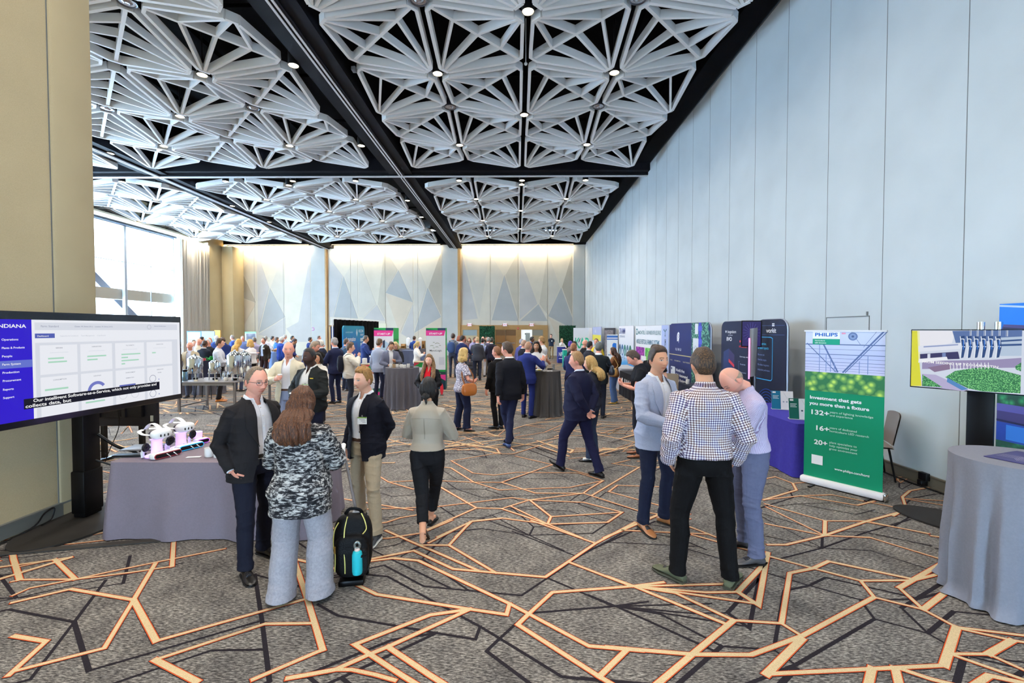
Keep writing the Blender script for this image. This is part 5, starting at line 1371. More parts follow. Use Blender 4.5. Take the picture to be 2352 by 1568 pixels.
def foreground():
 near_person('man with glasses and thinning hair in a charcoal suit with hand in pocket', (598, 1282), (554, 1338), -118, 838, toes=(8, -18), girth=1.04, belly=.035, skin='pink',
  face=dict(brow=(120, 100, 84), line='recede', hw=1.04, jaw=.13, nose=.026), head=(0, 6, 0), top=T_suit((35, 33, 35), (222, 224, 232), open='open', ow=.075, loose=.034, placket=True), bottom=dict(m=suitc((27, 29, 42)), belt=lea((30, 26, 24)), w=1.08, wr=.014),
  shoes=dict(m=lea((24, 22, 22))), hair=dict(m=hr((118, 100, 84)), th=.006, top=.003), glasses=(40, 40, 48), R='pocket', L='hang')
 P = blotch('jacket_pattern', [(.42, (30, 30, 34)), (.50, (64, 64, 68)), (.55, (168, 165, 162)), (.66, (206, 202, 196))], 38.0, (.5, 1, 1.5), 24)
 near_person('woman with long brown hair in a black and white patterned jacket', (637, 1388), (732, 1376), 4, 889, toes=(12, -16), sex='f', girth=1.20, belly=.02, skin='fair', sh=1.10,
  top=[dict(kind='zip', m=P, ow=0, z0=.74, flare=.030, r=(.092, .080, .078), upto=.38, collar=False, loose=.030, wr=.008)],
  bottom=dict(m=blotch('linen_grey', [(.3, (142, 139, 146)), (.7, (166, 162, 168))], 60.0), w=1.30, flare=.034, wr=.013, hem=.02), shoes=dict(m=lea((40, 34, 32))),
  hair=dict(m=hair_material((78, 50, 36), (150, 92, 52)), style='long', length=.15, vol=1.22, line='long', th=.020, top=.008), R='hold', L='hold', head=(4, 12, 0))
 near_person('blond man in a navy blazer and khaki trousers with a name badge', (858, 1252), (820, 1198), 154, 841, toes=(16, -10), girth=1.04, skin='fair', face=dict(brow=(170, 126, 84), iris=(70, 96, 120), beard=(206, 150, 112), beard_k=.22),
  head=(-6, 2, 0), top=T_suit((24, 25, 35), (228, 230, 236), open='open', ow=.060, placket=True, loose=.030), bottom=dict(m=cot((172, 156, 132)), belt=lea((62, 40, 30)), wr=.014, w=1.06), shoes=dict(m=mat('suede_slate', (52, 56, 62), .7), kind='sneaker', sole=col((226, 224, 216))),
  hair=dict(m=hair_material((146, 102, 54), (206, 160, 94)), th=.011, top=.012), L='back', R='hang', extra=[badge(-.105, 1.235, .095, .075)])
 near_person('woman with dark bun and grey silk blouse walking away in cropped black trousers', (970, 1280, .115, -38), (990, 1206), -4, 866, toes=(2, -6), sex='f', skin='tan', girth=.98, hip=.915,
  top=[dict(kind='shirt', m=mat('silk_grey', (152, 140, 124), .45, 0, .4, sheen=.2), z0=1.00, yoke=col((122, 112, 98)), loose=.030, r=(.082, .072, .052), flare=.012, wr=.007, cm=MATS.get('silk_grey'))], bottom=dict(m=suitc((24, 24, 27)), crop=.15, w=1.16, wr=.012), shoes=dict(m=lea((22, 20, 20)), kind='loafer'),
  hair=dict(m=hr((26, 22, 22)), style='bun', line='long', th=.012), R='hold', L='hold', head=(0, 6, 0))
 near_person('dark haired man in a pale blue grey blazer, white shirt and tan brogues', (1533, 1206), (1482, 1222), -154, 794, toes=(18, -12), skin='tan', face=dict(brow=(48, 34, 26), hw=1.03), girth=1.02, head=(-6, -2, 0),
  top=T_suit((160, 168, 190), (226, 228, 234), open='open', ow=.062, placket=True), bottom=dict(m=cot((26, 30, 48)), wr=.012), shoes=dict(m=lea((156, 100, 58))), hair=dict(m=hr((62, 46, 36)), th=.011, top=.012), R='hold', L='hang')
 near_person('man from behind in a brown and white checked shirt and black jeans', (1552, 1334), (1684, 1348), -2, 796, toes=(38, -38), skin='tan', girth=1.10, sh=1.06, head=(0, 0, 0),
  top=[dict(kind='shirt', m=gingham(), uv=True, z0=.97, loose=.024, r=(.082, .068, .056), wr=.009, flare=.006)], bottom=dict(m=cot((13, 13, 15)), w=1.08, wr=.013), shoes=dict(m=mat('olive_mesh', (92, 96, 74), .7), kind='sneaker', sole=col((66, 66, 54))),
  hair=dict(m=hair_material((52, 40, 32), (140, 100, 60)), th=.011, top=.004), R='pocket', L='pocket')
 near_person('bald man with bowed head and crossed arms in a lilac striped shirt', (1736, 1300), (1708, 1258), 92, 842, H=1.80, toes=(4, -16), skin='pink', girth=1.06, belly=.02, lean=6, head=(6, 42, 0), face=dict(brow=(130, 100, 84), eyes_shut=True, scalp=((150, 124, 108), .25), line='fringe', beard=(120, 100, 90), beard_k=.3),
  top=[dict(kind='shirt', m=stripes('lilac_stripe', (206, 202, 226), (142, 124, 160)), uv=True, z0=.975, loose=.020, r=(.080, .066, .054), wr=.009)], bottom=dict(m=cot((98, 101, 126)), w=1.06, wr=.015), shoes=dict(m=lea((74, 74, 78))),
  hair=dict(m=hr((150, 130, 112)), style='fringe', line='fringe', th=.0025, top=0, cap=.25), R='cross', L='crossb')
 near_person('man in a navy suit striding with both hands clasped behind his back', (1284, 1082, .02, 24), (1376, 1096), 46, 806, toes=(4, -10), hip=.895, skin='pink', girth=1.10, belly=.03, face=dict(brow=(150, 120, 90), hw=1.03),
  top=T_suit((30, 31, 54), (206, 216, 234), loose=.034), bottom=dict(m=suitc((29, 29, 56)), w=1.06, wr=.014), shoes=dict(m=lea((22, 21, 24))), hair=dict(m=hair_material((148, 112, 74), (190, 150, 100)), th=.010, top=.006), R='back', L='back', head=(26, 0, 0))
 near_person('woman with blonde hair in dark jeans and loafers, mostly hidden behind the striding man', (1352, 1062), (1366, 1052), 62, 816, sex='f', skin='fair', top=T_zip((44, 46, 56), (60, 60, 70), ow=.0), bottom=dict(m=cot((50, 58, 76)), w=1.0), shoes=dict(m=lea((24, 24, 28)), kind='loafer'), hair=dict(m=hair_material((190, 150, 90), (226, 196, 130)), style='long', length=.10, line='long'), legcol=(226, 222, 220))
foreground()
def midground():
 FL = blotch('floral', [(.40, (60, 56, 84)), (.48, (120, 116, 140)), (.54, (226, 222, 230)), (.66, (240, 236, 240))], 60.0)
 near_person('blonde woman in a floral short sleeved top with a large tan shoulder bag', (1050, 988), (1074, 992), -62, 801, sex='f', girth=1.16, belly=.02, skin='pink', top=[dict(kind='shirt', m=FL, z0=.86, flare=.02, short=.72, r=(.080, .076, .074), collar=False, crew=True)], bottom=dict(m=cot((30, 34, 56)), w=1.10, flare=.012), shoes=dict(m=lea((28, 26, 30)), kind='loafer'),
  hair=dict(m=hair_material((206, 168, 100), (236, 214, 160)), style='bob', length=.02, line='long', vol=1.1, th=.020, top=.02), R='bag', L='hold', head=(10, 0, 0), extra=[tote(1, (176, 102, 40), .93, .34, .27, .04, .285)])
 near_person('man in a black suit with blue shoes striding away beside a companion', (1172, 1020, .02, -20), (1166, 1028), 26, 784, toes=(8, -6), skin='pink', girth=1.06, hip=.91, top=T_suit((26, 27, 34), WS, loose=.032), bottom=dict(m=suitc((36, 40, 66)), wr=.013), shoes=dict(m=lea((36, 60, 110))), hair=dict(m=hr((70, 54, 42)), th=.012, top=.008), R='hang', L='swing_b', head=(34, 4, 0))
 near_person('fair man in a black jacket half hidden behind the man in blue shoes', (1137, 986), (1150, 984), 36, 794, skin='pink', top=T_suit((20, 20, 23), WS), bottom=dict(m=suitc((22, 22, 26))), shoes=dict(m=lea((20, 20, 22))), hair=dict(m=hr((130, 86, 58)), th=.007, top=.003), R='hang', L='hang', head=(24, 0, 0))
 near_person('bald headed man in a royal blue suit gesturing over the charcoal round table', (1203, 958), (1221, 961), -26, 783, skin='pink', top=T_suit((40, 50, 112), WS), bottom=dict(m=suitc((34, 44, 104))), shoes=dict(m=lea((20, 22, 34))), hair=dict(m=hr((170, 130, 104)), style='short', th=.003, top=0), face=dict(line='short'), R='gesture', L='hang', head=(-6, 0, 0))
 f = person('man with long dark curly hair and white t-shirt facing over the charcoal round table', (px_x(1232, 12.0), 12.0), 176, H=ht(783, 12.0), skin='olive', face=dict(beard=(50, 38, 32), beard_k=.5, brow=(30, 24, 20)), top=T_top((222, 224, 226), short=.6), bottom=dict(m=cot((40, 46, 60))), shoes=dict(m=lea((30, 30, 34))), hair=dict(m=hr((34, 26, 24)), style='curly', length=.26, vol=1.15, line='long', th=.02), R='hold', L='gesture')
 person('young sandy haired man in an untucked white shirt beside the man with curly hair', (px_x(1246, 14.5), 14.5), 70, H=ht(773, 14.5), skin='fair', top=T_shirt((224, 226, 230), z0=.86, loose=.026), bottom=dict(m=cot((40, 46, 62))), shoes=dict(m=lea((40, 36, 34))), hair=dict(m=hair_material((150, 112, 66), (200, 160, 100)), th=.014, top=.014), R='hold', L='hang')
 person('man in a dark polo and khaki trousers standing alone against the far wall', (px_x(1266, 32), 32.0), 160, H=ht(767, 32), skin='fair', top=T_polo((32, 42, 58)), bottom=dict(m=cot((150, 126, 92))), shoes=dict(m=lea((50, 36, 28))), hair=dict(m=hr((60, 44, 34)), th=.012), R='back', L='back', extra=[badge(-.09, 1.30, .07, .07)])
 f = person('bald man in an ivory blazer holding a glass beside the dashboard table', (px_x(660, 7.6), 7.6), -172, H=ht(783, 7.6), skin='pink', face=dict(brow=(160, 120, 96), iris=(90, 110, 120)), top=T_suit((214, 204, 180), (232, 232, 238), open='open', ow=.07), bottom=dict(m=cot((150, 164, 196)), belt=lea((84, 56, 42))), shoes=dict(m=lea((110, 76, 52))), hair=None, R='cup', L='hang', head=(14, 0, 0))
 held(f, 1, 'glass', 'clear tumbler of dark drink held by the bald man in ivory', 'glass', cup_build((206, 196, 190), .10, .036))
 f = person('man in a black zip jacket with yellow logo holding a white plate', (px_x(712, 6.7), 6.7), -196, H=ht(797, 6.7), skin='dark', face=dict(brow=(20, 16, 14), hw=1.06, beard=(24, 18, 16), beard_k=.6), girth=1.16, belly=.03, top=T_zip((34, 36, 36), (214, 212, 208), ow=.085, z0=.84), bottom=dict(m=suitc((26, 28, 44)), w=1.08), shoes=dict(m=lea((24, 24, 26))), hair=dict(m=hr((28, 24, 22)), th=.005, top=.002), R='bag', L='plate', head=(-10, 2, 0),
  extra=[badge(-.055, 1.235, .09, .055), lambda f: hang(f, 'chest_logo', (lambda A: (A.box((-.145, .168, 1.345), (.055, .003, .012)), A)[1])(MB()), col((226, 190, 50)))])
 held(f, -1, 'plate', 'white plate balanced on the hand of the man in black zip jacket', 'plate', lambda t: [(lambda A: (A.lathe([(0, .0), (.08, .002), (.115, .018), (.113, .021), (.07, .008), (0, .006)], n=28, cap=False), A.obj('rim', M_CERAMIC, t)))(MB()), (lambda A: (A.lathe([(0, .03), (.03, .026), (.05, .008)], (.02, 0, 0), 10), A.obj('food', mat('food_pale', (214, 200, 170), .6), t)))(MB())], .09, .040)
 held(f, 1, 'napkin', 'lime green napkin held by the man in black zip jacket', 'napkin', lambda t: (lambda A: (A.tube([(0, 0, .05), (.01, 0, 0), (.015, .0, -.06)], [.02, .024, .014], 10), A.obj('cloth', mat('lime', (176, 206, 40), .6), t)))(MB()))
 person('grey haired man with glasses in a dark navy suit behind the black zip jacket', (px_x(768, 12.6), 12.6), 62, H=1.83, skin='pink', top=T_suit((34, 38, 66), (200, 214, 240)), bottom=dict(m=suitc((30, 34, 58))), shoes=dict(m=lea((24, 24, 28))), hair=dict(m=hr((150, 148, 148)), th=.010, top=.008), glasses=(40, 40, 48), R='hold', L='hold')
 f = person('youth in a cream hooded jacket with a backpack strap behind the blond man', (px_x(801, 11.6), 11.6), -68, H=1.72, skin='fair', top=[dict(kind='zip', m=cot((214, 210, 200)), ow=0, z0=.84, loose=.05, r=(.092, .078, .06))], bottom=dict(m=cot((40, 44, 56))), shoes=dict(m=lea((60, 60, 64)), kind='sneaker'), hair=dict(m=hr((96, 74, 56)), th=.018, top=.012), R='face', L='hang', extra=[packstrap((60, 70, 66))])
 person('bearded man in a denim shirt wearing a backpack before the blue automation panel', (px_x(792, 15.2), 15.2), -40, H=ht(777, 15.2), skin='pink', face=dict(beard=(90, 74, 64)), top=T_shirt((70, 100, 136), short=.8), bottom=dict(m=cot((40, 44, 60))), shoes=dict(m=lea((60, 50, 44))), hair=dict(m=hr((84, 70, 60)), line='recede', th=.008), R='phone', L='hang', extra=[packstrap((120, 104, 84))])
 person('man in a blue suit with a lanyard before the black drape', (px_x(837, 16.6), 16.6), -66, H=ht(770, 16.6), skin='tan', top=T_suit((44, 58, 108), (180, 196, 230)), bottom=dict(m=suitc((34, 40, 66))), shoes=dict(m=lea((40, 30, 26))), hair=dict(m=hr((80, 72, 68)), th=.009), R='chest', L='chest')
 person('man in a pale grey blazer seen from behind at the cup covered table', (px_x(869, 13.35), 13.35), -24, H=ht(777, 13.35), skin='pink', top=T_suit((158, 166, 186), WS), bottom=dict(m=cot((36, 40, 60))), shoes=dict(m=lea((60, 44, 36))), hair=dict(m=hr((96, 74, 54)), th=.010), R='hold', L='hang')
 person('man in a slate grey blazer looking down at the cup covered table', (px_x(896, 12.85), 12.85), -158, H=1.76, skin='tan', top=T_suit((100, 104, 124), WS, open='open', ow=.055), bottom=dict(m=cot((34, 40, 66))), shoes=dict(m=lea((30, 30, 34))), hair=dict(m=hr((60, 44, 34)), th=.010, line='recede'), R='hold', L='phone', head=(4, 34, 0), extra=[badge(-.10, 1.17, .08, .10)])
 person('blonde woman with dark glasses and black top behind the slate grey blazer', (px_x(911, 14.2), 14.15), 168, H=1.70, sex='f', skin='fair', top=T_top((34, 34, 40)), bottom=dict(m=cot((36, 38, 48))), shoes=dict(m=lea((30, 30, 34))), hair=dict(m=hair_material((200, 170, 120), (230, 210, 160)), style='bob', length=.0, line='long'), glasses=(20, 20, 24), R='hold', L='hold', head=(0, 20, 0))
 f = person('woman with long wavy brown hair in a red shirt and black cardigan holding a brochure', (px_x(986, 8.8), 8.8), 170, H=ht(812, 8.8), sex='f', skin='fair', face=dict(brow=(100, 72, 54), lipstick=False), top=[dict(kind='shirt', m=cot((206, 30, 44)), z0=.90), dict(kind='zip', m=cot((22, 22, 26)), ow=.075, z0=.84, collar=False)], bottom=dict(m=suitc((20, 20, 23)), w=1.05), shoes=dict(m=lea((22, 20, 20)), kind='loafer'),
  hair=dict(m=hair_material((116, 84, 56), (196, 160, 110)), style='long_front', length=.34, line='long', vol=1.05), R='hold', L='hold', head=(8, 4, 0), extra=[badge(.02, 1.21, .10, .08, stripe=(220, 224, 230))])
 held(f, -1, 'brochure', 'dark brochure held by the woman in red shirt', 'brochure', lambda t: (lambda A: (A.box((0, -.02, .03), (.16, .012, .22), Matrix.Rotation(.35, 3, 'Y') @ Matrix.Rotation(-.4, 3, 'X')), A.obj('cover', mat('brochure_dark', (70, 72, 76), .4), t)))(MB()))
 held(f, 1, 'napkin', 'white napkin bundle held by the woman in red shirt', 'napkin', lambda t: (lambda A: (A.lathe([(0, -.04), (.04, -.03), (.05, .0), (.035, .03), (0, .04)], n=12), A.obj('cloth', M_WHITE, t)))(MB()))
 t = thing('sign', 'small red oval sign standing on the carpet beside the mushroom start-up tower', 'sign', (px_x(1014, 14.2), 14.2, .0)); A = MB(); A.lathe([(0, 0), (.06, 0), (.06, .01), (0, .012)], n=12); A.obj('base', M_POST, t); A = MB(); A.prism([(.05 * math.cos(a), .19 + .18 * math.sin(a)) for a in [2 * PI * i / 20 for i in range(20)]], (0, 0, 0), (1, 0, 0), (0, 0, 1), -.01); A.obj('plate', mat('sign_red', (206, 40, 56), .4), t)
 person('blonde woman in a white blouse eating by the mushroom start-up tower', (px_x(957, 17.0), 17.0), -74, H=ht(783, 17), sex='f', skin='fair', top=T_top((232, 230, 226), z0=.86, loose=.03), bottom=dict(m=cot((40, 52, 96))), shoes=dict(m=lea((40, 36, 34))), hair=dict(m=hair_material((190, 160, 104), (226, 200, 140)), style='pony', length=.3, line='long'), R='chest', L='chest')
 person('man in a blue shirt bending over the far buffet behind the blonde in white', (px_x(950.5, 23.6), 23.6), -10, H=ht(771, 23.6), skin='pink', top=T_shirt((50, 80, 160)), bottom=dict(m=cot((40, 44, 60))), shoes=dict(m=lea((40, 36, 34))), hair=dict(m=hr((80, 62, 50)), th=.008), R='table', L='table')
midground()
def crowd():
 """label, px, head top, distance, yaw, sex, skin, tops, trousers, hair(colour, style...), right arm, left arm, extras"""
 sb = lambda c: dict(m=cot(c)); H_ = lambda c, **k: dict(m=hr(c), **dict(dict(th=.010), **k))
 bald = dict(hair=None); wh = (206, 204, 200); gy = (140, 136, 132); bk = (30, 26, 24); br = (72, 52, 40); bl = (196, 160, 98)
 rows = [
  ('smiling balding man in a beige jacket at the table nearest the dashboard display', 431, 784, 13.6, -165, 'm', 'pink', T_suit((176, 164, 142), (200, 210, 236), open='open', ow=.07), sb((70, 76, 96)), None, 'table', 'table', {}),
  ('bald man in a cream shirt turned toward the landscape photo board', 450, 776, 17.0, -70, 'm', 'pink', T_shirt((210, 202, 184)), sb((90, 84, 76)), None, 'hold', 'hold', {}),
  ('dark haired person behind the bald man in cream shirt', 457, 773, 19.5, -40, 'm', 'tan', T_shirt((80, 84, 96)), sb((40, 44, 56)), H_(bk), 'hang', 'hang', {}),
  ('brown haired person at the edge of the white display board', 439, 780, 19, -120, 'm', 'fair', T_shirt((186, 190, 200)), sb((50, 54, 66)), H_((104, 84, 62)), 'hang', 'hang', {}),
  ('bald man in a dark suit with white collar seen from behind beyond the urns', 464, 781, 15.0, -8, 'm', 'brown', T_suit((34, 40, 52)), sb((34, 38, 50)), H_((60, 44, 38), th=.003, line='short'), 'hold', 'hold', dict(girth=1.1)),
  ('white haired man in black facing the camera beyond the urns', 475, 778, 16.5, 170, 'm', 'pink', T_top((28, 28, 32)), sb((40, 40, 46)), H_(wh, th=.014), 'hang', 'hang', {}),
  ('white haired man in navy under the amber wooden board', 492, 770, 21, 20, 'm', 'pink', T_suit((44, 60, 110)), sb((40, 48, 70)), H_(wh), 'hang', 'hang', {}),
  ('red haired person low behind the white haired man', 478, 775, 22, 120, 'f', 'pink', T_top((120, 110, 116)), sb((50, 50, 60)), H_((176, 110, 76), style='bob', line='long', length=0), 'hang', 'hang', {}),
  ('young man with wavy brown hair in a white shirt and orange shoes beyond the urns', 498, 777, 12.9, -62, 'm', 'fair', T_shirt((200, 204, 216), loose=.024), sb((40, 38, 42)), H_(br, th=.016, top=.012), 'hold', 'hold', dict(shoec=(206, 120, 40))),
  ('man in a navy polo leaning forward before the far wall', 515, 772, 18.0, 62, 'm', 'fair', T_polo((34, 50, 104)), sb((40, 44, 56)), H_(br, th=.010), 'table', 'table', dict(lean=16)),
  ('man in a blue jacket with white collar behind the leaning man', 531, 769, 23, 100, 'm', 'pink', T_suit((60, 84, 160)), sb((50, 60, 90)), H_(gy), 'hang', 'hang', {}),
  ('grey haired man in a blue shirt beside the grey photo board', 554, 771, 22, -160, 'm', 'pink', T_shirt((110, 130, 180)), sb((60, 66, 86)), H_(gy, line='recede'), 'hold', 'hang', {}),
  ('dark haired person behind the blonde woman with outstretched arms', 540, 777, 19, -30, 'f', 'tan', T_top((60, 60, 76)), sb((40, 40, 48)), H_(bk, style='bob', line='long', length=.05), 'hang', 'hang', {}),
  ('woman with long golden curls reaching out in a white top behind the largest urn', 543, 778, 15.0, -6, 'f', 'fair', T_top((226, 226, 232), loose=.02), sb((60, 66, 90)), dict(m=hair_material((200, 150, 70), (236, 200, 120)), style='long', length=.26, line='long', th=.016), 'reach', 'reach', {}),
  ('woman with straight blonde hair in a white sweater beside the urns', 572, 779, 15.5, 72, 'f', 'fair', T_top((230, 228, 228), loose=.034), sb((24, 24, 28)), dict(m=hair_material((200, 156, 84), (230, 196, 130)), style='bob', length=.05, line='long', th=.018, vol=1.1), 'hold', 'hold', {}),
  ('tall person in a lavender shirt behind the blonde in white sweater', 581, 774, 19.6, 60, 'm', 'tan', T_shirt((176, 170, 200)), sb((150, 140, 130)), H_((110, 100, 90)), 'hang', 'hang', {}),
  ('man in an open dark brown blazer with name tag facing the camera', 603, 775, 18.6, 168, 'm', 'pink', T_suit((50, 44, 40), (190, 206, 240), open='open', ow=.07), sb((56, 40, 44)), H_((96, 88, 84), line='recede'), 'hang', 'hang', dict(extra=[badge(-.10, 1.33, .09, .06)])),
  ('man in a white shirt with grey hair behind the brown blazer', 607, 771, 24, 20, 'm', 'pink', T_shirt((214, 214, 226)), sb((90, 96, 120)), H_(gy), 'hang', 'hang', {}),
  ('man in a dark cap and white shirt in the distant row', 622, 772, 25, -60, 'm', 'tan', T_shirt((222, 222, 220)), sb((100, 104, 120)), H_(bk, th=.014), 'hold', 'hold', {}),
  ('man in a bright blue shirt at the light blue draped table', 632, 774, 21.5, -70, 'm', 'tan', T_shirt((70, 120, 200)), sb((70, 80, 110)), H_((70, 60, 54)), 'table', 'table', {}),
  ('white haired man in a royal blue jacket beside the light blue drape', 643, 773, 19.0, -40, 'm', 'pink', T_suit((44, 72, 160)), sb((60, 70, 100)), H_(wh, th=.012), 'hang', 'hang', {}),
  ('grey haired person in pale blue behind the royal blue jacket', 651, 768, 25, -30, 'm', 'pink', T_shirt((170, 186, 220)), sb((60, 66, 90)), H_((170, 166, 164)), 'hang', 'hang', {}),
  ('man in an indigo jacket bending forward behind the bald man in ivory', 657, 774, 19.5, -70, 'm', 'tan', T_suit((54, 62, 124)), sb((30, 32, 48)), H_((60, 52, 60)), 'table', 'table', dict(lean=22)),
  ('bearded dark haired man in profile behind the ivory blazer', 668, 771, 23, -88, 'm', 'olive', T_suit((40, 50, 84)), sb((40, 44, 60)), H_(bk), 'hang', 'hang', dict(face=dict(beard=(40, 32, 28), beard_k=.6))),
  ('smiling man in a navy polo with bare forearm between ivory and black jackets', 693, 779, 10.6, -70, 'm', 'pink', T_polo((54, 56, 92)), sb((60, 60, 76)), H_((140, 120, 100), th=.007), 'table', 'table', dict(lean=18)),
  ('dark haired man in a navy suit against the far wall seam', 709, 774, 22, -62, 'm', 'tan', T_suit((40, 54, 104)), sb((36, 44, 76)), H_(bk), 'table', 'table', {}),
  ('man with a backpack reading beside the navy suit at the far wall', 730, 771, 25, -80, 'm', 'pink', T_shirt((206, 206, 214)), sb((60, 64, 80)), H_((84, 60, 48), line='recede'), 'phone', 'phone', dict(extra=[packstrap((40, 50, 84))])),
  ('man in a black t-shirt seen from behind over the black zip jacket', 725, 782, 13.5, -20, 'm', 'pink', T_polo((32, 30, 30)), sb((60, 60, 66)), H_((120, 110, 104)), 'table', 'table', dict(girth=1.12)),
  ('white haired man with a lime lanyard talking to the man in black t-shirt', 736, 780, 14.6, 80, 'm', 'pink', T_suit((40, 44, 60)), sb((44, 48, 62)), H_((216, 212, 200), th=.016), 'table', 'hold', {}),
  ('woman with tan face low behind the black zip jacket', 729, 813, 9.9, 176, 'f', 'tan', T_top((230, 226, 220)), sb((40, 40, 46)), H_(bk, style='bob', line='long', length=0), 'hold', 'hold', dict(H=1.55)),
  ('man in a grey blue shirt with a backpack under the first exit sign', 1040, 765, 19.5, -8, 'm', 'pink', T_shirt((110, 118, 130)), sb((60, 66, 84)), H_((66, 50, 44)), 'hold', 'hold', dict(extra=[packstrap((70, 70, 74), True, (60, 80, 120))])),
  ('person with red hair peeking beside the grey blue shirt', 1053, 770, 22, -30, 'f', 'pink', T_top((200, 196, 204)), sb((60, 60, 70)), H_((150, 84, 60), style='bob', line='long', length=0), 'hang', 'hang', {}),
  ('man with dark hair in a navy jacket taking food in the door crowd', 1061, 770, 17.6, -36, 'm', 'pink', T_suit((34, 44, 84)), sb((30, 32, 44)), H_((48, 38, 34), th=.014), 'table', 'hang', {}),
  ('woman with auburn hair facing the fruit table', 1067, 771, 22.7, 150, 'f', 'pink', T_top((120, 90, 90)), sb((60, 56, 60)), H_((140, 86, 56), style='bob', line='long', length=.03), 'hold', 'hold', {}),
  ('woman with brown hair behind the fruit table', 1078, 775, 23.2, 175, 'f', 'fair', T_top((96, 76, 76)), sb((60, 56, 60)), H_((104, 74, 52), style='bob', line='long', length=.03), 'hold', 'hold', {}),
  ('man in lilac leaning over the salad bowl in the door crowd', 1085, 772, 22.4, -140, 'm', 'pink', T_shirt((160, 160, 206)), sb((60, 60, 80)), H_((90, 70, 60)), 'table', 'table', dict(lean=14)),
  ('balding man in a grey pinstripe suit seen from behind in the door crowd', 1096, 773, 18.4, 4, 'm', 'pink', T_suit((66, 68, 76)), sb((48, 54, 72)), H_((180, 150, 110), th=.005), 'hang', 'hang', dict(girth=1.12)),
  ('man in a pale blue shirt with a bag strap beside the grey pinstripe suit', 1108, 776, 19.8, -6, 'm', 'pink', T_shirt((170, 184, 222)), sb((206, 204, 206)), H_((52, 42, 40)), 'hang', 'hang', dict(extra=[packstrap((110, 116, 100), False)])),
  ('bald man in grey behind the pale blue shirt', 1109, 772, 22, 180, 'm', 'pink', T_suit((90, 88, 96)), sb((130, 116, 100)), None, 'hold', 'hold', {}),
  ('person in brown behind the bald man under the middle exit sign', 1118, 772, 23.4, 170, 'f', 'tan', T_top((90, 60, 60)), sb((60, 56, 60)), H_(bk, style='bob', line='long', length=.06), 'hold', 'hold', {}),
  ('man in a purple grey jacket near the hedge wall by the doors', 1121, 774, 20.6, -30, 'm', 'pink', T_suit((76, 72, 96)), sb((120, 108, 92)), H_(gy), 'hold', 'hang', {}),
  ('dark haired man in a black suit with white collar by the hedge wall', 1129, 774, 18.9, -4, 'm', 'olive', T_suit((40, 38, 52)), sb((26, 26, 32)), H_((60, 60, 48)), 'hang', 'hang', {}),
  ('grey haired man in a purple jacket before the brown double doors', 1197, 778, 17.4, -40, 'm', 'pink', T_suit((84, 84, 140)), sb((50, 50, 76)), H_((150, 150, 160), th=.012), 'hang', 'hang', {}),
  ('man in a dark jacket and white shirt facing the royal blue suit', 1202, 780, 14.2, -60, 'm', 'pink', T_suit((34, 34, 44), open='open', ow=.07), sb((36, 38, 50)), H_((170, 140, 120), th=.008), 'hold', 'hold', {}),
  ('man in a black cap and blue shirt before the open bright doorway', 1221, 773, 21.5, -100, 'm', 'brown', T_zip((40, 40, 48), (90, 120, 190), ow=.06), sb((40, 42, 52)), H_(bk, th=.016, top=.01), 'hang', 'hang', {}),
  ('woman in white resting at the navy counter with head on her hand', 1290, 783, 29.2, -150, 'f', 'fair', T_top((226, 228, 230)), sb((60, 60, 70)), H_((176, 150, 110), style='bob', line='long', length=0), 'face', 'table', dict(H=1.5)),
  ('woman with violet headscarf beside the teal counter', 1309, 790, 20, -60, 'f', 'tan', T_top((130, 110, 110)), sb((60, 60, 70)), H_((84, 60, 160), style='bob', line='long', length=0, th=.02), 'hold', 'hold', dict(H=1.55)),
  ('man with cropped red hair in a navy suit just behind the striding man', 1316, 787, 11.0, -34, 'm', 'pink', T_suit((40, 44, 84)), sb((36, 40, 70)), H_((140, 92, 60), th=.005), 'hold', 'hold', {}),
  ('dark haired person behind the red haired man in navy suit', 1319, 783, 14.5, -20, 'm', 'olive', T_suit((36, 36, 44)), sb((40, 40, 48)), H_(bk), 'hang', 'hang', {}),
  ('bald man in black before the white leaf banner', 1342, 779, 15.0, -70, 'm', 'pink', T_top((26, 26, 32)), sb((34, 34, 40)), None, 'hold', 'hold', {}),
  ('dark haired man in a dark suit with white collar behind the striding man', 1353, 783, 13.4, -60, 'm', 'pink', T_suit((46, 46, 54)), sb((40, 40, 48)), H_(bk), 'hold', 'hold', {}),
  ('man with yellow vest facing out before the lavender panel', 1370, 777, 16.4, 150, 'm', 'pink', T_zip((206, 176, 50), WS, ow=.07), sb((60, 60, 70)), H_((110, 84, 66), line='recede'), 'hang', 'hang', {}),
  ('grey haired man in a black jacket seen from behind with a bag on his shoulder', 1375, 785, 10.6, -14, 'm', 'pink', T_suit((30, 36, 40), lapel=False), sb((30, 34, 46)), H_((90, 90, 84), th=.012), 'hold', 'hang', dict(girth=1.08, extra=[tote(1, (36, 38, 50), 1.12, .34, .24, .02, .30)])),
  ('woman with long brunette hair in a brown jacket and jeans at the pale grey table', 1410, 797, 12.6, 62, 'f', 'fair', [dict(kind='zip', m=cot((116, 76, 50)), ow=0, z0=.84, collar=False)], dict(m=cot((74, 96, 136)), flare=.014, w=1.06), dict(m=hair_material((60, 40, 32), (120, 80, 54)), style='long', length=.34, line='long', th=.016), 'hold', 'hold', dict(shoec=(190, 150, 60), extra=[tote(-1, (176, 128, 60), 1.02, .28, .26, -.05, .28)])),
  ('man in a black polo looking down at his phone beside the pale blazer', 1468, 797, 7.35, 78, 'm', 'pink', T_polo((26, 27, 32)), sb((34, 36, 46)), H_((70, 54, 44), th=.011), 'phone', 'phone', dict(head=(0, 34, 0), shoec=(150, 84, 46))),
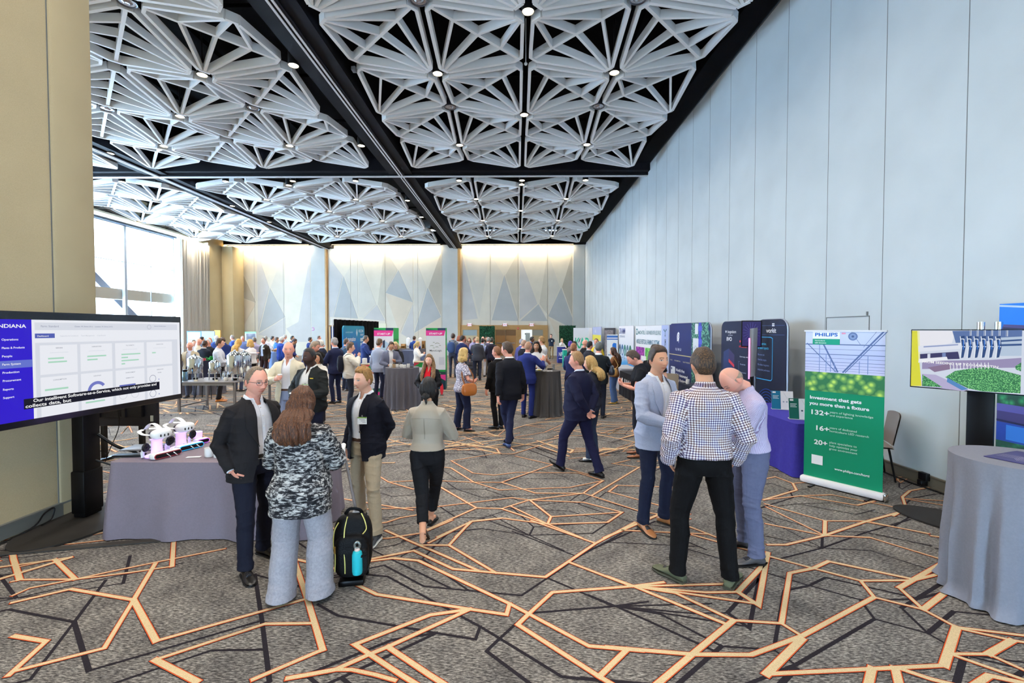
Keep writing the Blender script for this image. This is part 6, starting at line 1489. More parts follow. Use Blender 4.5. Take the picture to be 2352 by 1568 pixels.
  ('man in dark clothes hidden behind the head of the pale blazer', 1502, 790, 9.3, -30, 'm', 'fair', T_polo((24, 24, 28)), sb((34, 36, 46)), H_((48, 40, 36)), 'hang', 'hang', {}),
 ]
 for (lab, px, top, Y, yaw, sex, skin, tops, bot, hair_, R_, L_, ex) in rows:
  ex = dict(ex); sc = ex.pop('shoec', (36, 32, 32))
  H = ex.pop('H', None) or min(1.95, max(1.5, ht(top, Y)))
  person(lab, (px_x(px, Y), Y), yaw, H=H, sex=sex, skin=skin, top=tops, bottom=bot, shoes=dict(m=lea(sc)), hair=hair_, R=R_, L=L_, **ex)
crowd()
# ================================================================== printed faces and screens
class Face:
 """a flat printed or lit face; everything on it becomes one mesh. x to the right, y up, in metres from the lower corner"""
 def __init__(self, org, ux, uy, w, h, emit=0):
  self.o, self.ux, self.uy = Vector(org), Vector(ux).normalized(), Vector(uy).normalized()
  self.n = self.ux.cross(self.uy); self.w, self.h = w, h; self.A = MB(); self.mats = []; self.emit = emit; self.k = 0
 def M(self, m):
  if isinstance(m, tuple): m = screen(m, self.emit) if self.emit else col(m, .5, 'print')
  if m not in self.mats: self.mats.append(m)
  return self.mats.index(m)
 def P(self, x, y, lv): return self.o + self.ux * x + self.uy * y + self.n * (.0008 * lv + .00001 * (self.k % 40))
 def poly(self, pts, m, lv=1):
  self.A.mi = self.M(m); self.k += 1
  self.A.add([self.P(x, y, lv) for x, y in pts], [tuple(range(len(pts)))]); return self
 def rect(self, x0, y0, x1, y1, m, lv=1): return self.poly([(x0, y0), (x1, y0), (x1, y1), (x0, y1)], m, lv)
 def rrect(self, x0, y0, x1, y1, r, m, lv=1): return self.poly([(x0 + a, y0 + b) for a, b in round_rect(x1 - x0, y1 - y0, r)], m, lv)
 def disc(self, cx, cy, rx, m, lv=1, ry=None, n=24, a0=0, a1=360):
  ry = ry or rx
  pts = [(cx + rx * math.cos(math.radians(a0 + (a1 - a0) * i / n)), cy + ry * math.sin(math.radians(a0 + (a1 - a0) * i / n))) for i in range(n if a1 - a0 == 360 else n + 1)]
  return self.poly(pts, m, lv)
 def arc(self, cx, cy, r, w, m, lv=1, a0=0, a1=360, n=28, ry=None):
  ry = ry or r
  pts = []
  for i in range(n):
   t0, t1 = [math.radians(a0 + (a1 - a0) * (i + j) / n) for j in (0, 1)]
   self.A.mi = self.M(m)
   q = [((r + s) * math.cos(t), (ry + s) * math.sin(t)) for t, s in ((t0, -w / 2), (t0, w / 2), (t1, w / 2), (t1, -w / 2))]
   self.A.add([self.P(cx + x, cy + y, lv) for x, y in q], [(0, 1, 2, 3)])
  return self
 def line(self, pts, w, m, lv=1):
  for (x0, y0), (x1, y1) in zip(pts, pts[1:]):
   d = Vector((x1 - x0, y1 - y0));
   if d.length < 1e-6: continue
   d.normalize(); nx, ny = -d.y * w / 2, d.x * w / 2
   self.poly([(x0 + nx, y0 + ny), (x0 - nx, y0 - ny), (x1 - nx, y1 - ny), (x1 + nx, y1 + ny)], m, lv)
  return self
 def text(self, x, y, s, size, m, lv=2, align='LEFT', bold=.008, width=None, rot=0):
  me = text_mesh(s, size, align, bold, width)
  a = math.radians(rot); c, s_ = math.cos(a), math.sin(a)
  self.A.mi = self.M(m); self.k += 1
  self.A.add([self.P(x + v.co.x * c - v.co.y * s_, y + v.co.x * s_ + v.co.y * c, lv) for v in me.vertices], [tuple(p.vertices) for p in me.polygons])
  bpy.data.meshes.remove(me); return self
 def done(self, name, parent):
  return self.A.obj(name, self.mats, parent, smooth=False)
def leaf_mat(name, c0, c1, scale=30.0, emit=0):
 if name in MATS: return MATS[name]
 w = NT(name); tc = w.n('ShaderNodeTexCoord'); v = w.n('ShaderNodeTexVoronoi', Scale=scale); w.l(tc.outputs['Object'], v.inputs['Vector'])
 n = w.n('ShaderNodeTexNoise', Scale=scale * .3, Detail=5.0); w.l(tc.outputs['Object'], n.inputs['Vector'])
 f = w.math('MULTIPLY', v.outputs['Distance'], w.math('ADD', n.outputs['Fac'], .55))
 c = w.ramp(f, [(.13, srgb(*c1)), (.36, srgb(*[(a + b) // 2 for a, b in zip(c0, c1)])), (.66, srgb(*c0))])
 if emit:
  w.b.inputs['Base Color'].default_value = (.01, .01, .01, 1); w.l(c, w.b.inputs['Emission Color']); w.b.inputs['Emission Strength'].default_value = emit
 else: w.l(c, w.b.inputs['Base Color'])
 w.b.inputs['Roughness'].default_value = .6
 MATS[name] = w.m; return w.m
def grad_mat(name, stops, axis='Z', lo=0.0, hi=1.0, emit=0, noise_=0.0):
 """a printed blend of ink colours along one axis of the sheet"""
 if name in MATS: return MATS[name]
 w = NT(name); tc = w.n('ShaderNodeTexCoord'); sp = w.n('ShaderNodeSeparateXYZ'); w.l(tc.outputs['Object'], sp.inputs[0])
 mr = w.n('ShaderNodeMapRange'); w.l(sp.outputs[axis], mr.inputs[0]); mr.inputs[1].default_value = lo; mr.inputs[2].default_value = hi
 f = mr.outputs[0]
 if noise_:
  n = w.n('ShaderNodeTexNoise', Scale=2.5, Detail=5.0); w.l(tc.outputs['Object'], n.inputs['Vector'])
  f = w.math('ADD', f, w.math('MULTIPLY', w.math('SUBTRACT', n.outputs['Fac'], .5), noise_))
 c = w.ramp(f, [(p, srgb(*c)) for p, c in stops])
 if emit:
  w.b.inputs['Base Color'].default_value = (.01, .01, .01, 1); w.l(c, w.b.inputs['Emission Color']); w.b.inputs['Emission Strength'].default_value = emit
 else: w.l(c, w.b.inputs['Base Color'])
 w.b.inputs['Roughness'].default_value = .5
 MATS[name] = w.m; return w.m
M_BEZ = mat('bezel_black', (10, 11, 20), .25, 0, .5)
M_POST = mat('stand_black', (12, 12, 14), .4, .3)
M_GREYCLOTH = cloth_mat('tablecloth_grey', (128, 118, 128), .8, .35, 240, .10, 60)
M_GREYDARK = cloth_mat('tablecloth_dark', (98, 96, 104), .8, .35, 240, .12, 60)
M_CERAMIC = mat('ceramic_white', (238, 238, 236), .2, 0, .5)
def left_display():
 a, b = Vector((-4.548, 3.86)), Vector((-4.375, 5.905))         # lower edge, near end to far end
 d = (b - a).normalized(); W = (b - a).length; rz = math.atan2(d.y, d.x)
 z0, H = 1.155, 1.065
 t = thing('flat_screen', 'large dashboard display in a black bezel on a post beside the grey partition', 'display', (a.x, a.y, z0), rz)
 A = MB(); A.box((W / 2, .035, H / 2), (W, .07, H), bev=.008); A.box((W / 2, .10, H / 2), (W * .6, .08, H * .6)); A.obj('bezel', M_BEZ, t)
 f = Face((.045, -.001, .062), (1, 0, 0), (0, 0, 1), W - .075, H - .138, .92)
 w, h = f.w, f.h; V = lambda v: h * (1 - v)
 xs = lambda Y: (Y - 3.86) / (5.905 - 3.86) * W - .045
 Wt = (246, 248, 255); G = (226, 230, 240); BL = (48, 22, 214)
 f.rect(0, 0, w, h, Wt, 0)
 sb = xs(4.20)
 f.rect(0, 0, sb, h, BL, 1)
 tx = .115
 f.text(.022, V(.082), 'INDIANA', .046, (255, 255, 255), 2, bold=.02, width=.228)
 f.rect(0, V(.475), sb, V(.40), (104, 120, 214), 2)
 for s, v in (('Operations', .205), ('Plants & Products', .285), ('People', .365), ('Farm System', .443), ('Production', .522), ('Procurement', .60), ('Reports', .683), ('Support', .762)):
  f.text(.060, V(v), s, .026, (255, 255, 255), 3, bold=.015, width={'Plants & Products': .174, 'Procurement': .140, 'Farm System': .14, 'People': .076, 'Reports': .08, 'Support': .084}.get(s, .127))
 x0, x1 = xs(4.225), xs(5.835)
 f.rect(x0, V(.105), x1, V(.028), G, 1)
 f.text(x0 + .05, V(.075), 'Farm: Standard', .026, (150, 156, 180), 2)
 f.text(xs(4.58), V(.072), 'Cluster: VF_Farms (10-1)    Location: VF_Farms (10-7)', .018, (120, 130, 165), 2)
 f.arc(xs(5.43), V(.066), .025, .003, (150, 156, 180), 2)
 f.text(xs(5.50), V(.060), 'Sebastian Charitable Station', .015, (120, 130, 165), 2)
 f.rect(x0, V(.188), xs(4.395), V(.14), (84, 98, 186), 1)
 f.text(x0 + .018, V(.174), 'Dashboard', .022, (255, 255, 255), 2)
 f.text(xs(4.44), V(.174), 'Capacities & Conditions     Team Management     Crop Routes', .018, (206, 210, 222), 2)
 f.rect(x0, 0, x1, V(.235), G, 1)
 cols = [(4.262, 4.60), (4.63, 4.965), (5.0, 5.355), (5.39, 5.75)]
 heads = [('SEEDERS', 'HARVESTORS', 'TLC ROBOTS', 'CONVEYORS'), ('CONSUMPTION', 'LIGHTING', 'ENVIRONMENT', 'IRRIGATION')]
 bars = [[(.2, .62), (.2, .70)], [(.2, .80), (.2, .52)], [(.2, .86), (.2, .42), (.2, .80), (.2, .32)], [(.2, .34)]]
 GR = (176, 226, 200)
 for c, (p, q) in enumerate(cols):
  X0, X1 = xs(p), xs(q); ww = X1 - X0
  f.rect(X0, V(.565), X1, V(.262), Wt, 2); f.text(X0 + ww / 2, V(.30), heads[0][c], .017, (150, 154, 168), 3, 'CENTER')
  f.rect(X0 + ww * .25, V(.345), X0 + ww * .75, V(.340), G, 3)
  for i, (b0, b1) in enumerate(bars[c]):
   f.rect(X0 + ww * b0, V(.41 + .038 * i), X0 + ww * b1, V(.394 + .038 * i), GR, 3)
  f.rect(X0, V(1.0), X1, V(.592), Wt, 2); f.text(X0 + ww / 2, V(.635), heads[1][c], .017, (150, 154, 168), 3, 'CENTER')
 X0, X1 = xs(4.262), xs(4.60); ww = X1 - X0
 f.rect(X0 + ww * .10, V(.735), X0 + ww * .72, V(.716), GR, 3)
 X0 = xs(4.63); f.arc(X0 + .165, V(.80), .085, .032, (120, 128, 206), 3, 35, 250); f.rect(X0 + ww * .12, V(.93), X0 + ww * .72, V(.912), GR, 3)
 X0 = xs(5.0); f.text(X0 + ww * .5, V(.70), 'GERMINATION', .015, (130, 134, 158), 3, 'CENTER'); f.rect(X0 + ww * .12, V(.79), X0 + ww * .70, V(.772), (100, 110, 190), 3)
 for k in (.25, .68): f.arc(X0 + ww * k, V(.90), .045, .003, (190, 194, 206), 3)
 X0 = xs(5.39); f.text(X0 + ww * .5, V(.675), 'WATER', .015, (110, 114, 140), 3, 'CENTER')
 for v in (.74, .935): f.arc(X0 + ww * .22, V(v), .042, .004, (70, 78, 130), 3, 0 if v < .9 else 0, 360); f.rect(X0 + ww * .46, V(v + .025), X0 + ww * .485, V(v + .010), (70, 84, 190), 3)
 cx0, cx1 = xs(4.12), xs(5.555)
 f.rect(cx0, V(.892), cx1, V(.79), (10, 12, 34), 4)
 f.text(cx0 + .075, V(.832), 'Our intelligent Software-as-a-Service, which not only provides and', .043, (255, 255, 255), 5, bold=.02, width=(cx1 - cx0) - .12)
 f.text(cx0 + .01, V(.880), 'collects data, but', .043, (255, 255, 255), 5, bold=.02, width=.40)
 f.done('screen_image', t)
 s = thing('display_stand', 'black post on an oval foot carrying the dashboard display', 'stand', (-4.70, 4.90, 0))
 A = MB(); A.box((0, 0, 1.02), (.13, .20, 1.98), bev=.01); A.box((0, 0, .30), (.15, .23, .46), bev=.015); A.obj('post', M_POST, s)
 A = MB(); n = 40; pts = [(.40 * math.cos(2 * PI * i / n), .66 * math.sin(2 * PI * i / n)) for i in range(n)]
 A.prism(pts, (.12, -.17, 0.006), (1, 0, 0), (0, 1, 0), .018); A.obj('foot', mat('foot_charcoal', (40, 37, 34), .7, .1), s)
 A = MB(); A.box((.08, 0, 1.62), (.03, .30, .34)); A.obj('mount', M_POST, s)
left_display()
def rear_display():
 t = thing('flat_screen', 'dark back of a display panel seen behind the dashboard display', 'display', (-6.15, 6.9, .57), 0)
 A = MB(); A.box((0, .03, .40), (1.26, .06, .80), bev=.01); A.obj('bezel', mat('panel_navy', (20, 22, 34), .45), t)
 A = MB(); A.box((0, -.03, .40), (.9, .07, .5), bev=.01); A.box((-.2, -.08, .4), (.05, .04, .5)); A.box((.2, -.08, .4), (.05, .04, .5)); A.box((.1, -.075, .55), (.4, .02, .01)); A.obj('back_cover', mat('panel_dark', (13, 14, 22), .5), t)
 A = MB(); A.box((.56, -.005, .12), (.04, .012, .09)); A.obj('label', col((176, 184, 184)), t)
 A = MB(); A.tube(smooth_path([(.1, -.08, .3), (.12, -.09, .0), (.0, -.10, -.3), (-.1, -.1, -.54)], 5), .006, 6); A.obj('cable', M_BLKM, t)
 s = thing('display_stand', 'black twin leg floor stand under the dark display back', 'stand', (-6.15, 6.98, 0))
 for x in (-.3, .3):
  A = MB(); A.box((x, .04, .55), (.06, .06, 1.0)); A.box((x, 0, .02), (.06, .62, .04)); A.obj('leg', M_POST, s)
rear_display()
def cables():
 def cable(name, label, pts, r=.006, m=M_BLKM):
  A = MB(); A.tube(smooth_path(pts, 6), r, 6); o = A.obj(name, m); tag(o, label, 'cable')
 cable('power_cable', 'black cable looping up against the partition baseboard by the display foot', [(-4.90, 3.0, .012), (-4.90, 4.0, .014), (-4.91, 4.5, .036), (-4.93, 4.66, .13), (-4.91, 4.74, .16), (-4.90, 4.70, .06), (-4.90, 4.6, .036)], .008)
 cable('extension_cable', 'black cable running from the display post under the tablecloth corner', [(-4.62, 4.95, .9), (-4.45, 5.0, .75), (-4.2, 4.95, .70), (-4.0, 4.8, .66)], .016)
 cable('floor_cable', 'thin black cable from the display post down to the carpet', [(-4.62, 4.92, .62), (-4.4, 4.98, .50), (-4.25, 4.95, .34), (-4.1, 4.7, .20)], .010)
 cable('wall_cable', 'long black cable on the carpet along the panel wall baseboard', [(5.30, 4.6, .012), (5.31, 5.6, .012), (5.26, 6.2, .012), (5.32, 7.2, .012), (5.28, 9.5, .012), (5.31, 12, .012)], .011)
 t = thing('floor_box', 'small black cable box hung on the baseboard near the green banner', 'box', (5.345, 5.97, .1))
 A = MB(); A.box((0, 0, .03), (.06, .12, .10), bev=.01); A.obj('body', M_BLKM, t); A = MB(); A.box((-.02, 0, -.05), (.09, .07, .07), bev=.01); A.obj('plug', M_BLKM, t)
 A = MB(); p0, p1 = px_floor(0, 1287), px_floor(520, 1236)
 A.bar((p0[0] - .3, p0[1] - .03, .010), (p1[0], p1[1], .010), .075, .012); o = A.obj('cable_cover', mat('rubber_grey', (62, 58, 54), .8)); tag(o, 'flat dark grey cable cover lying across the carpet before the table', 'cable cover')
cables()
def skirt(t, outline, ztop, drop, waves, amp, flare, m, name='tablecloth', seed=0, puddle=0.0, nz=26):
 """top and hanging sides of a floor-length cloth over an outline (list of points going round)"""
 r = random.Random(seed); n = len(outline); A = MB()
 ph = [r.uniform(0, 6.28) for _ in range(5)]
 L = 0; s = [0]
 for i in range(n):
  L += (Vector(outline[(i + 1) % n]) - Vector(outline[i])).length; s.append(L)
 c = sum((Vector(p) for p in outline), Vector((0, 0))) / n
 rows = []
 for j in range(nz + 1):
  v = j / nz; row = []
  for i in range(n):
   p = Vector(outline[i]); a, b = Vector(outline[i - 1]), Vector(outline[(i + 1) % n])
   tg = (b - a).normalized(); nr = Vector((tg.y, -tg.x))
   u = s[i] / L * 2 * PI
   wv = math.sin(u * waves + ph[0] + .8 * math.sin(u * 3 + ph[1])) + .5 * math.sin(u * waves * 1.7 + ph[2] + v)
   off = .004 + (amp * wv * min(1, v * 1.6) ** 1.3) + flare * v + puddle * max(0, v - .93) / .07 * (.6 + .4 * math.sin(u * 9))
   q = p + nr * max(off, .004 * (1 - v) - (.6 * amp if v > .1 else 0) - 0)
   row.append((q.x, q.y, ztop - drop * v + (.004 if v > .97 else 0)))
  rows.append(row)
 base = len(A.v)
 for row in rows: A.v.extend(row)
 for j in range(nz):
  for i in range(n):
   A.f.append((j * n + i, (j + 1) * n + i, (j + 1) * n + (i + 1) % n, j * n + (i + 1) % n)); A.m.append(0)
 A.v.append((c.x, c.y, ztop + .001)); ci = len(A.v) - 1
 inner = []
 for i in range(n):
  p = c.lerp(Vector(outline[i]), .97); A.v.append((p.x, p.y, ztop + .0015)); inner.append(len(A.v) - 1)
 for i in range(n):
  k = (i + 1) % n
  A.f.append((i, k, inner[k], inner[i])); A.m.append(0); A.f.append((inner[i], inner[k], ci)); A.m.append(0)
 return A.obj(name, m, t, angle=60)
def rect_outline(x0, y0, x1, y1, r=.04, step=.02):
 pts = []
 def seg(a, b):
  d = (Vector(b) - Vector(a)); k = max(1, int(d.length / step))
  return [tuple(Vector(a) + d * i / k) for i in range(k)]
 pts += seg((x0 + r, y0), (x1 - r, y0)); pts += [(x1 - r + r * math.sin(a), y0 + r - r * math.cos(a)) for a in (0, PI / 8, PI / 4, PI * 3 / 8)]
 pts += seg((x1, y0 + r), (x1, y1 - r)); pts += [(x1 - r + r * math.cos(a), y1 - r + r * math.sin(a)) for a in (0, PI / 8, PI / 4, PI * 3 / 8)]
 pts += seg((x1 - r, y1), (x0 + r, y1)); pts += [(x0 + r - r * math.sin(a), y1 - r + r * math.cos(a)) for a in (0, PI / 8, PI / 4, PI * 3 / 8)]
 pts += seg((x0, y1 - r), (x0, y0 + r)); pts += [(x0 + r - r * math.cos(a), y0 + r - r * math.sin(a)) for a in (0, PI / 8, PI / 4, PI * 3 / 8)]
 return pts
def rect_table(label, x0, y0, x1, y1, m, ztop=.75, waves=14, amp=.012, flare=.06, seed=1, cloth_label=None, step=.02):
 t = thing('banquet_table', label, 'table', ((x0 + x1) / 2, (y0 + y1) / 2, 0)); hx, hy = (x1 - x0) / 2, (y1 - y0) / 2
 A = MB(); A.box((0, 0, ztop - .02), (hx * 2 - .02, hy * 2 - .02, .03)); A.obj('tabletop', M_WOOD, t)
 for sx in (-1, 1):
  for sy in (-1, 1):
   B = MB(); B.box((sx * (hx - .12), sy * (hy - .1), ztop / 2 - .02), (.03, .03, ztop - .04)); B.obj('leg', M_METAL, t)
 c = thing('tablecloth', cloth_label, 'tablecloth', ((x0 + x1) / 2, (y0 + y1) / 2, 0))
 skirt(c, rect_outline(-hx, -hy, hx, hy, step=step), ztop, ztop - .006, waves, amp, flare, m, 'cloth', seed)
 return t
rect_table('table hidden under a lavender grey cloth beside the dashboard display', -4.0, 4.40, -2.02, 5.18, M_GREYCLOTH, waves=9, amp=.030, flare=.06, seed=4, cloth_label='lavender grey floor-length cloth on the table with the headsets')
def cocktail(x, y, R, H, m, label, cl, seed, n=150, waves=17, amp=.016, nz=30):
 t = thing('cocktail_table', label, 'table', (x, y, 0))
 A = MB(); A.lathe([(0, H - .028), (R - .01, H - .028), (R - .01, H - .004), (0, H - .004)], n=32); A.obj('tabletop', M_WOOD, t)
 A = MB(); A.lathe([(.24, .004), (.24, .02), (.03, .05), (.03, H - .03)], n=16); A.obj('pedestal', M_POST, t)
 c = thing('tablecloth', cl, 'tablecloth', (x, y, 0))
 skirt(c, [(R * math.cos(2 * PI * i / n), R * math.sin(2 * PI * i / n)) for i in range(n)], H, H - .008, waves, amp, .015, m, 'cloth', seed, .05, nz)
cocktail(3.79, 3.42, .40, 1.085, cloth_mat('tablecloth_slate', (132, 134, 146), .8, .35, 240, .1, 60), 'tall round table hidden under a slate drape near the farm video display', 'slate grey drape on the tall round table near the farm video display', 3, amp=.030, waves=15)
cocktail(px_x(921, 11.9), 12.0, .43, 1.06, M_GREYDARK, 'tall round table hidden under a pleated grey drape covered in cups', 'pleated grey drape on the tall round table covered in cups', 5, n=130, waves=17, amp=.036, nz=16)
cocktail(px_x(1253, 10.95), 10.95, .355, 1.07, cloth_mat('tablecloth_charcoal', (82, 80, 80), .8, .35, 240, .1, 60), 'tall round table hidden under a charcoal drape with a napkin and cup', 'charcoal drape on the tall round table with a napkin and cup', 6, n=120, waves=15, amp=.032, nz=16)
M_GB = cloth_mat('tablecloth_blue', (96, 108, 138), .8, .3, 240, .1, 60)
cocktail(px_x(943, 22), 22.0, .42, 1.06, M_GB, 'far tall round table under a blue grey drape between the two start-up towers', 'far blue grey drape between the two start-up towers', 7, n=60, waves=13, amp=.02, nz=8)
cocktail(px_x(975, 18), 18.0, .36, 1.06, M_GB, 'tall round table under a blue grey drape just behind the mushroom start-up tower', 'blue grey drape just behind the mushroom start-up tower', 8, n=60, waves=13, amp=.02, nz=8)
def mug(x, y, z, rz, label, group=None, handle=True, r=.042, h=.092, m=None):
 t = thing('mug' if handle else 'paper_cup', label, 'mug' if handle else 'cup', (x, y, z), rz, group)
 m = m or M_CERAMIC
 A = MB(); A.lathe([(0, .0), (r * .86, 0), (r * .97, .008), (r, h), (r * .94, h), (r * .9, .012), (0, .010)], n=24, cap=False); A.obj('body', m, t)
 if handle:
  A = MB(); A.tube(smooth_path([(r * .95, 0, h * .82), (r * 1.55, 0, h * .78), (r * 1.62, 0, h * .4), (r * .95, 0, h * .2)], 5), [.006] * 16, 8); A.obj('handle', m, t)
 return t
ZT1 = .753
for (px, py), rz, l in (((471, 1052), .2, 'white mug on the lavender grey table with its handle toward the second mug'), ((492, 1053), -.6, 'second white mug almost hidden behind the man with glasses')):
 Y = FPX * (CAM_H - ZT1) / (py - VPY); mug(px_x(px, Y), Y, ZT1, rz, l)
t = thing('card', 'white paper card lying on the lavender grey cloth near the mugs', 'card', (px_x(433, 4.56), 4.57, ZT1)); A = MB(); A.box((0, 0, .003), (.13, .045, .002), Matrix.Rotation(.2, 3, 'Z')); A.obj('sheet', M_WHITE, t)
t = thing('laptop', 'dark closed laptop at the corner of the lavender grey table', 'laptop', (px_x(284, 4.60), 4.60, ZT1), .1)
A = MB(); A.box((0, 0, .014), (.27, .10, .014), bev=.004); A.obj('lid', M_BLKM, t); A = MB(); A.box((0, 0, .004), (.26, .10, .006)); A.obj('base', mat('laptop_grey', (70, 72, 78), .4, .4), t)
t = thing('keyboard', 'grey notebook computer with dark keys behind the headset docks', 'laptop', (px_x(318, 4.9), 4.92, ZT1), .12)
A = MB(); A.box((0, 0, .009), (.36, .24, .016), bev=.004); A.obj('base', mat('laptop_silver', (150, 152, 158), .4, .5), t)
A = MB()
for i in range(6): A.box((.085 + i * .018 - .02, .0, .019), (.011, .15, .003), Matrix.Rotation(-.35, 3, 'Z'))
A.obj('keys', M_BLKM, t)
def headset(x, y, rz, label, glow, dock_label, ctl_label, rimc):
 lav = mat('lit_lavender', (212, 188, 255), .3, emit=(196, 160, 255), estr=1.1)
 d = thing('charging_dock', dock_label, 'charging dock', (x, y, ZT1), rz)
 A = MB(); A.lathe([(0, 0), (.10, 0), (.105, .01), (.05, .03), (.045, .16), (.06, .175), (0, .18)], n=28); A.obj('column', lav, d)
 A = MB(); A.box((0, -.13, .033), (.285, .085, .062), bev=.029); A.obj('bar', M_CERAMIC, d)
 A = MB(); A.prism([(-.131 + a, b) for a, b in round_rect(.262, .052, .026)], (0, -.1745, .007), (1, 0, 0), (0, 0, 1), .002); A.obj('lit_rim', mat('rim_%d%d%d' % rimc, rimc, .4, emit=rimc, estr=1.0), d)
 A = MB(); A.prism([(-.123 + a, b) for a, b in round_rect(.246, .038, .019)], (0, -.1775, .014), (1, 0, 0), (0, 0, 1), .002); A.obj('window', mat('dock_window', (24, 20, 24), .2), d)
 A = MB()
 for q in (.02, .085): A.tube(smooth_path([(q, -.18, .005), (q - .03, -.186, .035), (q - .05, -.14, .066), (q - .05, -.08, .06)], 4), .004, 6)
 A.obj('strap', M_CERAMIC, d)
 for k, (cx, cz, r) in enumerate(((-.115, .115, .046), (.10, .135, .05))):
  c = thing('controller', ctl_label[k], 'game controller', Vector((x, y, ZT1)) + Matrix.Rotation(rz, 3, 'Z') @ Vector((cx, -.02 - .02 * k, cz)), rz)
  M3 = Matrix.Rotation(PI / 2, 3, 'X') @ Matrix.Rotation(.3, 3, 'Y')
  A = MB(); A.lathe([(0, .012), (r * .8, .012), (r, 0), (r * .8, -.012), (0, -.012)], n=24, M=M3); A.obj('ring', mat('controller_black', (22, 20, 26), .35), c)
  A = MB(); A.lathe([(0, .018), (.012, .016), (.014, .010)], n=12, M=M3); A.obj('stick', M_POST, c)
  A = MB(); A.tube([(0, .02, -.01), (.0, .055, -.06), (0, .05, -.107)], [.016, .017, .014], 10); A.obj('grip', M_CERAMIC, c)
 t = thing('headset', label, 'headset', (x + .0, y, ZT1 + .18), rz)
 D, F = sphere_dirs(36, 24)
 sgn = np.sign(D) * np.abs(D) ** .78
 A = MB(); A.add([tuple(v) for v in sgn * np.array([.095, .055, .052]) + np.array([0, -.07, .055])], F); A.obj('visor', M_CERAMIC, t)
 A = MB(); A.add([tuple(v) for v in sgn * np.array([.082, .040, .045]) + np.array([0, -.012, .048])], F); A.obj('face_pad', mat('pad_dark', (58, 54, 66), .7), t)
 for q in (-.035, 0, .035):
  A = MB(); A.box((q, -.1235, .045), (.012, .006, .026), bev=.004); A.obj('camera_eye', M_BLKM, t)
 for sx in (-1, 1):
  A = MB(); A.tube(smooth_path([(sx * .09, -.045, .055), (sx * .102, .04, .058), (sx * .085, .13, .075), (sx * .03, .17, .08)], 5), [(.007, .018)] * 16, 8, (0, 0, 1)); A.obj('side_strap', M_CERAMIC, t)
 A = MB(); A.tube(smooth_path([(0, -.06, .105), (0, .02, .145), (0, .10, .14), (0, .17, .085)], 5), [(.022, .005)] * 16, 8, (1, 0, 0)); A.obj('top_strap', M_CERAMIC, t)
headset(-3.70, 4.62, 1.22, 'white headset on the dock with the maroon rim', 1, 'charging dock with maroon rim at the front of the table', ('small black ring controller on the laptop side of the maroon dock', 'black ring controller on the mug side of the maroon dock'), (120, 40, 48))
headset(-3.68, 4.93, 1.22, 'white headset on the dock with the sky blue rim', 1, 'charging dock with sky blue rim in the middle of the table', ('small black ring controller on the laptop side of the blue dock', 'black ring controller on the mug side of the blue dock'), (40, 170, 226))
t = thing('charging_dock', 'small purple rimmed dock end behind the blue dock', 'charging dock', (-3.60, 5.13, ZT1), 1.2)
A = MB(); A.box((0, 0, .033), (.16, .08, .06), bev=.028); A.obj('bar', M_CERAMIC, t)
A = MB(); A.prism([(-.07 + a, b) for a, b in round_rect(.14, .05, .025)], (0, -.0425, .008), (1, 0, 0), (0, 0, 1), .002); A.obj('lit_rim', mat('rim_purple', (190, 90, 236), .4, emit=(190, 90, 236), estr=1.0), t)
A = MB(); A.prism([(-.063 + a, b) for a, b in round_rect(.126, .038, .019)], (0, -.0450, .014), (1, 0, 0), (0, 0, 1), .002); A.obj('window', MATS['dock_window'], t)
A = MB(); A.lathe([(.045, .06), (.05, .13), (0, .135)], (.0, .06, 0), 20); A.obj('column', MATS['lit_lavender'], t)
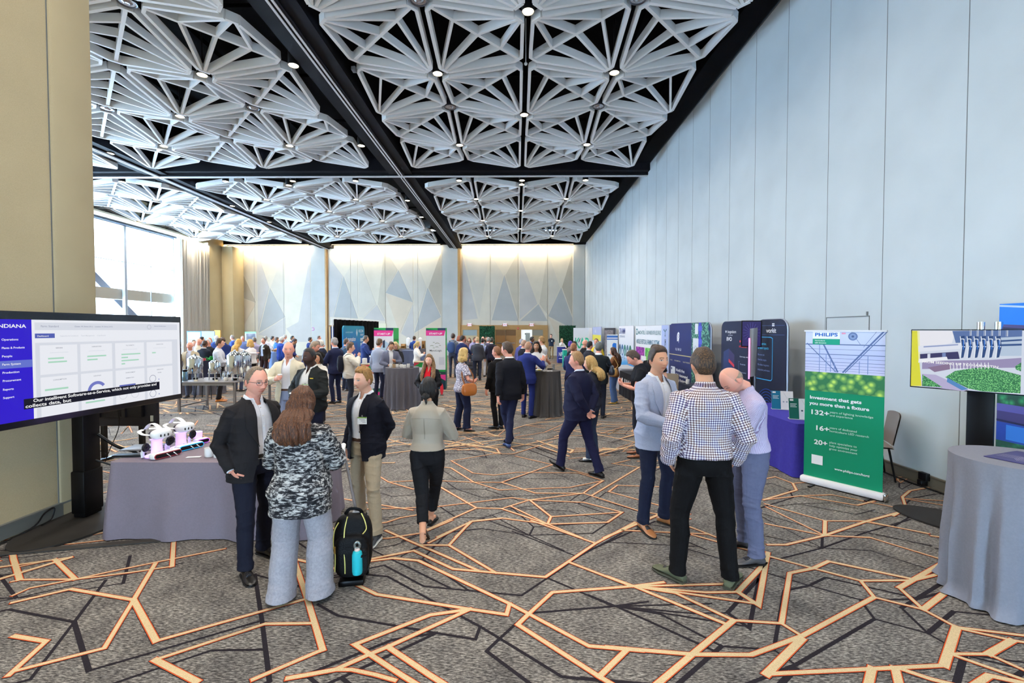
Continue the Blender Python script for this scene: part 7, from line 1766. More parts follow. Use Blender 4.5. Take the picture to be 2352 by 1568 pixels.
def right_display():
 a, b = Vector((4.285, 4.985)), Vector((4.905, 4.07)); d = (b - a).normalized(); W = (b - a).length; rz = math.atan2(d.y, d.x); H = .625; z0 = 1.428
 t = thing('flat_screen', 'thin bezel display playing a farm machine video on a black post near the slate drape', 'display', (a.x, a.y, z0), rz)
 A = MB(); A.box((W / 2, .022, H / 2), (W, .04, H), bev=.004); A.box((W / 2, .06, H * .4), (W * .5, .05, H * .5)); A.obj('bezel', mat('bezel_teal', (10, 22, 34), .25), t)
 f = Face((.010, -.001, .012), (1, 0, 0), (0, 0, 1), W - .02, H - .022, .95); w, h = f.w, f.h; V = lambda v: h * (1 - v)
 sx = lambda px: (px - 105) / (1842 - 105) * w * .74                       # picture coordinates of the zoomed screen
 top = lambda x: 515 - (x / w) * 10; bot = lambda x: 1320 + (x / (w * .74)) * 180
 def q(px, py):
  x = sx(px); return (x, h * (1 - (py - top(x)) / (bot(x) - top(x))))
 f.rect(0, 0, w, h, (214, 222, 238), 0)
 f.poly([q(105, 520), q(230, 520), q(240, 900), q(300, 1330), q(105, 1320)], (226, 224, 60), 1); f.poly([q(200, 520), q(240, 520), q(262, 960), q(235, 960)], (240, 240, 190), 2)
 f.poly([q(230, 520), q(850, 520), q(800, 700), q(240, 780)], (238, 238, 246), 1)
 f.poly([q(800, 520), q(1842, 500), q(1842, 640), q(860, 700)], (92, 118, 172), 1)
 f.poly([q(1500, 620), q(1842, 600), q(1842, 900), q(1540, 900)], (186, 204, 226), 2)
 f.poly([q(1540, 660), q(1842, 640), q(1842, 665), q(1540, 685)], (52, 84, 140), 3); f.poly([q(1540, 720), q(1842, 710), q(1842, 740), q(1540, 750)], (52, 84, 140), 3)
 f.poly([q(250, 860), q(900, 830), q(930, 940), q(250, 950)], (58, 56, 104), 1); f.poly([q(390, 860), q(440, 856), q(440, 950), q(390, 950)], (220, 226, 240), 2); f.poly([q(640, 850), q(700, 846), q(705, 940), q(645, 945)], (120, 140, 190), 2)
 f.poly([q(230, 740), q(940, 700), q(940, 790), q(230, 830)], (230, 234, 246), 2); f.poly([q(320, 745), q(900, 715), q(900, 735), q(320, 765)], (150, 164, 206), 3)
 f.poly([q(300, 960), q(1400, 960), q(1842, 930), q(1842, 1080), q(300, 1080)], (156, 146, 186), 1); f.poly([q(400, 1060), q(760, 1010), q(800, 1090), q(520, 1130)], (140, 118, 150), 2)
 f.poly([q(240, 930), q(720, 905), q(740, 955), q(230, 985)], (240, 242, 250), 3)
 f.poly([q(300, 1150), q(540, 1170), q(1080, 1410), q(1000, 1430), q(300, 1330)], (186, 178, 214), 1)
 GL = leaf_mat('screen_greens', (16, 110, 56), (170, 250, 150), 95, .95)
 f.poly([q(700, 1210), q(860, 1120), q(1150, 1080), q(1400, 1068), q(1842, 1200), q(1842, 1480), q(1300, 1440), q(1080, 1390)], GL, 3)
 f.poly([q(310, 1160), q(660, 1360), q(310, 1330)], GL, 3); f.poly([q(1760, 1060), q(1842, 1000), q(1842, 1140), q(1770, 1110)], GL, 3)
 f.poly([q(740, 1220), q(1080, 1400), q(980, 1415), q(730, 1280)], (86, 140, 200), 4)
 for i in range(6):       # gripper arms
  x = 930 + i * 108
  f.poly([q(x, 600), q(x + 70, 590), q(x + 92, 760), q(x + 60, 920), q(x + 12, 930), q(x + 30, 780)], (44, 74, 128), 4)
  f.line([q(x, 600), q(x + 28, 770), q(x + 14, 930)], .006, (240, 246, 255), 5); f.line([q(x + 10, 640), q(x + 62, 640), q(x + 62, 720)], .008, (226, 236, 252), 5)
  f.line([q(x + 40, 750), q(x + 84, 760)], .009, (226, 236, 252), 5); f.poly([q(x + 46, 660), q(x + 62, 658), q(x + 66, 800), q(x + 50, 800)], (40, 110, 206), 5)
  f.rect(*q(x + 150, 600), *q(x + 176, 506), (232, 240, 252), 4); f.rect(*q(x + 156, 600), *q(x + 166, 506), (60, 86, 140), 5)
 for i in range(12):
  x = 780 + i * 54; f.line([q(x, 1000), q(x + 6, 1100)], .005, (246, 248, 255), 5)
 f.text(q(300, 985)[0], q(300, 985)[1], 'FROM SEEDING UP TO HARVESTIN', .034, (255, 255, 255), 6, bold=.012, width=sx(1515) - sx(300), rot=-2.2)
 f.rect(w * .80, 0, w, h * .5, GL, 2); f.rect(w * .80, h * .5, w, h, (196, 210, 230), 2)
 f.done('screen_image', t)
 s = thing('display_stand', 'black flat post with two chrome tubes and dark oval foot carrying the farm video', 'stand', (4.70, 4.66, 0), rz)
 A = MB(); A.box((0, .10, .86), (.20, .05, 1.70), bev=.004); A.obj('post', M_POST, s)
 for x in (-.055, .075):
  A = MB(); A.lathe([(.031, 1.4), (.031, 2.13), (0, 2.13)], (x + .03, .16, 0), 20); A.obj('tube', M_CHROME, s)
 A = MB(); n = 40; A.prism([(.66 * math.cos(2 * PI * i / n), .33 * math.sin(2 * PI * i / n)) for i in range(n)], (-.02, .05, .006), (1, 0, 0), (0, 1, 0), .016); A.obj('foot', mat('foot_charcoal', (40, 37, 34), .7, .1), s)
 A = MB(); A.box((0, .075, 1.66), (.34, .05, .28)); A.obj('mount', M_POST, s)
right_display()
def mat_on_table():
 t = thing('placemat', 'folded navy printed place mat on the slate drape by the farm video', 'place mat', (3.80, 3.42, 1.088), .35)
 A = MB(); A.box((0, 0, .003), (.44, .26, .005)); o = A.obj('sheet', mat('mat_navy', (70, 66, 116), .5), t)
 f = Face((-.22, -.13, .0065), (1, 0, 0), (0, 1, 0), .44, .26)
 for i in range(6): f.line([(.08 + i * .02, .03), (.06 + i * .02, .10), (.12 + i * .02, .14), (.11 + i * .02, .24)], .003, (190, 190, 215))
 f.line([(.28, .12), (.34, .15), (.40, .14)], .006, (150, 190, 90)); f.done('print', o)
mat_on_table()
def coffee_station():
 def mtable(label, x0, x1, y0, y1, z):
  t = thing('serving_table', label, 'table', ((x0 + x1) / 2, (y0 + y1) / 2, 0)); hx, hy = (x1 - x0) / 2, (y1 - y0) / 2
  M = mat('table_steel', (136, 132, 134), .4, .5)
  A = MB(); A.box((0, 0, z - .015), (hx * 2, hy * 2, .03), bev=.006); A.box((0, -hy + .03, z - .06), (hx * 2 - .08, .03, .07)); A.box((0, hy - .03, z - .06), (hx * 2 - .08, .03, .07)); A.obj('tabletop', M, t)
  for sx in (-1, 1):
   for sy in (-1, 1):
    A = MB(); A.box((sx * (hx - .04), sy * (hy - .04), z / 2 - .015), (.05, .05, z - .03)); A.obj('leg', M, t)
   A = MB(); A.box((sx * (hx - .04), 0, .14), (.03, hy * 2 - .1, .03)); A.obj('stretcher', M, t)
  return t
 mtable('grey metal serving table under the coffee urns', -8.42, -6.95, 11.15, 12.25, .76)
 mtable('lower grey metal serving table with folded white linen behind the man with glasses', -6.85, -5.75, 11.5, 12.5, .86)
 def urn(px, Y, r, h, label):
  x = px_x(px, Y); t = thing('coffee_urn', label, 'coffee urn', (x, Y, .76), random.uniform(-.3, .3), 'coffee urns on the serving table')
  St = mat('urn_steel', (214, 220, 226), .12, 1.0)
  A = MB(); A.lathe([(r * .96, .16), (r, .18), (r, h * .80), (r * .97, h * .82), (r * .97, h * .80)], n=32, cap=False); A.lathe([(0, .16), (r * .96, .16)], n=32, cap=False); A.obj('body', St, t)
  A = MB(); A.lathe([(r * 1.01, h * .80), (r * 1.0, h * .82), (r * .62, h * .90), (r * .58, h * .92), (r * .2, h * .95), (.02, h * .955), (.02, h * .97), (.032, h * .985), (.02, h), (0, h)], n=32, cap=False); A.obj('lid', St, t)
  for a in (.8, 2.35, 3.9, 5.5):
   A = MB(); A.tube([(math.cos(a) * r * .9, math.sin(a) * r * .9, .17), (math.cos(a) * r * .98, math.sin(a) * r * .98, .0)], .014, 8); A.obj('leg', St, t)
  A = MB(); A.tube(smooth_path([(0, -r, .22), (0, -r - .05, .22), (0, -r - .06, .17)], 4), .011, 8); A.box((0, -r - .05, .265), (.014, .014, .06)); A.obj('tap', M_CHROME, t)
  for sx in (-1, 1):
   A = MB(); A.tube(smooth_path([(sx * r * .99, 0, h * .58), (sx * (r + .045), 0, h * .58), (sx * (r + .045), 0, h * .50), (sx * r * .99, 0, h * .50)], 4), .009, 8); A.obj('handle', M_CHROME, t)
  A = MB(); A.lathe([(.06, .0), (.06, .05), (0, .05)], n=16); A.obj('burner', M_POST, t)
 urn(442, 11.75, .172, .66, 'tall chrome coffee urn on the serving table nearest the dashboard display')
 urn(488, 11.65, .135, .54, 'shortest chrome coffee urn on the serving table between two taller ones')
 urn(535, 11.55, .18, .78, 'largest chrome coffee urn on the serving table in front of the doubled one')
 urn(557, 12.05, .165, .74, 'chrome coffee urn half hidden behind the largest urn')
 for px, w in ((443, .08), (491, .08), (557, .08)):
  x = px_x(px, 11.24); t = thing('sign_card', 'small cream name card standing on the serving table edge before a coffee urn', 'sign card', (x, 11.24, .762), 0, 'name cards before the urns')
  A = MB(); A.box((0, 0, .022), (w, .012, .042)); A.obj('card', col((232, 226, 206)), t)
 t = thing('thermos', 'steel thermos with black cap at the end of the serving table', 'thermos', (px_x(418, 11.35), 11.35, .762))
 A = MB(); A.lathe([(0, 0), (.055, 0), (.058, .02), (.058, .22), (.05, .235)], n=20); A.obj('body', mat('thermos_steel', (120, 150, 170), .2, .9), t); A = MB(); A.lathe([(.052, .232), (.054, .285), (0, .29)], n=20); A.obj('cap', M_POST, t)
 t = thing('creamer', 'small white creamer on the serving table beside the short urn', 'jug', (px_x(512, 11.4), 11.4, .762)); A = MB(); A.lathe([(0, 0), (.04, 0), (.045, .07), (.035, .09)], n=16); A.obj('body', M_CERAMIC, t); A = MB(); A.tube([(.04, 0, .075), (.07, 0, .06), (.045, 0, .02)], .007, 6); A.obj('handle', M_CERAMIC, t)
 t = thing('jug', 'silver milk jug on the serving table behind the short urn', 'jug', (px_x(510, 11.9), 11.9, .762)); A = MB(); A.lathe([(0, 0), (.05, 0), (.06, .06), (.04, .15), (.045, .19)], n=16); A.obj('body', M_CHROME, t); A = MB(); A.tube([(.045, 0, .17), (.09, 0, .14), (.06, 0, .06)], .007, 6); A.obj('handle', M_CHROME, t)
 t = thing('linen', 'folded white linen heaped on the lower serving table', 'linen', (px_x(612, 12), 12.0, .862))
 A = MB()
 def fn(u, v):
  x, y = (u - .5) * .62, (v - .5) * .5
  return Vector((x, y, .15 * (1 - abs(2 * u - 1) ** 4) * (1 - abs(2 * v - 1) ** 4) * (.85 + .18 * math.sin(u * 40) * math.sin(v * 23)) + .002))
 A.grid(fn, 50, 40); A.obj('cloth', cloth_mat('linen_white', (226, 222, 208)), t, angle=180)
 mug(px_x(574, 12.2), 11.7, .862, 0, 'white paper cup standing behind the head of the man with glasses', None, False, .05, .1)
 cocktail(px_x(394, 14.4), 14.4, .42, 1.06, M_GREYDARK, 'tall round table under a grey drape by the man in the beige jacket', 'grey drape on the tall round table by the man in the beige jacket', 21, n=60, waves=15, amp=.02, nz=8)
 cocktail(px_x(474, 14.5), 14.5, .42, .98, M_GREYDARK, 'tall round table under a grey drape behind the coffee urns', 'grey drape on the tall round table behind the coffee urns', 22, n=60, waves=15, amp=.02, nz=8)
 t = thing('potted_plant', 'small green fern on the draped table behind the coffee urns', 'plant', (px_x(475, 14.2), 14.25, .985))
 A = MB(); A.lathe([(0, 0), (.06, 0), (.07, .08), (.06, .08)], n=14); A.obj('pot', M_BLKM, t)
 A = MB(); r = random.Random(5)
 for i in range(40):
  a = r.uniform(0, 6.28); l = r.uniform(.08, .2); z = r.uniform(.08, .24)
  A.tube([(0, 0, .08), (math.cos(a) * l * .6, math.sin(a) * l * .6, z), (math.cos(a) * l, math.sin(a) * l, z - .01)], [(.006, .004), (.022, .004), (.002, .001)], 6)
 A.obj('leaves', mat('fern_green', (30, 140, 60), .5), t)
 mug(px_x(461, 14.3), 14.35, .985, 0, 'red and white paper cup beside the green fern', None, False, .045, .16, mat('cup_red', (196, 70, 90), .4))
 for k, (px, Y, l) in enumerate(((468, 13.45, 'dark navy chair back beside the green fern'), (474, 15.6, 'dark blue chair back behind the green fern'))):
  chair(px_x(px, Y), Y, .2, l, mat('chair_navy', (30, 34, 60), .6), 1.12)
def chair(x, y, rz, label, m, h=.9, shell=True):
 t = thing('chair', label, 'chair', (x, y, 0), rz); s = h / .9
 A = MB()
 def seatf(u, v): return Vector(((u - .5) * .46, (v - .5) * .46, .45 * s - .03 * math.sin(PI * u) * math.sin(PI * v)))
 A.grid(seatf, 10, 10); A.grid(lambda u, v: seatf(u, v) - Vector((0, 0, .018)), 10, 10); A.obj('seat', m, t, angle=180)
 A = MB()
 def backf(u, v, o=0):
  a = (u - .5) * 1.5
  return Vector((.25 * math.sin(a) / math.sin(.75) * (.92 + .08 * v), .23 + o + .07 * v - .10 * (1 - math.cos(a)), .47 * s + .43 * s * v - .03 * v * abs(2 * u - 1) ** 3))
 A.grid(backf, 14, 8); A.grid(lambda u, v: backf(u, v, .016), 14, 8); A.obj('backrest', m, t, angle=180)
 for sx in (-1, 1):
  for sy in (-1, 1):
   A = MB(); A.tube([(sx * .18, sy * .18, .44 * s), (sx * .23, sy * .25, 0)], [.014, .011], 8); A.obj('leg', M_POST, t)
 return t
coffee_station()
xa, ya = px_x(921, 11.9), 12.0
for k, (px, dy, l, pc) in enumerate(((896, -.20, 'white paper cup nearest the man looking down at the round table', 1), (904, -.26, 'kraft sleeved paper cup at the front of the cup covered table', 2), (911, -.1, 'white mug behind the kraft sleeved cup', 0), (921, -.15, 'white mug in the middle of the cup covered table', 0), (928, -.27, 'white mug with its handle out at the front of the cup covered table', 0), (937, -.15, 'tall white cup beside the dark crumpled napkin', 1))):
 mug(px_x(px, ya + dy), ya + dy, 1.062, k * .9, l, None, pc == 0, .042, .10 if pc else .085, mat('cup_kraft', (176, 150, 118), .6) if pc == 2 else None)
t = thing('napkin', 'crumpled dark napkin at the edge of the cup covered table', 'napkin', (px_x(943, 11.85), 11.9, 1.062)); A = MB(); A.grid(lambda u, v: Vector(((u - .5) * .11, (v - .5) * .1, .03 * abs(math.sin(u * 9) * math.cos(v * 7)))), 14, 14); A.obj('cloth', M_POST, t)
t = thing('glass', 'clear drinking glass among the cups of the round table', 'glass', (px_x(917, 12.1), 12.1, 1.062)); A = MB(); A.lathe([(0, .004), (.03, .004), (.036, .11), (.034, .11), (.028, .01)], n=18, cap=False); A.obj('body', mat('clear_glass', (230, 236, 240), .05, 0, .5, trans=.9), t)
xb, yb = px_x(1253, 10.95), 10.95
mug(px_x(1249, 10.8), 10.82, 1.072, 0, 'white paper cup on the charcoal drape beside the man in blue suit', None, False, .042, .105)
t = thing('plate', 'round plate with yellow food on the charcoal drape', 'plate', (px_x(1238, 10.85), 10.85, 1.072)); A = MB(); A.lathe([(0, .004), (.075, .006), (.105, .018), (.107, .022), (.07, .012), (0, .010)], n=28, cap=False); A.obj('rim', M_CERAMIC, t); A = MB(); A.lathe([(0, .03), (.03, .026), (.05, .012)], n=10); A.obj('food', mat('food_yellow', (214, 190, 90), .6), t)
t = thing('napkin', 'crumpled grey napkin hanging over the edge of the charcoal drape', 'napkin', (px_x(1258, 10.7), 10.69, 1.075))
A = MB(); A.grid(lambda u, v: Vector(((u - .5) * .22 + .06 * max(0, .4 - v), .16 * (v - .45) if v > .35 else -.016 - .05 * (.35 - v), .012 + .012 * math.sin(u * 14) * math.sin(v * 11) - max(0, .35 - v) * .42)), 18, 18); A.obj('cloth', cloth_mat('napkin_grey', (168, 166, 168)), t, angle=180)
t = thing('bottle', 'small dark bottle lying on the charcoal drape behind the napkin', 'bottle', (px_x(1263, 11), 11.0, 1.10)); A = MB(); A.tube([(-.06, 0, 0), (.03, 0, 0), (.05, 0, 0), (.08, 0, 0)], [.026, .027, .012, .011], 12); A.obj('body', mat('bottle_dark', (40, 36, 34), .3), t)
t = thing('glass', 'tall clear glass on the charcoal drape beside the dark bottle', 'glass', (px_x(1271, 11), 11.0, 1.072)); A = MB(); A.lathe([(0, .004), (.03, .004), (.036, .14), (.034, .14), (.028, .01)], n=18, cap=False); A.obj('body', MATS['clear_glass'], t)
def rolling_bag():
 x, y = px_floor(798, 1352)
 t = thing('rolling_backpack', 'black wheeled backpack with yellow zips standing beside the woman in patterned jacket', 'bag', (x, y + .06, 0), .18)
 M = cloth_mat('nylon_black', (16, 16, 18), .55, .4, 120); Y_ = mat('zip_yellow', (214, 206, 120), .4)
 def shell(sx, sy, sz, c, p=3.2, n=28, m=18):
  D, F = sphere_dirs(n, m); q = np.sign(D) * np.abs(D) ** (2 / p); return [tuple(v) for v in q * np.array([sx, sy, sz]) + np.array(c)], F
 A = MB(); A.add(*shell(.155, .085, .245, (.0, .03, .30))); A.add(*shell(.135, .06, .17, (.0, -.055, .235))); me = remesh(A, .008, 4); wrinkle(me, .006, (20, 20, 20), 3)
 me.name = 'body'; me.materials.clear(); me.materials.append(M); me.shade_smooth(); obj_from('body', me, t)
 A = MB(); A.add(*shell(.05, .03, .11, (.085, -.10, .20))); A.obj('bottle_pocket', cloth_mat('mesh_black', (24, 24, 26), .7, .5, 200), t)
 for pts in ([(-.10, -.035, .50), (-.13, -.055, .44), (-.135, -.075, .34), (-.115, -.105, .27), (-.118, -.11, .14)], [(-.035, -.015, .535), (-.05, -.06, .45), (-.05, -.10, .33), (-.04, -.118, .2), (-.04, -.115, .12)], [(.07, .0, .55), (.10, -.03, .50), (.115, -.05, .44), (.09, -.075, .41)]):
  A = MB(); A.tube(smooth_path(pts, 6), .0045, 6); A.obj('zip', Y_, t)
 A = MB(); A.box((-.118, -.105, .31), (.014, .012, .05)); A.obj('zip_pull', mat('gold', (200, 160, 80), .3, .8), t)
 A = MB(); A.tube(smooth_path([(-.06, .03, .54), (-.02, .02, .585), (.05, .03, .57), (.07, .05, .53)], 5), [(.014, .006)] * 16, 8); A.obj('grab_handle', M, t)
 A = MB(); A.tube([(.025, .075, .50), (-.028, .065, .80), (-.075, .055, 1.07)], [.0125, .0115, .0105], 10); A.obj('pull_rod', mat('rod_silver', (176, 170, 172), .3, .8), t)
 A = MB(); A.tube([(-.078, .02, 1.075), (-.080, .09, 1.095)], [.024, .020], 12); A.lathe([(0, .03), (.02, .02), (.027, 0), (.02, -.02), (0, -.028)], (-.078, .015, 1.07), 14); A.obj('grip', M_CERAMIC, t)
 A = MB(); A.box((.025, .07, .535), (.07, .05, .02), bev=.005); A.obj('rod_socket', M_METAL, t)
 for sx in (-.10, .10):
  A = MB(); A.lathe([(0, -.015), (.035, -.015), (.04, 0), (.035, .015), (0, .015)], (sx, .09, .042), 18, Matrix.Rotation(PI / 2, 3, 'Y')); A.obj('wheel', M_POST, t)
 A = MB(); A.box((0, -.04, .025), (.2, .12, .05), bev=.015); A.obj('foot', M_POST, t)
 A = MB(); A.tube([(.04, -.14, .255), (.085, -.15, .262), (.13, -.125, .27)], [(.004, .011)] * 3, 8); A.obj('strap', M, t)
 b = thing('water_bottle', 'teal water bottle strapped in the side pocket of the wheeled backpack', 'bottle', (x + .078, y - .055, .12), .2)
 A = MB(); A.lathe([(0, 0), (.036, 0), (.04, .02), (.04, .15), (.034, .175), (.022, .185)], n=22); A.obj('body', mat('bottle_teal', (40, 180, 190), .35), b)
 A = MB(); A.lathe([(.021, .184), (.021, .20), (.019, .205)], n=18); A.obj('neck', mat('bottle_band', (226, 200, 190), .4), b)
 A = MB(); A.tube(smooth_path([(.02 * math.cos(a), 0, .225 + .026 * math.sin(a)) for a in [2 * PI * i / 12 for i in range(13)]], 2), .010, 8); A.obj('cap_loop', mat('cap_grey', (120, 124, 120), .3, .4), b)
rolling_bag()
# ================================================================== booths
NX = (0, -1, 0); UZ = (0, 0, 1); EX = (1, 0, 0)
W_ = (240, 242, 246)
def popup(name, label, yf, yn, h, bg, x0=4.90, r=.14, cat='display panel', edge=None, thick=.05, z0=.02):
 """a fabric stand with rounded upper corners standing along the panel wall"""
 t = thing(name, label, cat, (x0, yf, 0)); w = yf - yn
 poly = [(0, 0), (w, 0)] + [p for p in round_rect(w, h, r) if p[1] > h * .5]
 A = MB(); A.prism(poly, (thick, 0, z0), NX, UZ, thick); A.obj('panel', bg if not isinstance(bg, tuple) else mat('panel_%02x%02x%02x' % bg, bg, .6), t, angle=50)
 A = MB(); pth = [Vector((thick / 2, -x, z0 + z)) for x, z in [(0, 0)] + [p for p in round_rect(w, h, r) if p[1] > h * .5][::-1] + [(w, 0)]]
 A.tube(pth, .016, 8); A.obj('edge_frame', edge or mat('alu_edge', (176, 182, 196), .35, .7), t)
 for y in (-.2, -w + .2):
  A = MB(); A.box((thick / 2, y, .015), (.2, .07, .03), bev=.008); A.obj('foot', M_METAL, t)
 return t, Face((-.001, 0, z0), NX, UZ, w, h), w, h
def booths_right():
 a, b = Vector((3.87, 6.14)), Vector((4.385, 5.43)); d = (b - a).normalized(); W = (b - a).length; rz = math.atan2(d.y, d.x)
 t = thing('roll_up_banner', 'green roll up banner about horticulture LED lights with greenhouse photo on top', 'banner', (a.x, a.y, 0), rz)
 A = MB(); A.box((W / 2, .0, .055), (W + .04, .13, .09), bev=.03); A.obj('base', mat('base_white', (236, 236, 240), .3), t)
 A = MB(); A.box((W + .028, 0, .055), (.02, .12, .085), bev=.008); A.obj('end_cap', M_CHROME, t)
 A = MB(); A.box((W / 2, 0, 2.035), (W + .01, .02, .022)); A.obj('top_rail', M_RAIL, t)
 A = MB(); A.tube([(W / 2, .03, .08), (W / 2, .03, 2.03)], .012, 8); A.obj('pole', M_METAL, t)
 for x in (.15, W - .12):
  A = MB(); A.box((x, -.04, .008), (.03, .30, .014)); A.obj('foot', M_POST, t)
 z0, h = .098, 1.93
 A = MB(); A.box((W / 2, .004, z0 + h / 2), (W - .02, .003, h)); p = A.obj('sheet', mat('banner_green', (0, 132, 92), .45), t)
 f = Face((.01, -.0005, z0), EX, UZ, W - .02, h); w = f.w; V = lambda v: h * (1 - v)
 g = (10, 136, 96)
 f.rect(0, V(.405), w, h, (196, 204, 236), 1)
 sky = grad_mat('greenhouse_roof', [(0, (212, 208, 238)), (.5, (190, 198, 234)), (1, (206, 216, 240))], 'Z', 1.4, 2.0, 0, .3); f.rect(0, V(.28), w, h, sky, 2)
 f.rect(0, V(.405), w, V(.275), leaf_mat('lettuce_print', (30, 104, 58), (190, 214, 90), 12), 2)
 for i, (x0, x1) in enumerate(((0.02, .42), (.24, .44), (.98, .50), (1.02, .53))):
  f.line([(w * x0, V(.08 if i < 2 else .0)), (w * x1, V(.27))], .018 if i in (1, 2) else .010, (90, 108, 156), 3)
 for v, tk in ((.09, .012), (.12, .004), (.155, .008), (.18, .004), (.205, .005), (.225, .004), (.245, .004), (.26, .003)): f.rect(0, V(v), w, V(v) + tk, (84, 104, 150), 3)
 for x, v0, v1 in ((.19, .09, .275), (.28, .15, .27), (.34, .18, .27), (.39, .21, .27), (.80, .15, .27), (.70, .19, .27)): f.rect(w * x, V(v1), w * x + .008, V(v0), (120, 140, 190), 3)
 f.line([(w * .60, V(.0)), (w * .72, V(.09))], .005, (110, 126, 170), 3); f.line([(w * .9, V(0)), (w * .75, V(.1))], .005, (110, 126, 170), 3)
 f.disc(w * .62, V(.032), .050, (92, 112, 156), 4); f.disc(w * .62, V(.032), .036, (130, 150, 190), 5); f.disc(w * .62, V(.032), .014, (70, 90, 130), 6); f.rect(w * .48, V(.018), w * .53, V(.008), (232, 150, 180), 4)
 f.rect(w * .10, V(.088), w * .46, V(.0), (244, 246, 252), 5); f.rect(w * .10, V(.088), w * .46, V(.050), (16, 146, 112), 6)
 f.text(w * .128, V(.032), 'PHILIPS', .060, (20, 96, 180), 7, bold=.03, width=w * .30)
 f.text(w * .13, V(.066), 'Horticulture', .023, W_, 7); f.text(w * .13, V(.081), 'LED Solutions', .023, W_, 7)
 f.text(w * .07, V(.462), 'Investment that gets', .058, W_, 2, bold=.03, width=w * .665)
 f.text(w * .07, V(.502), 'you more than a fixture', .058, W_, 2, bold=.03, width=w * .765)
 for s, v, x0, x1, lines in (('132+', .567, .075, .315, ('years of lighting knowledge', 'and experience')), ('16+', .672, .145, .32, ('years of dedicated', 'horticulture LED research')), ('20+', .770, .14, .32, ('plant specialists to', 'help optimize your', 'grow environment'))):
  f.text(w * x0, V(v), s, .085, W_, 2, bold=.025, width=w * (x1 - x0))
  for i, l in enumerate(lines): f.text(w * .345, V(v - .022 + i * .0215), l, .037, (206, 226, 216), 2, bold=.004, width=w * {0: {27: .535, 18: .345, 20: .345}.get(len(l), .4), 1: {14: .29, 25: .485, 18: .355}.get(len(l), .4), 2: .355}[i])
 f.rect(w * .11, V(.908), w * .262, V(.845), W_, 2)
 f.text(w * .42, V(.920), 'www.philips.com/horti', .040, W_, 2, bold=.02, width=w * .43)
 f.done('print', p)
 chair(4.96, 6.42, -2.0, 'grey brown chair folded behind the green roll up banner', mat('chair_taupe', (128, 118, 112), .5), .92)
 rect_table('table under a royal purple cloth beside the green roll up banner', 3.86, 6.30, 4.58, 8.12, cloth_mat('tablecloth_purple', (62, 56, 150), .8, .4, 60, .15, 20), waves=10, amp=.010, flare=.03, seed=9, cloth_label='royal purple cloth on the table beside the green roll up banner')
 for i, (p0, y0, w0, l) in enumerate(((1772, 7.45, .31, 'white and teal leaflet stand at the far end of the royal purple table'), (1812, 6.62, .30, 'white and green leaflet stand on the royal purple table close to the banner'))):
  t = thing('leaflet_stand', l, 'sign stand', (px_x(p0, y0), y0, .752), -.35)
  M3 = Matrix.Rotation(math.radians(-14), 3, 'X'); hh = .30
  A = MB(); A.box((w0 / 2, .036, hh / 2), (w0, .006, hh), M3); p = A.obj('sheet', mat('acrylic_white', (238, 242, 246), .2), t)
  A = MB(); A.box((w0 / 2, .04, .006), (w0, .11, .008)); A.obj('base', mat('acrylic_clear', (224, 230, 236), .1), t)
  up = M3 @ Vector((0, 0, 1)); o = Vector((w0 / 2, .036, hh / 2)) + M3 @ Vector((-w0 / 2, -.0035, -hh / 2))
  f = Face(o, EX, up, w0, hh); c = (24, 116, 150) if i == 0 else (16, 96, 84)
  f.rect(0, 0, w0 * .42, hh, c, 1); f.rect(w0 * .05, hh * .88, w0 * .2, hh * .96, W_, 2)
  for k in range(3): f.rect(w0 * .06, hh * (.72 - k * .07), w0 * (.34 - .05 * (k % 2)), hh * (.745 - k * .07), (220, 232, 236), 2)
  f.line([(w0 * .55, hh * .95), (w0 * .85, hh * .35)], .003, (176, 190, 206), 2)
  for k in range(3): f.disc(w0 * (.55 + .15 * k), hh * .42, .012, (40, 70, 90) if i else (150, 170, 190), 2)
  f.done('print', p)
 t, f, w, h = popup('popup_stand', 'narrow navy panel of labour software with cyan outlined box near the purple table', 9.32, 8.30, 2.23, (22, 26, 50), r=.20)
 cy = (70, 190, 236)
 for v in (.055, .135): f.rect(w * .02, h * (1 - v), w * .94, h * (1 - v) + .008, (70, 84, 130), 1)
 f.text(w * .34, h * .885, 'workit', .125, W_, 2, bold=.02, width=w * .34); f.rect(w * .54, h * .955, w * .62, h * .965, W_, 2); f.rect(w * .54, h * .94, w * .62, h * .95, W_, 2)
 f.line([(0, h * .845), (w * .50, h * .845), (w * .56, h * .835), (w * .56, h * .485), (w * .52, h * .47), (0, h * .47)], .016, (60, 170, 226), 1)
 f.text(w * .05, h * .775, 'One overview,', .075, cy, 2, bold=.012, width=w * .30); f.text(w * .05, h * .738, 'all labor aspects', .075, cy, 2, bold=.012, width=w * .38)
 for i, s in enumerate(('Plan every task', 'Check labor progress', 'Plan labor long-term', 'Analyze labor performance')): f.text(w * .05, h * (.68 - .045 * i), s, .05, (120, 134, 180), 2, width=w * (.24 + .07 * i if i < 2 else .34 + .03 * i))
 for i in range(5): f.arc(w * .40, h * .22, .16 + .055 * i, .008, (44, 96, 214), 1, 20, 170)
 f.done('print', t)
 t, f, w, h = popup('popup_stand', 'wide navy panel picturing a dark cabinet with red light behind the small monitor', 10.92, 9.42, 2.22, (24, 30, 56), r=.18)
 f.disc(w * .16, h * .895, .035, W_, 2, n=4); f.text(w * .21, h * .88, 'hoogendoorn', .095, W_, 2, bold=.01, width=w * .27); f.text(w * .23, h * .855, 'growth management', .03, W_, 2, width=w * .15); f.text(w * .18, h * .80, 'IIVO', .12, W_, 2, bold=.03, width=w * .17)
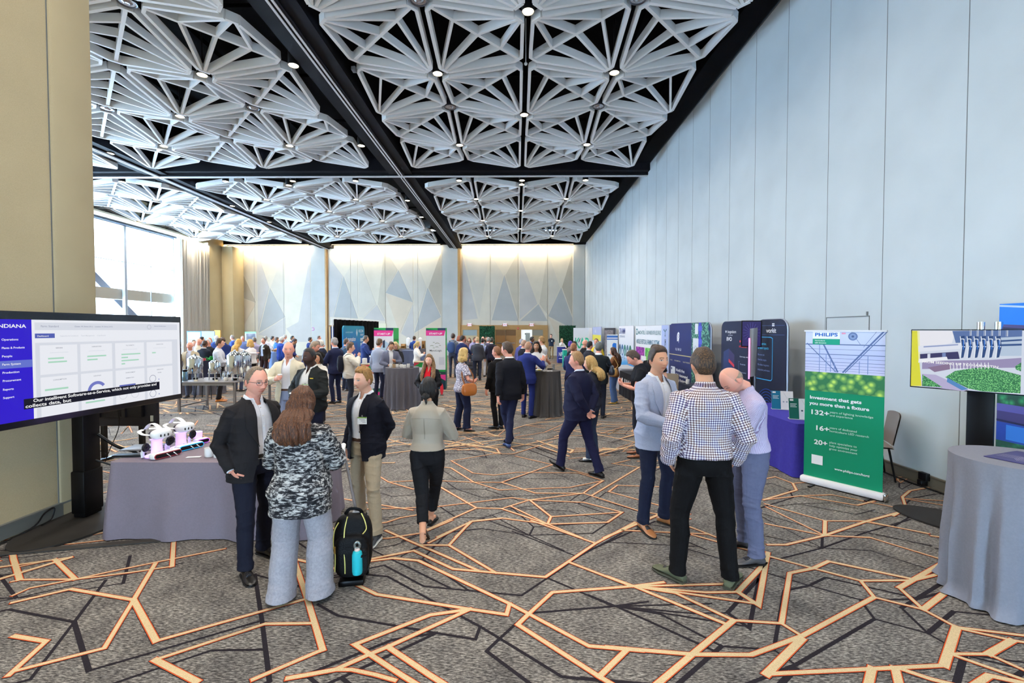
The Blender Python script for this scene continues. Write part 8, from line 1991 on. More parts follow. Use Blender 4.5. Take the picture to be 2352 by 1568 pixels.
 f.poly([(w * .08, h * .05), (w * .08, h * .68), (w * .26, h * .72), (w * .26, h * .03)], (40, 54, 96), 1); f.poly([(w * .26, h * .03), (w * .26, h * .72), (w * .44, h * .66), (w * .44, h * .56), (w * .26, h * .58)], (54, 44, 84), 2)
 f.poly([(w * .26, h * .58), (w * .44, h * .53), (w * .44, h * .56), (w * .26, h * .615)], (196, 52, 66), 3); f.poly([(w * .26, h * .02), (w * .26, h * .57), (w * .47, h * .525), (w * .47, h * .02)], (30, 46, 92), 2)
 f.disc(w * .18, h * .42, .02, W_, 3); f.arc(w * .18, h * .34, .02, .006, W_, 3)
 f.text(w * .58, h * .74, 'INTEGRATED', .06, (214, 60, 72), 2, bold=.02, width=w * .22); f.disc(w * .61, h * .80, .03, (214, 60, 72), 2, n=5)
 f.text(w * .60, h * .645, 'Grow easy, with', .04, W_, 2, width=w * .24)
 f.line([(w * .60, h * .60), (w * .57, h * .60), (w * .57, h * .28)], .006, (120, 134, 180), 1); f.line([(w * .50, h * .45), (w * .57, h * .45)], .006, (120, 134, 180), 1)
 for i in range(4): f.text(w * .62, h * (.57 - .08 * i), ('Plan and steer', 'Climate control', 'Irrigation', 'Energy')[i], .04, (190, 200, 226), 2)
 f.done('print', t)
 t = thing('monitor', 'small monitor showing a violet star pattern in front of the wide navy panel', 'monitor', (px_x(1704, 9.0), 9.05, 1.72), -.45)
 A = MB(); A.box((.17, .02, .25), (.36, .04, .52), bev=.006); A.obj('bezel', M_BLKM, t)
 f = Face((.01, -.001, .01), EX, UZ, .32, .48, .8); f.rect(0, 0, .32, .48, (52, 44, 112), 0)
 for i in range(18):
  a = i * .35; f.line([(.16, .26), (.16 + .15 * math.cos(a), .26 + .2 * math.sin(a))], .004, (110, 100, 200), 1)
 f.done('screen_image', t)
 A = MB(); A.box((.17, .05, .25), (.06, .06, .2)); A.tube([(.17, .07, .25), (.17, .08, -1.70)], .022, 10); A.obj('pole', M_POST, t); A = MB(); A.lathe([(0, 0), (.12, 0), (.12, .015), (0, .02)], (.17, .08, -1.715), 20); A.obj('foot', M_POST, t)
 t = thing('grow_lamp', 'tall grey aluminium grow lamp glowing pink along one edge before the small monitor', 'lamp', (px_x(1726, 8.7), 8.7, 0), -.3)
 A = MB(); A.grid(lambda u, v: Vector((-.045 + .10 * u + .03 * math.sin(v * 1.5) * u, -.02 * math.sin(PI * u), 1.15 + .92 * v + .02 * u)), 6, 20); A.grid(lambda u, v: Vector((-.045 + .10 * u + .03 * math.sin(v * 1.5) * u, .025, 1.15 + .92 * v + .02 * u)), 6, 20); A.obj('housing', mat('lamp_alu', (150, 152, 158), .35, .5), t)
 A = MB(); A.box((-.055, 0, 1.5), (.022, .03, .78), bev=.008); A.obj('tube', mat('pink_lit', (255, 150, 220), .3, emit=(255, 120, 214), estr=3.0), t)
 A = MB(); A.tube([(0, .02, .01), (0, .02, 1.2)], .018, 8); A.lathe([(0, 0), (.16, 0), (.16, .015), (0, .02)], (0, .02, .002), 20); A.obj('stand', M_POST, t)
 t, f, w, h = popup('popup_stand', 'wide panel with white helmet emblem on navy and a greenhouse picture strip', 14.6, 11.55, 2.22, (38, 46, 96), r=.2)
 k = .60
 f.rect(0, h * .20, w * k, h * .985, (36, 44, 94), 1)
 G = leaf_mat('vine_print', (16, 70, 70), (150, 210, 170), 16); f.rect(w * k, 0, w - .10, h, G, 1); f.rect(w * k, 0, w - .01, h * .9, G, 1)
 f.rect(w * .76, 0, w * .82, h, (66, 70, 170), 2)
 for i in range(6): f.rect(w * .745, h * (.1 + .16 * i), w * .835, h * (.16 + .16 * i), (84, 90, 190), 3)
 f.rrect(w * .635, h * .60, w * .76, h * .81, .03, (226, 232, 240), 4); f.line([(w * .65, h * .70), (w * .67, h * .68), (w * .69, h * .72), (w * .71, h * .69), (w * .73, h * .71)], .010, (120, 140, 170), 5)
 f.rrect(w * .68, h * .86, w * .75, h * .99, .03, (226, 232, 240), 4)
 hx, hz = w * .255, h * .80     # helmet emblem
 f.poly([(hx + .02 - .11, hz - .10), (hx - .105, hz + .06), (hx - .06, hz + .15), (hx + .02, hz + .19), (hx + .09, hz + .165), (hx + .11, hz + .11), (hx + .085, hz + .10), (hx + .10, hz + .02), (hx + .075, hz - .02), (hx + .06, hz - .16), (hx + .01, hz - .06), (hx - .02, hz - .09)], W_, 2)
 f.line([(hx - .06, hz + .02), (hx + .0, hz + .10), (hx + .07, hz + .11)], .014, (36, 44, 94), 3); f.line([(hx - .04, hz - .05), (hx + .01, hz + .03), (hx + .09, hz + .04)], .014, (36, 44, 94), 3)
 f.text(w * .175, h * .63, 'I U N U', .11, W_, 2, bold=.01, width=w * .16)
 f.rect(0, h * .565, w * k, h * .575, (206, 190, 130), 2)
 for x, s in ((.03, 'PLAN'), (.15, 'FUNDAMENTALS'), (.39, 'QUALITY SENSORS')): f.text(w * x, h * .48, s, .05, (206, 196, 150), 2, width=w * (.06 if len(s) < 5 else .17))
 f.rrect(w * .05, h * .18, w * .175, h * .40, .03, (222, 230, 240), 2); f.arc(w * .11, h * .29, .07, .012, (120, 150, 180), 3, 0, 180); f.rect(w * .06, h * .355, w * .09, h * .385, (40, 60, 110), 3)
 for i, s in enumerate(("World's First", 'Fully Automated', 'Crop Registration')): f.text(w * .20, h * (.345 - .065 * i), s, .115, W_, 2, bold=.02, width=w * (.235, .31, .33)[i])
 f.done('print', t)
 t, f, w, h = popup('popup_stand', 'white panel about vertical farming with magenta and green photos and pale blue end strip', 18.76, 14.70, 2.18, (236, 240, 248), r=.03, thick=.06)
 s1 = 3.36
 f.rect(s1, 0, w, h, (176, 190, 232), 1)
 te = (40, 120, 130)
 f.rrect(.10, h * .84, .34, h * .95, .03, te, 2); f.rrect(.16, h * .86, .28, h * .93, .02, W_, 3)
 f.text(.42, h * .85, 'MONTEL', .20, te, 2, width=.95); f.rect(1.45, h * .84, 1.465, h * .95, te, 2); f.text(1.56, h * .85, 'GROW MORE WITH LESS SPACE', .20, te, 2, bold=.004, width=1.72)
 f.text(.18, h * .68, 'MOBILE VERTICAL FARMING SYSTEMS', .25, (30, 110, 140), 2, bold=.014, width=2.95)
 f.rect(.10, h * .10, 1.32, h * .62, leaf_mat('magenta_racks', (110, 20, 120), (226, 90, 200), 9), 2); f.rect(1.42, h * .10, s1 + .1, h * .62, leaf_mat('lettuce_bright', (60, 150, 60), (170, 226, 120), 8), 2); f.rect(.85, h * .32, 1.55, h * .47, W_, 4); f.text(1.2, h * .37, 'LEARN MORE', .08, te, 5, 'CENTER', width=.5)
 f.text(s1 + .46, .30, 'VERTICAL FARMING SYSTEMS', .21, (30, 50, 70), 2, bold=.012, width=1.42, rot=90)
 cx, cz = s1 + .36, h * .90
 for a in (90, 210, 330): f.line([(cx, cz), (cx - .12 * math.cos(math.radians(a)), cz - .12 * math.sin(math.radians(a)))], .03, (30, 80, 90), 3); f.disc(cx - .13 * math.cos(math.radians(a)), cz - .13 * math.sin(math.radians(a)), .03, (30, 80, 90), 3)
 f.done('print', t)
 t, f, w, h = popup('popup_stand', 'white to blue panel of watering tools with a row of oval pictures', 21.8, 19.1, 2.2, grad_mat('water_blend', [(0, (30, 110, 200)), (.28, (70, 160, 226)), (.42, (214, 226, 242)), (1, (240, 242, 250))], 'Z', 0, 2.2, 0, .35), r=.1)
 f.text(w * .04, h * .84, 'DRAMM', .36, (50, 70, 140), 2, bold=.02, width=w * .42); f.text(w * .07, h * .76, 'GETTING WATER', .13, (110, 130, 170), 2, width=w * .38)
 for i, c in enumerate(((40, 60, 90), (60, 110, 160), (40, 120, 110), (90, 120, 140), (40, 120, 100))): f.disc(w * (.09 + .18 * i), h * .50, .21, c, 2, ry=.26); f.disc(w * (.09 + .18 * i), h * .47, .10, W_ if i % 2 else (150, 190, 200), 3, ry=.12); f.rect(w * (.04 + .18 * i), h * .33, w * (.13 + .18 * i), h * .345, (120, 140, 170), 2)
 f.rect(w * .62, h * .10, w * .72, h * .45, (110, 150, 190), 3)
 f.done('print', t)
 t, f, w, h = popup('popup_stand', 'dark grey lit panel of mesh pattern beyond the watering panel', 25.4, 22.6, 2.12, (48, 48, 58), r=.05)
 w2 = NT('mesh_print'); tc = w2.n('ShaderNodeTexCoord'); nz = w2.n('ShaderNodeTexNoise', Scale=9.0, Detail=6.0); w2.l(tc.outputs['Object'], nz.inputs['Vector']); w2.l(w2.ramp(nz.outputs['Fac'], [(.4, srgb(60, 54, 62)), (.6, srgb(150, 140, 144))]), w2.b.inputs['Base Color'])
 f.rect(.12, h * .12, w - .5, h * .95, w2.m, 1); f.done('print', t)
 t, f, w, h = popup('popup_stand', 'lavender panel with a yellow band beside the white leaf banner', 29.3, 26.4, 2.2, (176, 184, 220), r=.02)
 f.rect(0, h * .62, w, h * .78, (222, 206, 70), 1); f.text(w * .28, h * .84, 'Nic', .30, W_, 2, bold=.01); f.rect(0, 0, w, h * .60, (222, 226, 240), 1); f.rect(w * .15, h * .30, w * .7, h * .5, (150, 170, 160), 2); f.done('print', t)
 t = thing('popup_stand', 'white banner with green leaf lettering in the far corner beside the hedge wall', 'display panel', (px_x(1317, 29.5), 29.5, 0)); w, h = px_x(1352, 29.5) - px_x(1317, 29.5), 2.17
 A = MB(); A.box((w / 2, .03, h / 2), (w, .06, h)); A.box((w + .14, .35, h / 2), (.05, .7, h), Matrix.Rotation(.3, 3, 'Z')); p = A.obj('panel', mat('panel_white', (236, 240, 248), .5), t)
 f = Face((0, -.001, 0), EX, UZ, w, h); gr = (70, 196, 160)
 f.text(.08, h * .40, 'KAP', .95, gr, 2, bold=.02, width=w * .90); f.poly([(.30, h * .54), (.40, h * .60), (.46, h * .70), (.38, h * .66)], (24, 110, 100), 3); f.poly([(.26, h * .44), (.36, h * .46), (.44, h * .41), (.34, h * .38)], (50, 180, 130), 3)
 f.text(w * .3, h * .30, 'PRODUCTION', .10, (90, 150, 160), 2, width=w * .5); f.done('print', p)
 def hedge(label, x, y, w, h):
  t = thing('hedge_wall', label, 'hedge wall', (x, y, 0))
  A = MB(); A.box((w / 2, .16, h / 2), (w, .26, h)); A.obj('box', mat('hedge_dark', (10, 40, 26), .9), t)
  A = MB(); r = random.Random(int(x * 10))
  for i in range(int(w * h * 420)):
   q = Vector((r.uniform(0, w), r.uniform(-.02, .03), r.uniform(.02, h))); a = r.uniform(0, 6.28); s = r.uniform(.025, .05); u = Vector((math.cos(a), r.uniform(-.6, .1), math.sin(a))) * s; v = Vector((-math.sin(a), r.uniform(-.6, .1), math.cos(a))) * s * .5
   A.add([q, q + u + v, q + u * 2, q + u - v], [(0, 1, 2, 3)])
  A.obj('leaves', mat('hedge_green', (20, 84, 52), .5, var=.5, vscale=3), t, smooth=False)
 hedge('tall hedge wall beside the white leaf banner in the far corner', px_x(1285, 33), 33.0, px_x(1322, 33) - px_x(1285, 33), 2.35)
 hedge('tall hedge wall between the pale door and brown double doors', px_x(1101, 34.6), 34.6, px_x(1136, 34.6) - px_x(1101, 34.6), 2.33)
 t = thing('easel_sign', 'tilted white easel sign with blue cabinet picture before the watering panel', 'sign', (px_x(1394, 17.6), 17.6, .85), -.12)
 w, h = .42, 1.02; M3 = Matrix.Rotation(math.radians(-10), 3, 'X'); up = M3 @ Vector((0, 0, 1))
 A = MB(); A.box((w / 2, .09, h / 2), (w, .01, h), M3); p = A.obj('board', mat('panel_white', (236, 240, 248), .5), t)
 f = Face(Vector((w / 2, .09, h / 2)) + M3 @ Vector((-w / 2, -.006, -h / 2)), EX, up, w, h)
 f.rect(0, h * .88, w, h * .96, (60, 110, 190), 1); f.rect(0, h * .80, w, h * .84, (60, 110, 190), 1); f.poly([(w * .5, h * .28), (w * .5, h * .62), (w * .62, h * .68), (w * .86, h * .66), (w * .86, h * .30)], (30, 110, 200), 1); f.rect(w * .1, h * .2, w * .35, h * .24, (120, 140, 180), 1); f.done('print', p)
 for x in (.05, w - .05):
  A = MB(); A.tube([(x, .12, .5), (x, .02, -.84)], .012, 6); A.obj('leg', M_POST, t)
 A = MB(); A.tube([(w / 2, .16, .6), (w / 2, .5, -.84)], .012, 6); A.obj('leg', M_POST, t)
 def counter(label, p0, p1, y, c, txt, h, dy=.6):
  t = thing('counter', label, 'counter', (px_x(p0, y), y, 0)); w = px_x(p1, y) - px_x(p0, y)
  A = MB(); A.box((w / 2, dy / 2, h / 2), (w, dy, h), bev=.02); p = A.obj('body', mat('counter_%02x%02x%02x' % c, c, .5), t)
  A = MB(); A.box((w / 2, dy / 2, h + .012), (w + .04, dy + .04, .024)); A.obj('top', M_WHITE, t)
  f = Face((0, -.001, 0), EX, UZ, w, h); f.text(w * .12, h * .42, txt, h * .36, W_, 2, bold=.02, width=w * .72); f.rect(w * .14, h * .26, w * .8, h * .30, W_, 2) ; f.done('print', p)
 counter('navy counter with white lettering below the hedge wall', 1281, 1299, 28.0, (40, 50, 130), 'NPR', 1.0)
 counter('teal counter beside the navy counter', 1294, 1305, 24.6, (20, 160, 140), 'K', .95)
 rect_table('table under a black cloth with the white helmet company lettering', 3.30, 12.75, 4.05, 14.55, cloth_mat('tablecloth_black', (30, 30, 36), .8), waves=12, amp=.008, flare=.02, seed=12, cloth_label='black cloth with white lettering on the table before the helmet panel', step=.05)
 f = Face((3.268, 14.2, .30), NX, UZ, 1.3, .3); f.text(.42, .06, 'IUNU', .30, W_, 2, bold=.02, width=.75); f.poly([(.08, .02), (.06, .18), (.14, .28), (.24, .26), (.22, .12), (.16, .0)], W_, 2); o = f.done('print', None)
 o.parent = [q for q in bpy.data.objects if q.get('label', '').startswith('black cloth with white lettering')][0]; o.matrix_parent_inverse = Matrix.Translation(-Vector(o.parent.location)); o.name = 'lettering'
 rect_table('table under a dark cloth before the wide navy panel', 3.98, 9.55, 4.55, 11.2, cloth_mat('tablecloth_ink', (34, 38, 52), .8), waves=12, amp=.008, flare=.02, seed=13, cloth_label='dark cloth on the table before the wide navy panel', step=.06)
 mug(px_x(1579, 10.9), 10.9, .753, 0, 'white paper cup on the dark cloth before the helmet panel', None, False, .045, .11)
 rect_table('table under a pale grey cloth before the watering panel', 3.5, 15.2, 4.1, 16.9, cloth_mat('tablecloth_pale', (170, 172, 182), .8), waves=12, amp=.012, flare=.03, seed=14, cloth_label='pale grey cloth on the table before the watering panel', step=.06)
 chair(px_x(1547, 11.9), 12.1, 2.6, 'tan chair back standing between the black table and helmet panel', mat('chair_tan', (168, 152, 132), .6), .92)
 t = thing('exhibit_bag', 'pile of dark bags on the black cloth table', 'bag', (3.72, 13.6, .753)); A = MB(); D, F = sphere_dirs(20, 12); A.add([tuple(v) for v in D * np.array([.22, .3, .12]) + np.array([0, 0, .12])], F); A.obj('body', M_POST, t); A = MB(); A.tube(smooth_path([(-.08, -.1, .2), (0, -.12, .34), (.08, -.1, .2)], 5), .012, 6); A.obj('handle', M_POST, t)
 t = thing('photo_backdrop', 'tall fabric photo backdrop of vertical farm shelves behind the farm video display', 'backdrop', (5.27, 5.02, 0)); w, h = 1.9, 2.33
 A = MB(); A.box((.02, -w / 2, .62 + (h - .62) / 2 - .28), (.04, w, h - .06)); A.obj('frame', M_RAIL, t)
 f = Face((-.002, 0, .05), NX, UZ, w, h - .05)
 f.rect(0, 0, w, h - .05, (70, 60, 110), 0); f.poly([(0, 2.28), (w, 2.28), (w, 1.96), (0, 2.06)], (30, 120, 214), 1); f.line([(0, 2.26), (w * .8, 2.12)], .02, (190, 214, 240), 2); f.poly([(0, 2.03), (w, 1.9), (w, 1.82), (0, 1.96)], (24, 24, 60), 2)
 f.poly([(0, 1.9), (w, 1.75), (w, 1.62), (0, 1.8)], (126, 108, 186), 1); f.rect(0, 1.2, w, 1.55, leaf_mat('shelf_greens', (10, 70, 50), (50, 150, 90), 14), 2); f.rect(0, 1.12, w, 1.2, (96, 90, 160), 2); f.line([(0, 1.02), (w, .94)], .02, (30, 30, 70), 3); f.rect(.0, .78, w, 1.0, (40, 70, 160), 2); f.rect(.10, .82, .3, .98, (60, 130, 220), 3)
 f.rect(0, .35, w, .80, leaf_mat('shelf_greens', (10, 70, 50), (50, 150, 90), 14), 3); f.done('print', t)
booths_right()
def booths_left():
 pk, gn, dk = (226, 60, 146), (40, 150, 74), (40, 60, 84)
 def tower(label, p0, p1, y, h, dy, kind):
  t = thing('display_tower', label, 'display tower', (px_x(p0, y), y, 0)); w = px_x(p1, y) - px_x(p0, y)
  A = MB(); A.box((w / 2, dy / 2, h / 2), (w, dy, h)); p = A.obj('box', mat('tower_white', (226, 230, 240), .5), t)
  f = Face((0, -.001, 0), EX, UZ, w, h)
  f.rect(0, h * .955, w, h, dk, 1); f.poly([(0, h * .985), (w * .6, h * .96), (w * .6, h), (0, h)], gn, 2)
  f.poly([(0, h * .875), (w * .92, h * .875), (w, h * .96), (0, h * .96)], pk, 3); f.text(w * .17, h * .895, 'START-UP', .085, W_, 4, bold=.025, width=w * .66)
  f.rect(0, 0, w, h * .30, (36, 74, 72), 1); f.poly([(0, 0), (w, 0), (w, h * .12), (0, h * .20)], (30, 60, 80), 2); f.poly([(0, h * .30), (w, h * .285), (w, h * .32), (0, h * .32)], gn, 2); f.poly([(w * .62, h * .21), (w, h * .14), (w, h * .24), (w * .62, h * .24)], pk, 3); f.text(w * .38, h * .255, 'INDOOR AGTECH', .035, W_, 4, width=w * .36)
  if kind == 1:
   f.disc(w * .50, h * .72, .17, (176, 206, 232), 2); f.poly([(w * .45, h * .70), (w * .45, h * .80), (w * .56, h * .82), (w * .56, h * .70)], (46, 56, 84), 3); f.line([(w * .62, h * .66), (w * .72, h * .72)], .02, (150, 60, 70), 3)
  else:
   for x, z, r in ((.30, .70, .06), (.58, .735, .075), (.56, .68, .05), (.40, .76, .03), (.40, .67, .03), (.72, .71, .03)): f.arc(w * x, h * z, r, .014, (110, 128, 104), 3, 20, 160, ry=r * .55)
   f.text(w * .18, h * .62, 'MycoLogic', .085, (90, 100, 120), 3, width=w * .62); f.disc(w * .12, h * .50, .025, (60, 70, 130), 3); f.text(w * .2, h * .49, 'USA', .035, (90, 100, 120), 3); f.rect(w * .66, h * .40, w * .94, h * .525, (206, 212, 226), 2)
  f.done('print', p)
  g = Face((w + .001, 0, 0), (0, 1, 0), UZ, dy, h); g.rect(0, 0, dy, h, (36, 166, 74), 0); g.poly([(0, 0), (dy, 0), (dy, h * .28), (0, h * .36)], (36, 84, 80), 1); g.poly([(0, h * .66), (dy * .5, h * .70), (0, h * .73)], (206, 60, 70), 1); g.rect(0, h * .8, dy, h * .83, (24, 130, 60), 1); g.done('side_print', p)
  return t
 tower('start-up tower with blue circle picture behind the men at the cup covered table', 858, 903, 14.5, 2.11, .65, 1)
 tower('start-up tower with mushroom arcs behind the woman in red shirt', 978, 1023, 15.6, 2.11, .30, 2)
 def scounter(label, p0, p1, y, dy=.5):
  t = thing('counter', label, 'counter', (px_x(p0, y), y, 0)); w = px_x(p1, y) - px_x(p0, y); h = .97
  A = MB(); A.box((w / 2, dy / 2, h / 2), (w, dy, h)); p = A.obj('body', mat('tower_white', (226, 230, 240), .5), t); A = MB(); A.box((w / 2, dy / 2, h + .012), (w + .03, dy + .03, .022)); A.obj('top', mat('counter_top', (180, 160, 130), .5), t)
  f = Face((0, -.001, 0), EX, UZ, w, h); f.rect(0, h * .84, w, h, gn, 1); f.poly([(0, h * .88), (w * .30, h * .95), (w * .42, h), (0, h)], (206, 60, 80), 2); f.rect(0, 0, w, h * .24, gn, 1); f.poly([(w * .45, h * .06), (w, h * .02), (w, h * .14), (w * .5, h * .16)], pk, 2); f.poly([(w * .5, h * .20), (w, h * .16), (w, h * .26), (w * .5, h * .26)], (36, 84, 80), 2)
  f.disc(w * .60, h * .55, .17, (240, 240, 244), 2); f.arc(w * .60, h * .55, .14, .02, (40, 44, 60), 3, 200, 330); f.poly([(w * .54, h * .60), (w * .66, h * .60), (w * .66, h * .74), (w * .54, h * .74)], (46, 56, 84), 3); f.disc(w * .36, h * .54, .05, (40, 44, 60), 3); f.done('print', p)
  return t
 scounter('start-up counter with a round emblem before the first start-up tower', 827, 884, 13.9)
 scounter('start-up counter half hidden behind the woman in red shirt', 950, 982, 14.9)
 t = thing('dispenser', 'white box dispenser standing on the start-up counter with round emblem', 'dispenser', (px_x(836, 14), 14.0, .994)); A = MB(); A.box((0, 0, .10), (.13, .12, .16), bev=.02); A.obj('body', M_WHITE, t); A = MB(); A.box((0, 0, .012), (.18, .15, .024), bev=.006); A.obj('base', M_WHITE, t)
 t = thing('drape_wall', 'black pipe and drape wall behind the blue automation panel', 'drape', (-7.45, 18.5, 0), 0)
 A = MB(); A.grid(lambda u, v: Vector((.15 * u + .05 * math.sin(u * 70) + .02 * math.sin(u * 23), 5.5 * u, .03 + 2.45 * v)), 240, 6); A.obj('drape', cloth_mat('drape_black', (12, 12, 14), .9), t, angle=180)
 A = MB(); A.tube([(0, -.05, 2.49), (.15, 5.55, 2.49)], .025, 8); A.obj('top_rail', M_RAIL, t)
 for y in (0, 5.5):
  A = MB(); A.tube([(-.05, y, 0), (-.05, y, 2.5)], .025, 8); A.lathe([(0, 0), (.22, 0), (.22, .012), (0, .014)], (-.05, y, .002), 16); A.obj('upright', M_RAIL, t)
 t = thing('popup_stand', 'blue automation panel with rounded corners before the black drape', 'display panel', (-7.12, 18.65, 0)); w, h = 2.62, 2.2
 poly = [(0, 0), (w, 0)] + [p for p in round_rect(w, h, .16) if p[1] > 1]
 A = MB(); A.prism(poly, (-.05, 0, .02), (0, 1, 0), UZ, .05); p = A.obj('panel', grad_mat('automation_blue', [(0, (30, 120, 190)), (.5, (40, 70, 150)), (.75, (20, 120, 180)), (1, (24, 140, 170))], 'Z', 0, 2.2, 0, .5), t)
 f = Face((.001, 0, .02), (0, 1, 0), UZ, w, h); f.text(w * .10, h * .86, 'ALWAYS AHEAD', .08, (200, 224, 240), 2, width=w * .32); f.text(w * .10, h * .70, 'Automation', .26, W_, 2, bold=.012, width=w * .45); f.text(w * .10, h * .585, 'that works', .20, W_, 2, bold=.01, width=w * .34)
 f.poly([(w * .61, h * .78), (w * .57, h * .86), (w * .61, h * .95), (w * .65, h * .86)], (200, 214, 226), 2); f.text(w * .69, h * .87, 'VECON', .17, W_, 2, bold=.01, width=w * .24); f.text(w * .78, h * .80, 'GROUP', .12, W_, 2, bold=.01, width=w * .16)
 for i in range(4): f.rect(w * .78, h * (.68 - .10 * i), w * .97, h * (.75 - .10 * i), (190, 204, 214), 2)
 f.poly([(w * .5, h * .08), (w * .95, h * .24), (w, h * .24), (w, h * .18), (w * .6, h * .04)], (60, 150, 214), 2); f.done('print', p)
 t = thing('counter', 'royal blue counter at the end of the black drape', 'counter', (px_x(845, 17.4), 17.4, 0)); A = MB(); A.box((.35, .3, .50), (.95, .6, 1.0), bev=.02); A.obj('body', mat('counter_blue', (40, 70, 180), .5), t); A = MB(); A.box((.35, .3, 1.012), (1.0, .65, .024)); A.obj('top', M_WHITE, t)
 def board(label, p0, p1, yt, Y, c, z0=.9, draw=None):
  t = thing('display_board', label, 'display board', (px_x(p0, Y), Y, 0)); w = px_x(p1, Y) - px_x(p0, Y); h = px_z(yt, Y)
  A = MB(); A.box((w / 2, .03, (h + z0) / 2), (w, .06, h - z0)); p = A.obj('board', mat('board_%02x%02x%02x' % c, c, .5), t)
  for x in (.08, w - .08):
   A = MB(); A.tube([(x, .05, z0), (x, .05, 0)], .02, 6); A.obj('leg', M_METAL, t)
  if draw: f = Face((0, -.001, z0), EX, UZ, w, h - z0); draw(f, w, h - z0); f.done('print', p)
 board('white display board in a blue frame before the grey curtain', 424, 457, 760.5, 26.5, (90, 130, 200), .9, lambda f, w, h: (f.rect(.05, .06, w - .05, h - .06, (236, 240, 250), 1), f.rect(.1, h * .5, w * .6, h * .56, (150, 170, 200), 2), f.rect(.1, h * .35, w * .9, h * .38, (150, 190, 190), 2)))
 board('landscape photo board beside the white display board', 458, 488, 760.5, 26.5, (150, 170, 196), .9, lambda f, w, h: (f.rect(0, 0, w, h * .4, leaf_mat('landscape_green', (30, 60, 70), (90, 130, 120), 4), 1), f.rect(0, h * .4, w, h * .6, (110, 130, 150), 1)))
 board('plain amber wooden board beside the landscape photo board', 488, 502, 758, 27.5, (206, 150, 70), .3)
 board('grey photo board with green heading against the far wall', 559, 585, 761.5, 28.5, (206, 214, 222), .9, lambda f, w, h: (f.rect(.0, h * .90, w, h, (130, 190, 140), 1), f.rect(w * .12, h * .45, w * .95, h * .88, leaf_mat('photo_grey', (90, 92, 104), (170, 166, 176), 3), 1), f.rect(.0, h * .02, w, h * .42, (70, 90, 130), 1)))
 rect_table('buffet table under a grey cloth between the two start-up towers', px_x(905, 25), 25.0, px_x(986, 25), 25.8, M_GREYDARK, ztop=1.0, waves=20, amp=.012, flare=.02, seed=15, cloth_label='grey cloth on the buffet table between the two start-up towers', step=.1)
 for px, h, l in ((937.5, .62, 'slim white drinks dispenser on the buffet table near the blue suited man'), (965, .62, 'slim white drinks dispenser on the buffet table behind the blonde woman in white'), (982, .55, 'slim white drinks dispenser at the end of the buffet table')):
  t = thing('drinks_dispenser', l, 'dispenser', (px_x(px, 25.4), 25.4, 1.003)); A = MB(); A.box((0, 0, (h - .06) / 2), (.20, .2, h - .06), bev=.02); A.lathe([(.1, h - .06), (.02, h), (0, h)], n=12); A.obj('body', M_WHITE, t); A = MB(); A.box((0, -.11, .12), (.05, .04, .06)); A.obj('tap', M_METAL, t)
 for px, w, h, l in ((908, .14, .2, 'small wooden bread crate at the start of the buffet table'), (916.5, .2, .12, 'low wooden tray on the buffet table'), (926, .24, .26, 'tiered wooden pastry stand on the buffet table'), (972.5, .15, .42, 'tall beige box on the buffet table behind the blonde woman in white')):
  t = thing('food_crate', l, 'crate', (px_x(px, 25.35), 25.35, 1.003)); A = MB(); A.box((0, 0, .01), (w, .24, .02)); A.obj('base', M_WOOD, t)
  for sx in (-1, 1):
   A = MB(); A.box((sx * (w / 2 - .01), 0, h / 2), (.02, .24, h)); A.obj('side_panel', M_WOOD, t)
  A = MB(); A.box((0, .11, h * .5), (w, .02, h)); A.box((0, 0, h * .6), (w, .22, .02)); A.obj('shelf', mat('crate_tan', (196, 160, 112), .6), t)
 cocktail(px_x(640, 20.5), 20.5, .42, 1.06, cloth_mat('tablecloth_sky', (120, 146, 190), .8), 'tall round table under a light blue drape behind the bald man in ivory', 'light blue drape on the tall table behind the bald man in ivory', 31, n=48, waves=13, amp=.02, nz=6)
 t = thing('pastry_basket', 'brown pastry basket on the light blue draped table', 'basket', (px_x(634, 20.4), 20.4, 1.064)); A = MB(); A.lathe([(0, 0), (.16, 0), (.2, .1), (.18, .1), (.15, .02)], n=16, cap=False); A.obj('body', M_WOODD, t); A = MB(); A.lathe([(0, .16), (.1, .13), (.17, .06)], n=12); A.obj('pastries', mat('pastry', (190, 120, 60), .6), t)
 rect_table('buffet table with fruit platters in the crowd by the doors', px_x(1066, 21), 20.8, px_x(1092, 21), 21.6, M_GREYDARK, ztop=1.0, waves=14, amp=.012, flare=.02, seed=16, cloth_label='grey cloth on the fruit table in the crowd by the doors', step=.1)
 for px, c, l in ((1071, (206, 190, 110), 'heaped yellow fruit platter on the fruit table'), (1087, (120, 150, 60), 'heaped green salad bowl on the fruit table')):
  t = thing('food_platter', l, 'platter', (px_x(px, 21.1), 21.1, 1.003)); A = MB(); A.lathe([(0, 0), (.14, 0), (.19, .05), (.17, .05), (.13, .015)], n=16, cap=False); A.obj('dish', M_CERAMIC, t); A = MB(); A.lathe([(0, .17), (.07, .14), (.14, .05)], n=12); A.obj('food', mat('food_%d' % px, c, .6), t)
 t = thing('serving_cart', 'dark slatted metal cart standing by the fruit table', 'cart', (px_x(1083, 20.3), 20.35, 0));
 for sx in (-.3, .3):
  for sy in (-.22, .22):
   A = MB(); A.box((sx, sy, .5), (.04, .04, .98)); A.obj('leg', M_POST, t)
 for z in (.12, .28, .44, .60, .96):
  A = MB(); A.box((0, 0, z), (.62, .46, .03)); A.obj('shelf', mat('cart_grey', (80, 78, 78), .4, .4), t)
booths_left()
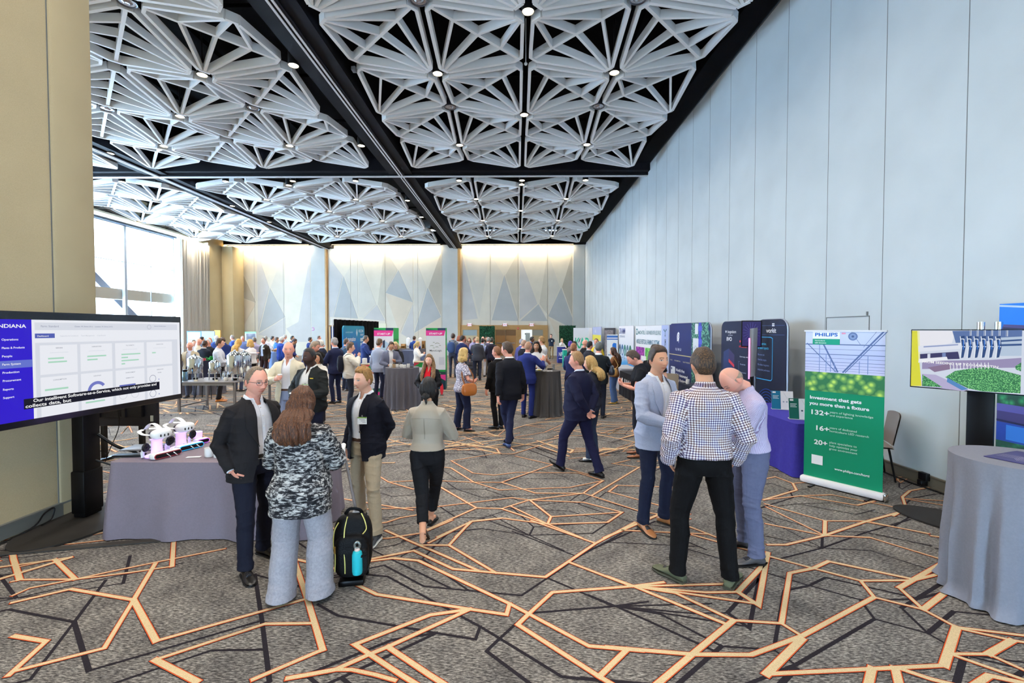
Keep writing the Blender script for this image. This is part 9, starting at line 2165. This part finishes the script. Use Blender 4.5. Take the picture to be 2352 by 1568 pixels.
# ================================================================== camera and light
cam = bpy.data.cameras.new('camera'); co = bpy.data.objects.new('camera', cam); link(co)
cam.sensor_width = 36.0; cam.lens = 16.0; cam.clip_end = 300
co.location = (0, 0, CAM_H)
pitch = math.atan((784 - VPY) / FPX); yawc = math.atan((VPX - 1176) / FPX)
co.rotation_euler = (PI / 2 - pitch, 0, yawc)
S.camera = co
w = bpy.data.worlds.new('sky'); S.world = w; w.use_nodes = True
bg = w.node_tree.nodes['Background']; bg.inputs[0].default_value = (.52, .76, 1.0, 1); bg.inputs[1].default_value = SKY
def light(kind, loc, energy, color, size=1.0, rot=(0, 0, 0), sy=None, name='light', **kw):
 l = bpy.data.lights.new(name, kind); l.energy = energy; l.color = color
 if kind == 'AREA':
  l.size = size
  if sy: l.shape = 'RECTANGLE'; l.size_y = sy
 for k, v in kw.items(): setattr(l, k, v)
 o = bpy.data.objects.new(name, l); link(o); o.location = loc; o.rotation_euler = rot
 return o
for i, (x, y, z) in enumerate(LAMPS):
 light('SPOT', (x, y, z - .01), LAMP_W, (1.0, .92, .82), name='downlight_beam', spot_size=math.radians(150), spot_blend=.9, shadow_soft_size=.11)
bx = lambda p: px_x(p, YB)
for n, (p0, p1) in enumerate(((520, 716), (750, 1015), (1058, 1316))):
 x = (bx(p0) + bx(p1)) / 2
 t = thing('cove_light', ('warm cove strip above the far wall nearest the windows', 'warm cove strip above the middle bay of the far wall', 'warm cove strip above the far wall doors')[n], 'cove light', (x, YB - .42, 8.70), 0)
 B = MB(); B.box((0, 0, .05), (bx(p1) - bx(p0), .12, .08)); B.obj('channel', M_BLKM, t)
 B = MB(); B.box((0, .01, .0), (bx(p1) - bx(p0) - .1, .06, .02)); B.obj('strip', mat('strip_warm', (255, 226, 176), .3, emit=(255, 222, 168), estr=6.0), t)
 light('AREA', (x, YB - .42, 8.66), COVE_W, (1.0, .84, .58), bx(p1) - bx(p0) - .2, (math.radians(22), 0, 0), .1, name='cove_beam')
light('AREA', (XW + .75, 31.8, 8.2), 160, (1.0, .84, .58), 2.4, (0, math.radians(0), PI / 2), .1, name='curtain_beam')
if SUNW:
 light('SUN', (0, 0, 20), SUNW, (1, .95, .88), rot=(math.radians(35), math.radians(20), 0), name='sun', angle=.02)
S.view_settings.view_transform = 'Standard'; S.view_settings.look = 'None'; S.view_settings.gamma = 1.0; S.view_settings.use_curve_mapping = False
S.view_settings.exposure = EXPO
S.cycles.use_adaptive_sampling = True; S.cycles.adaptive_threshold = .03; S.cycles.max_bounces = 6; S.cycles.diffuse_bounces = 4; S.cycles.glossy_bounces = 3; S.cycles.transparent_max_bounces = 8
S.cycles.sample_clamp_indirect = 8.0; S.cycles.caustics_reflective = False; S.cycles.caustics_refractive = False
S.cycles.use_denoising = True
bpy.data.scenes.remove(TMP)
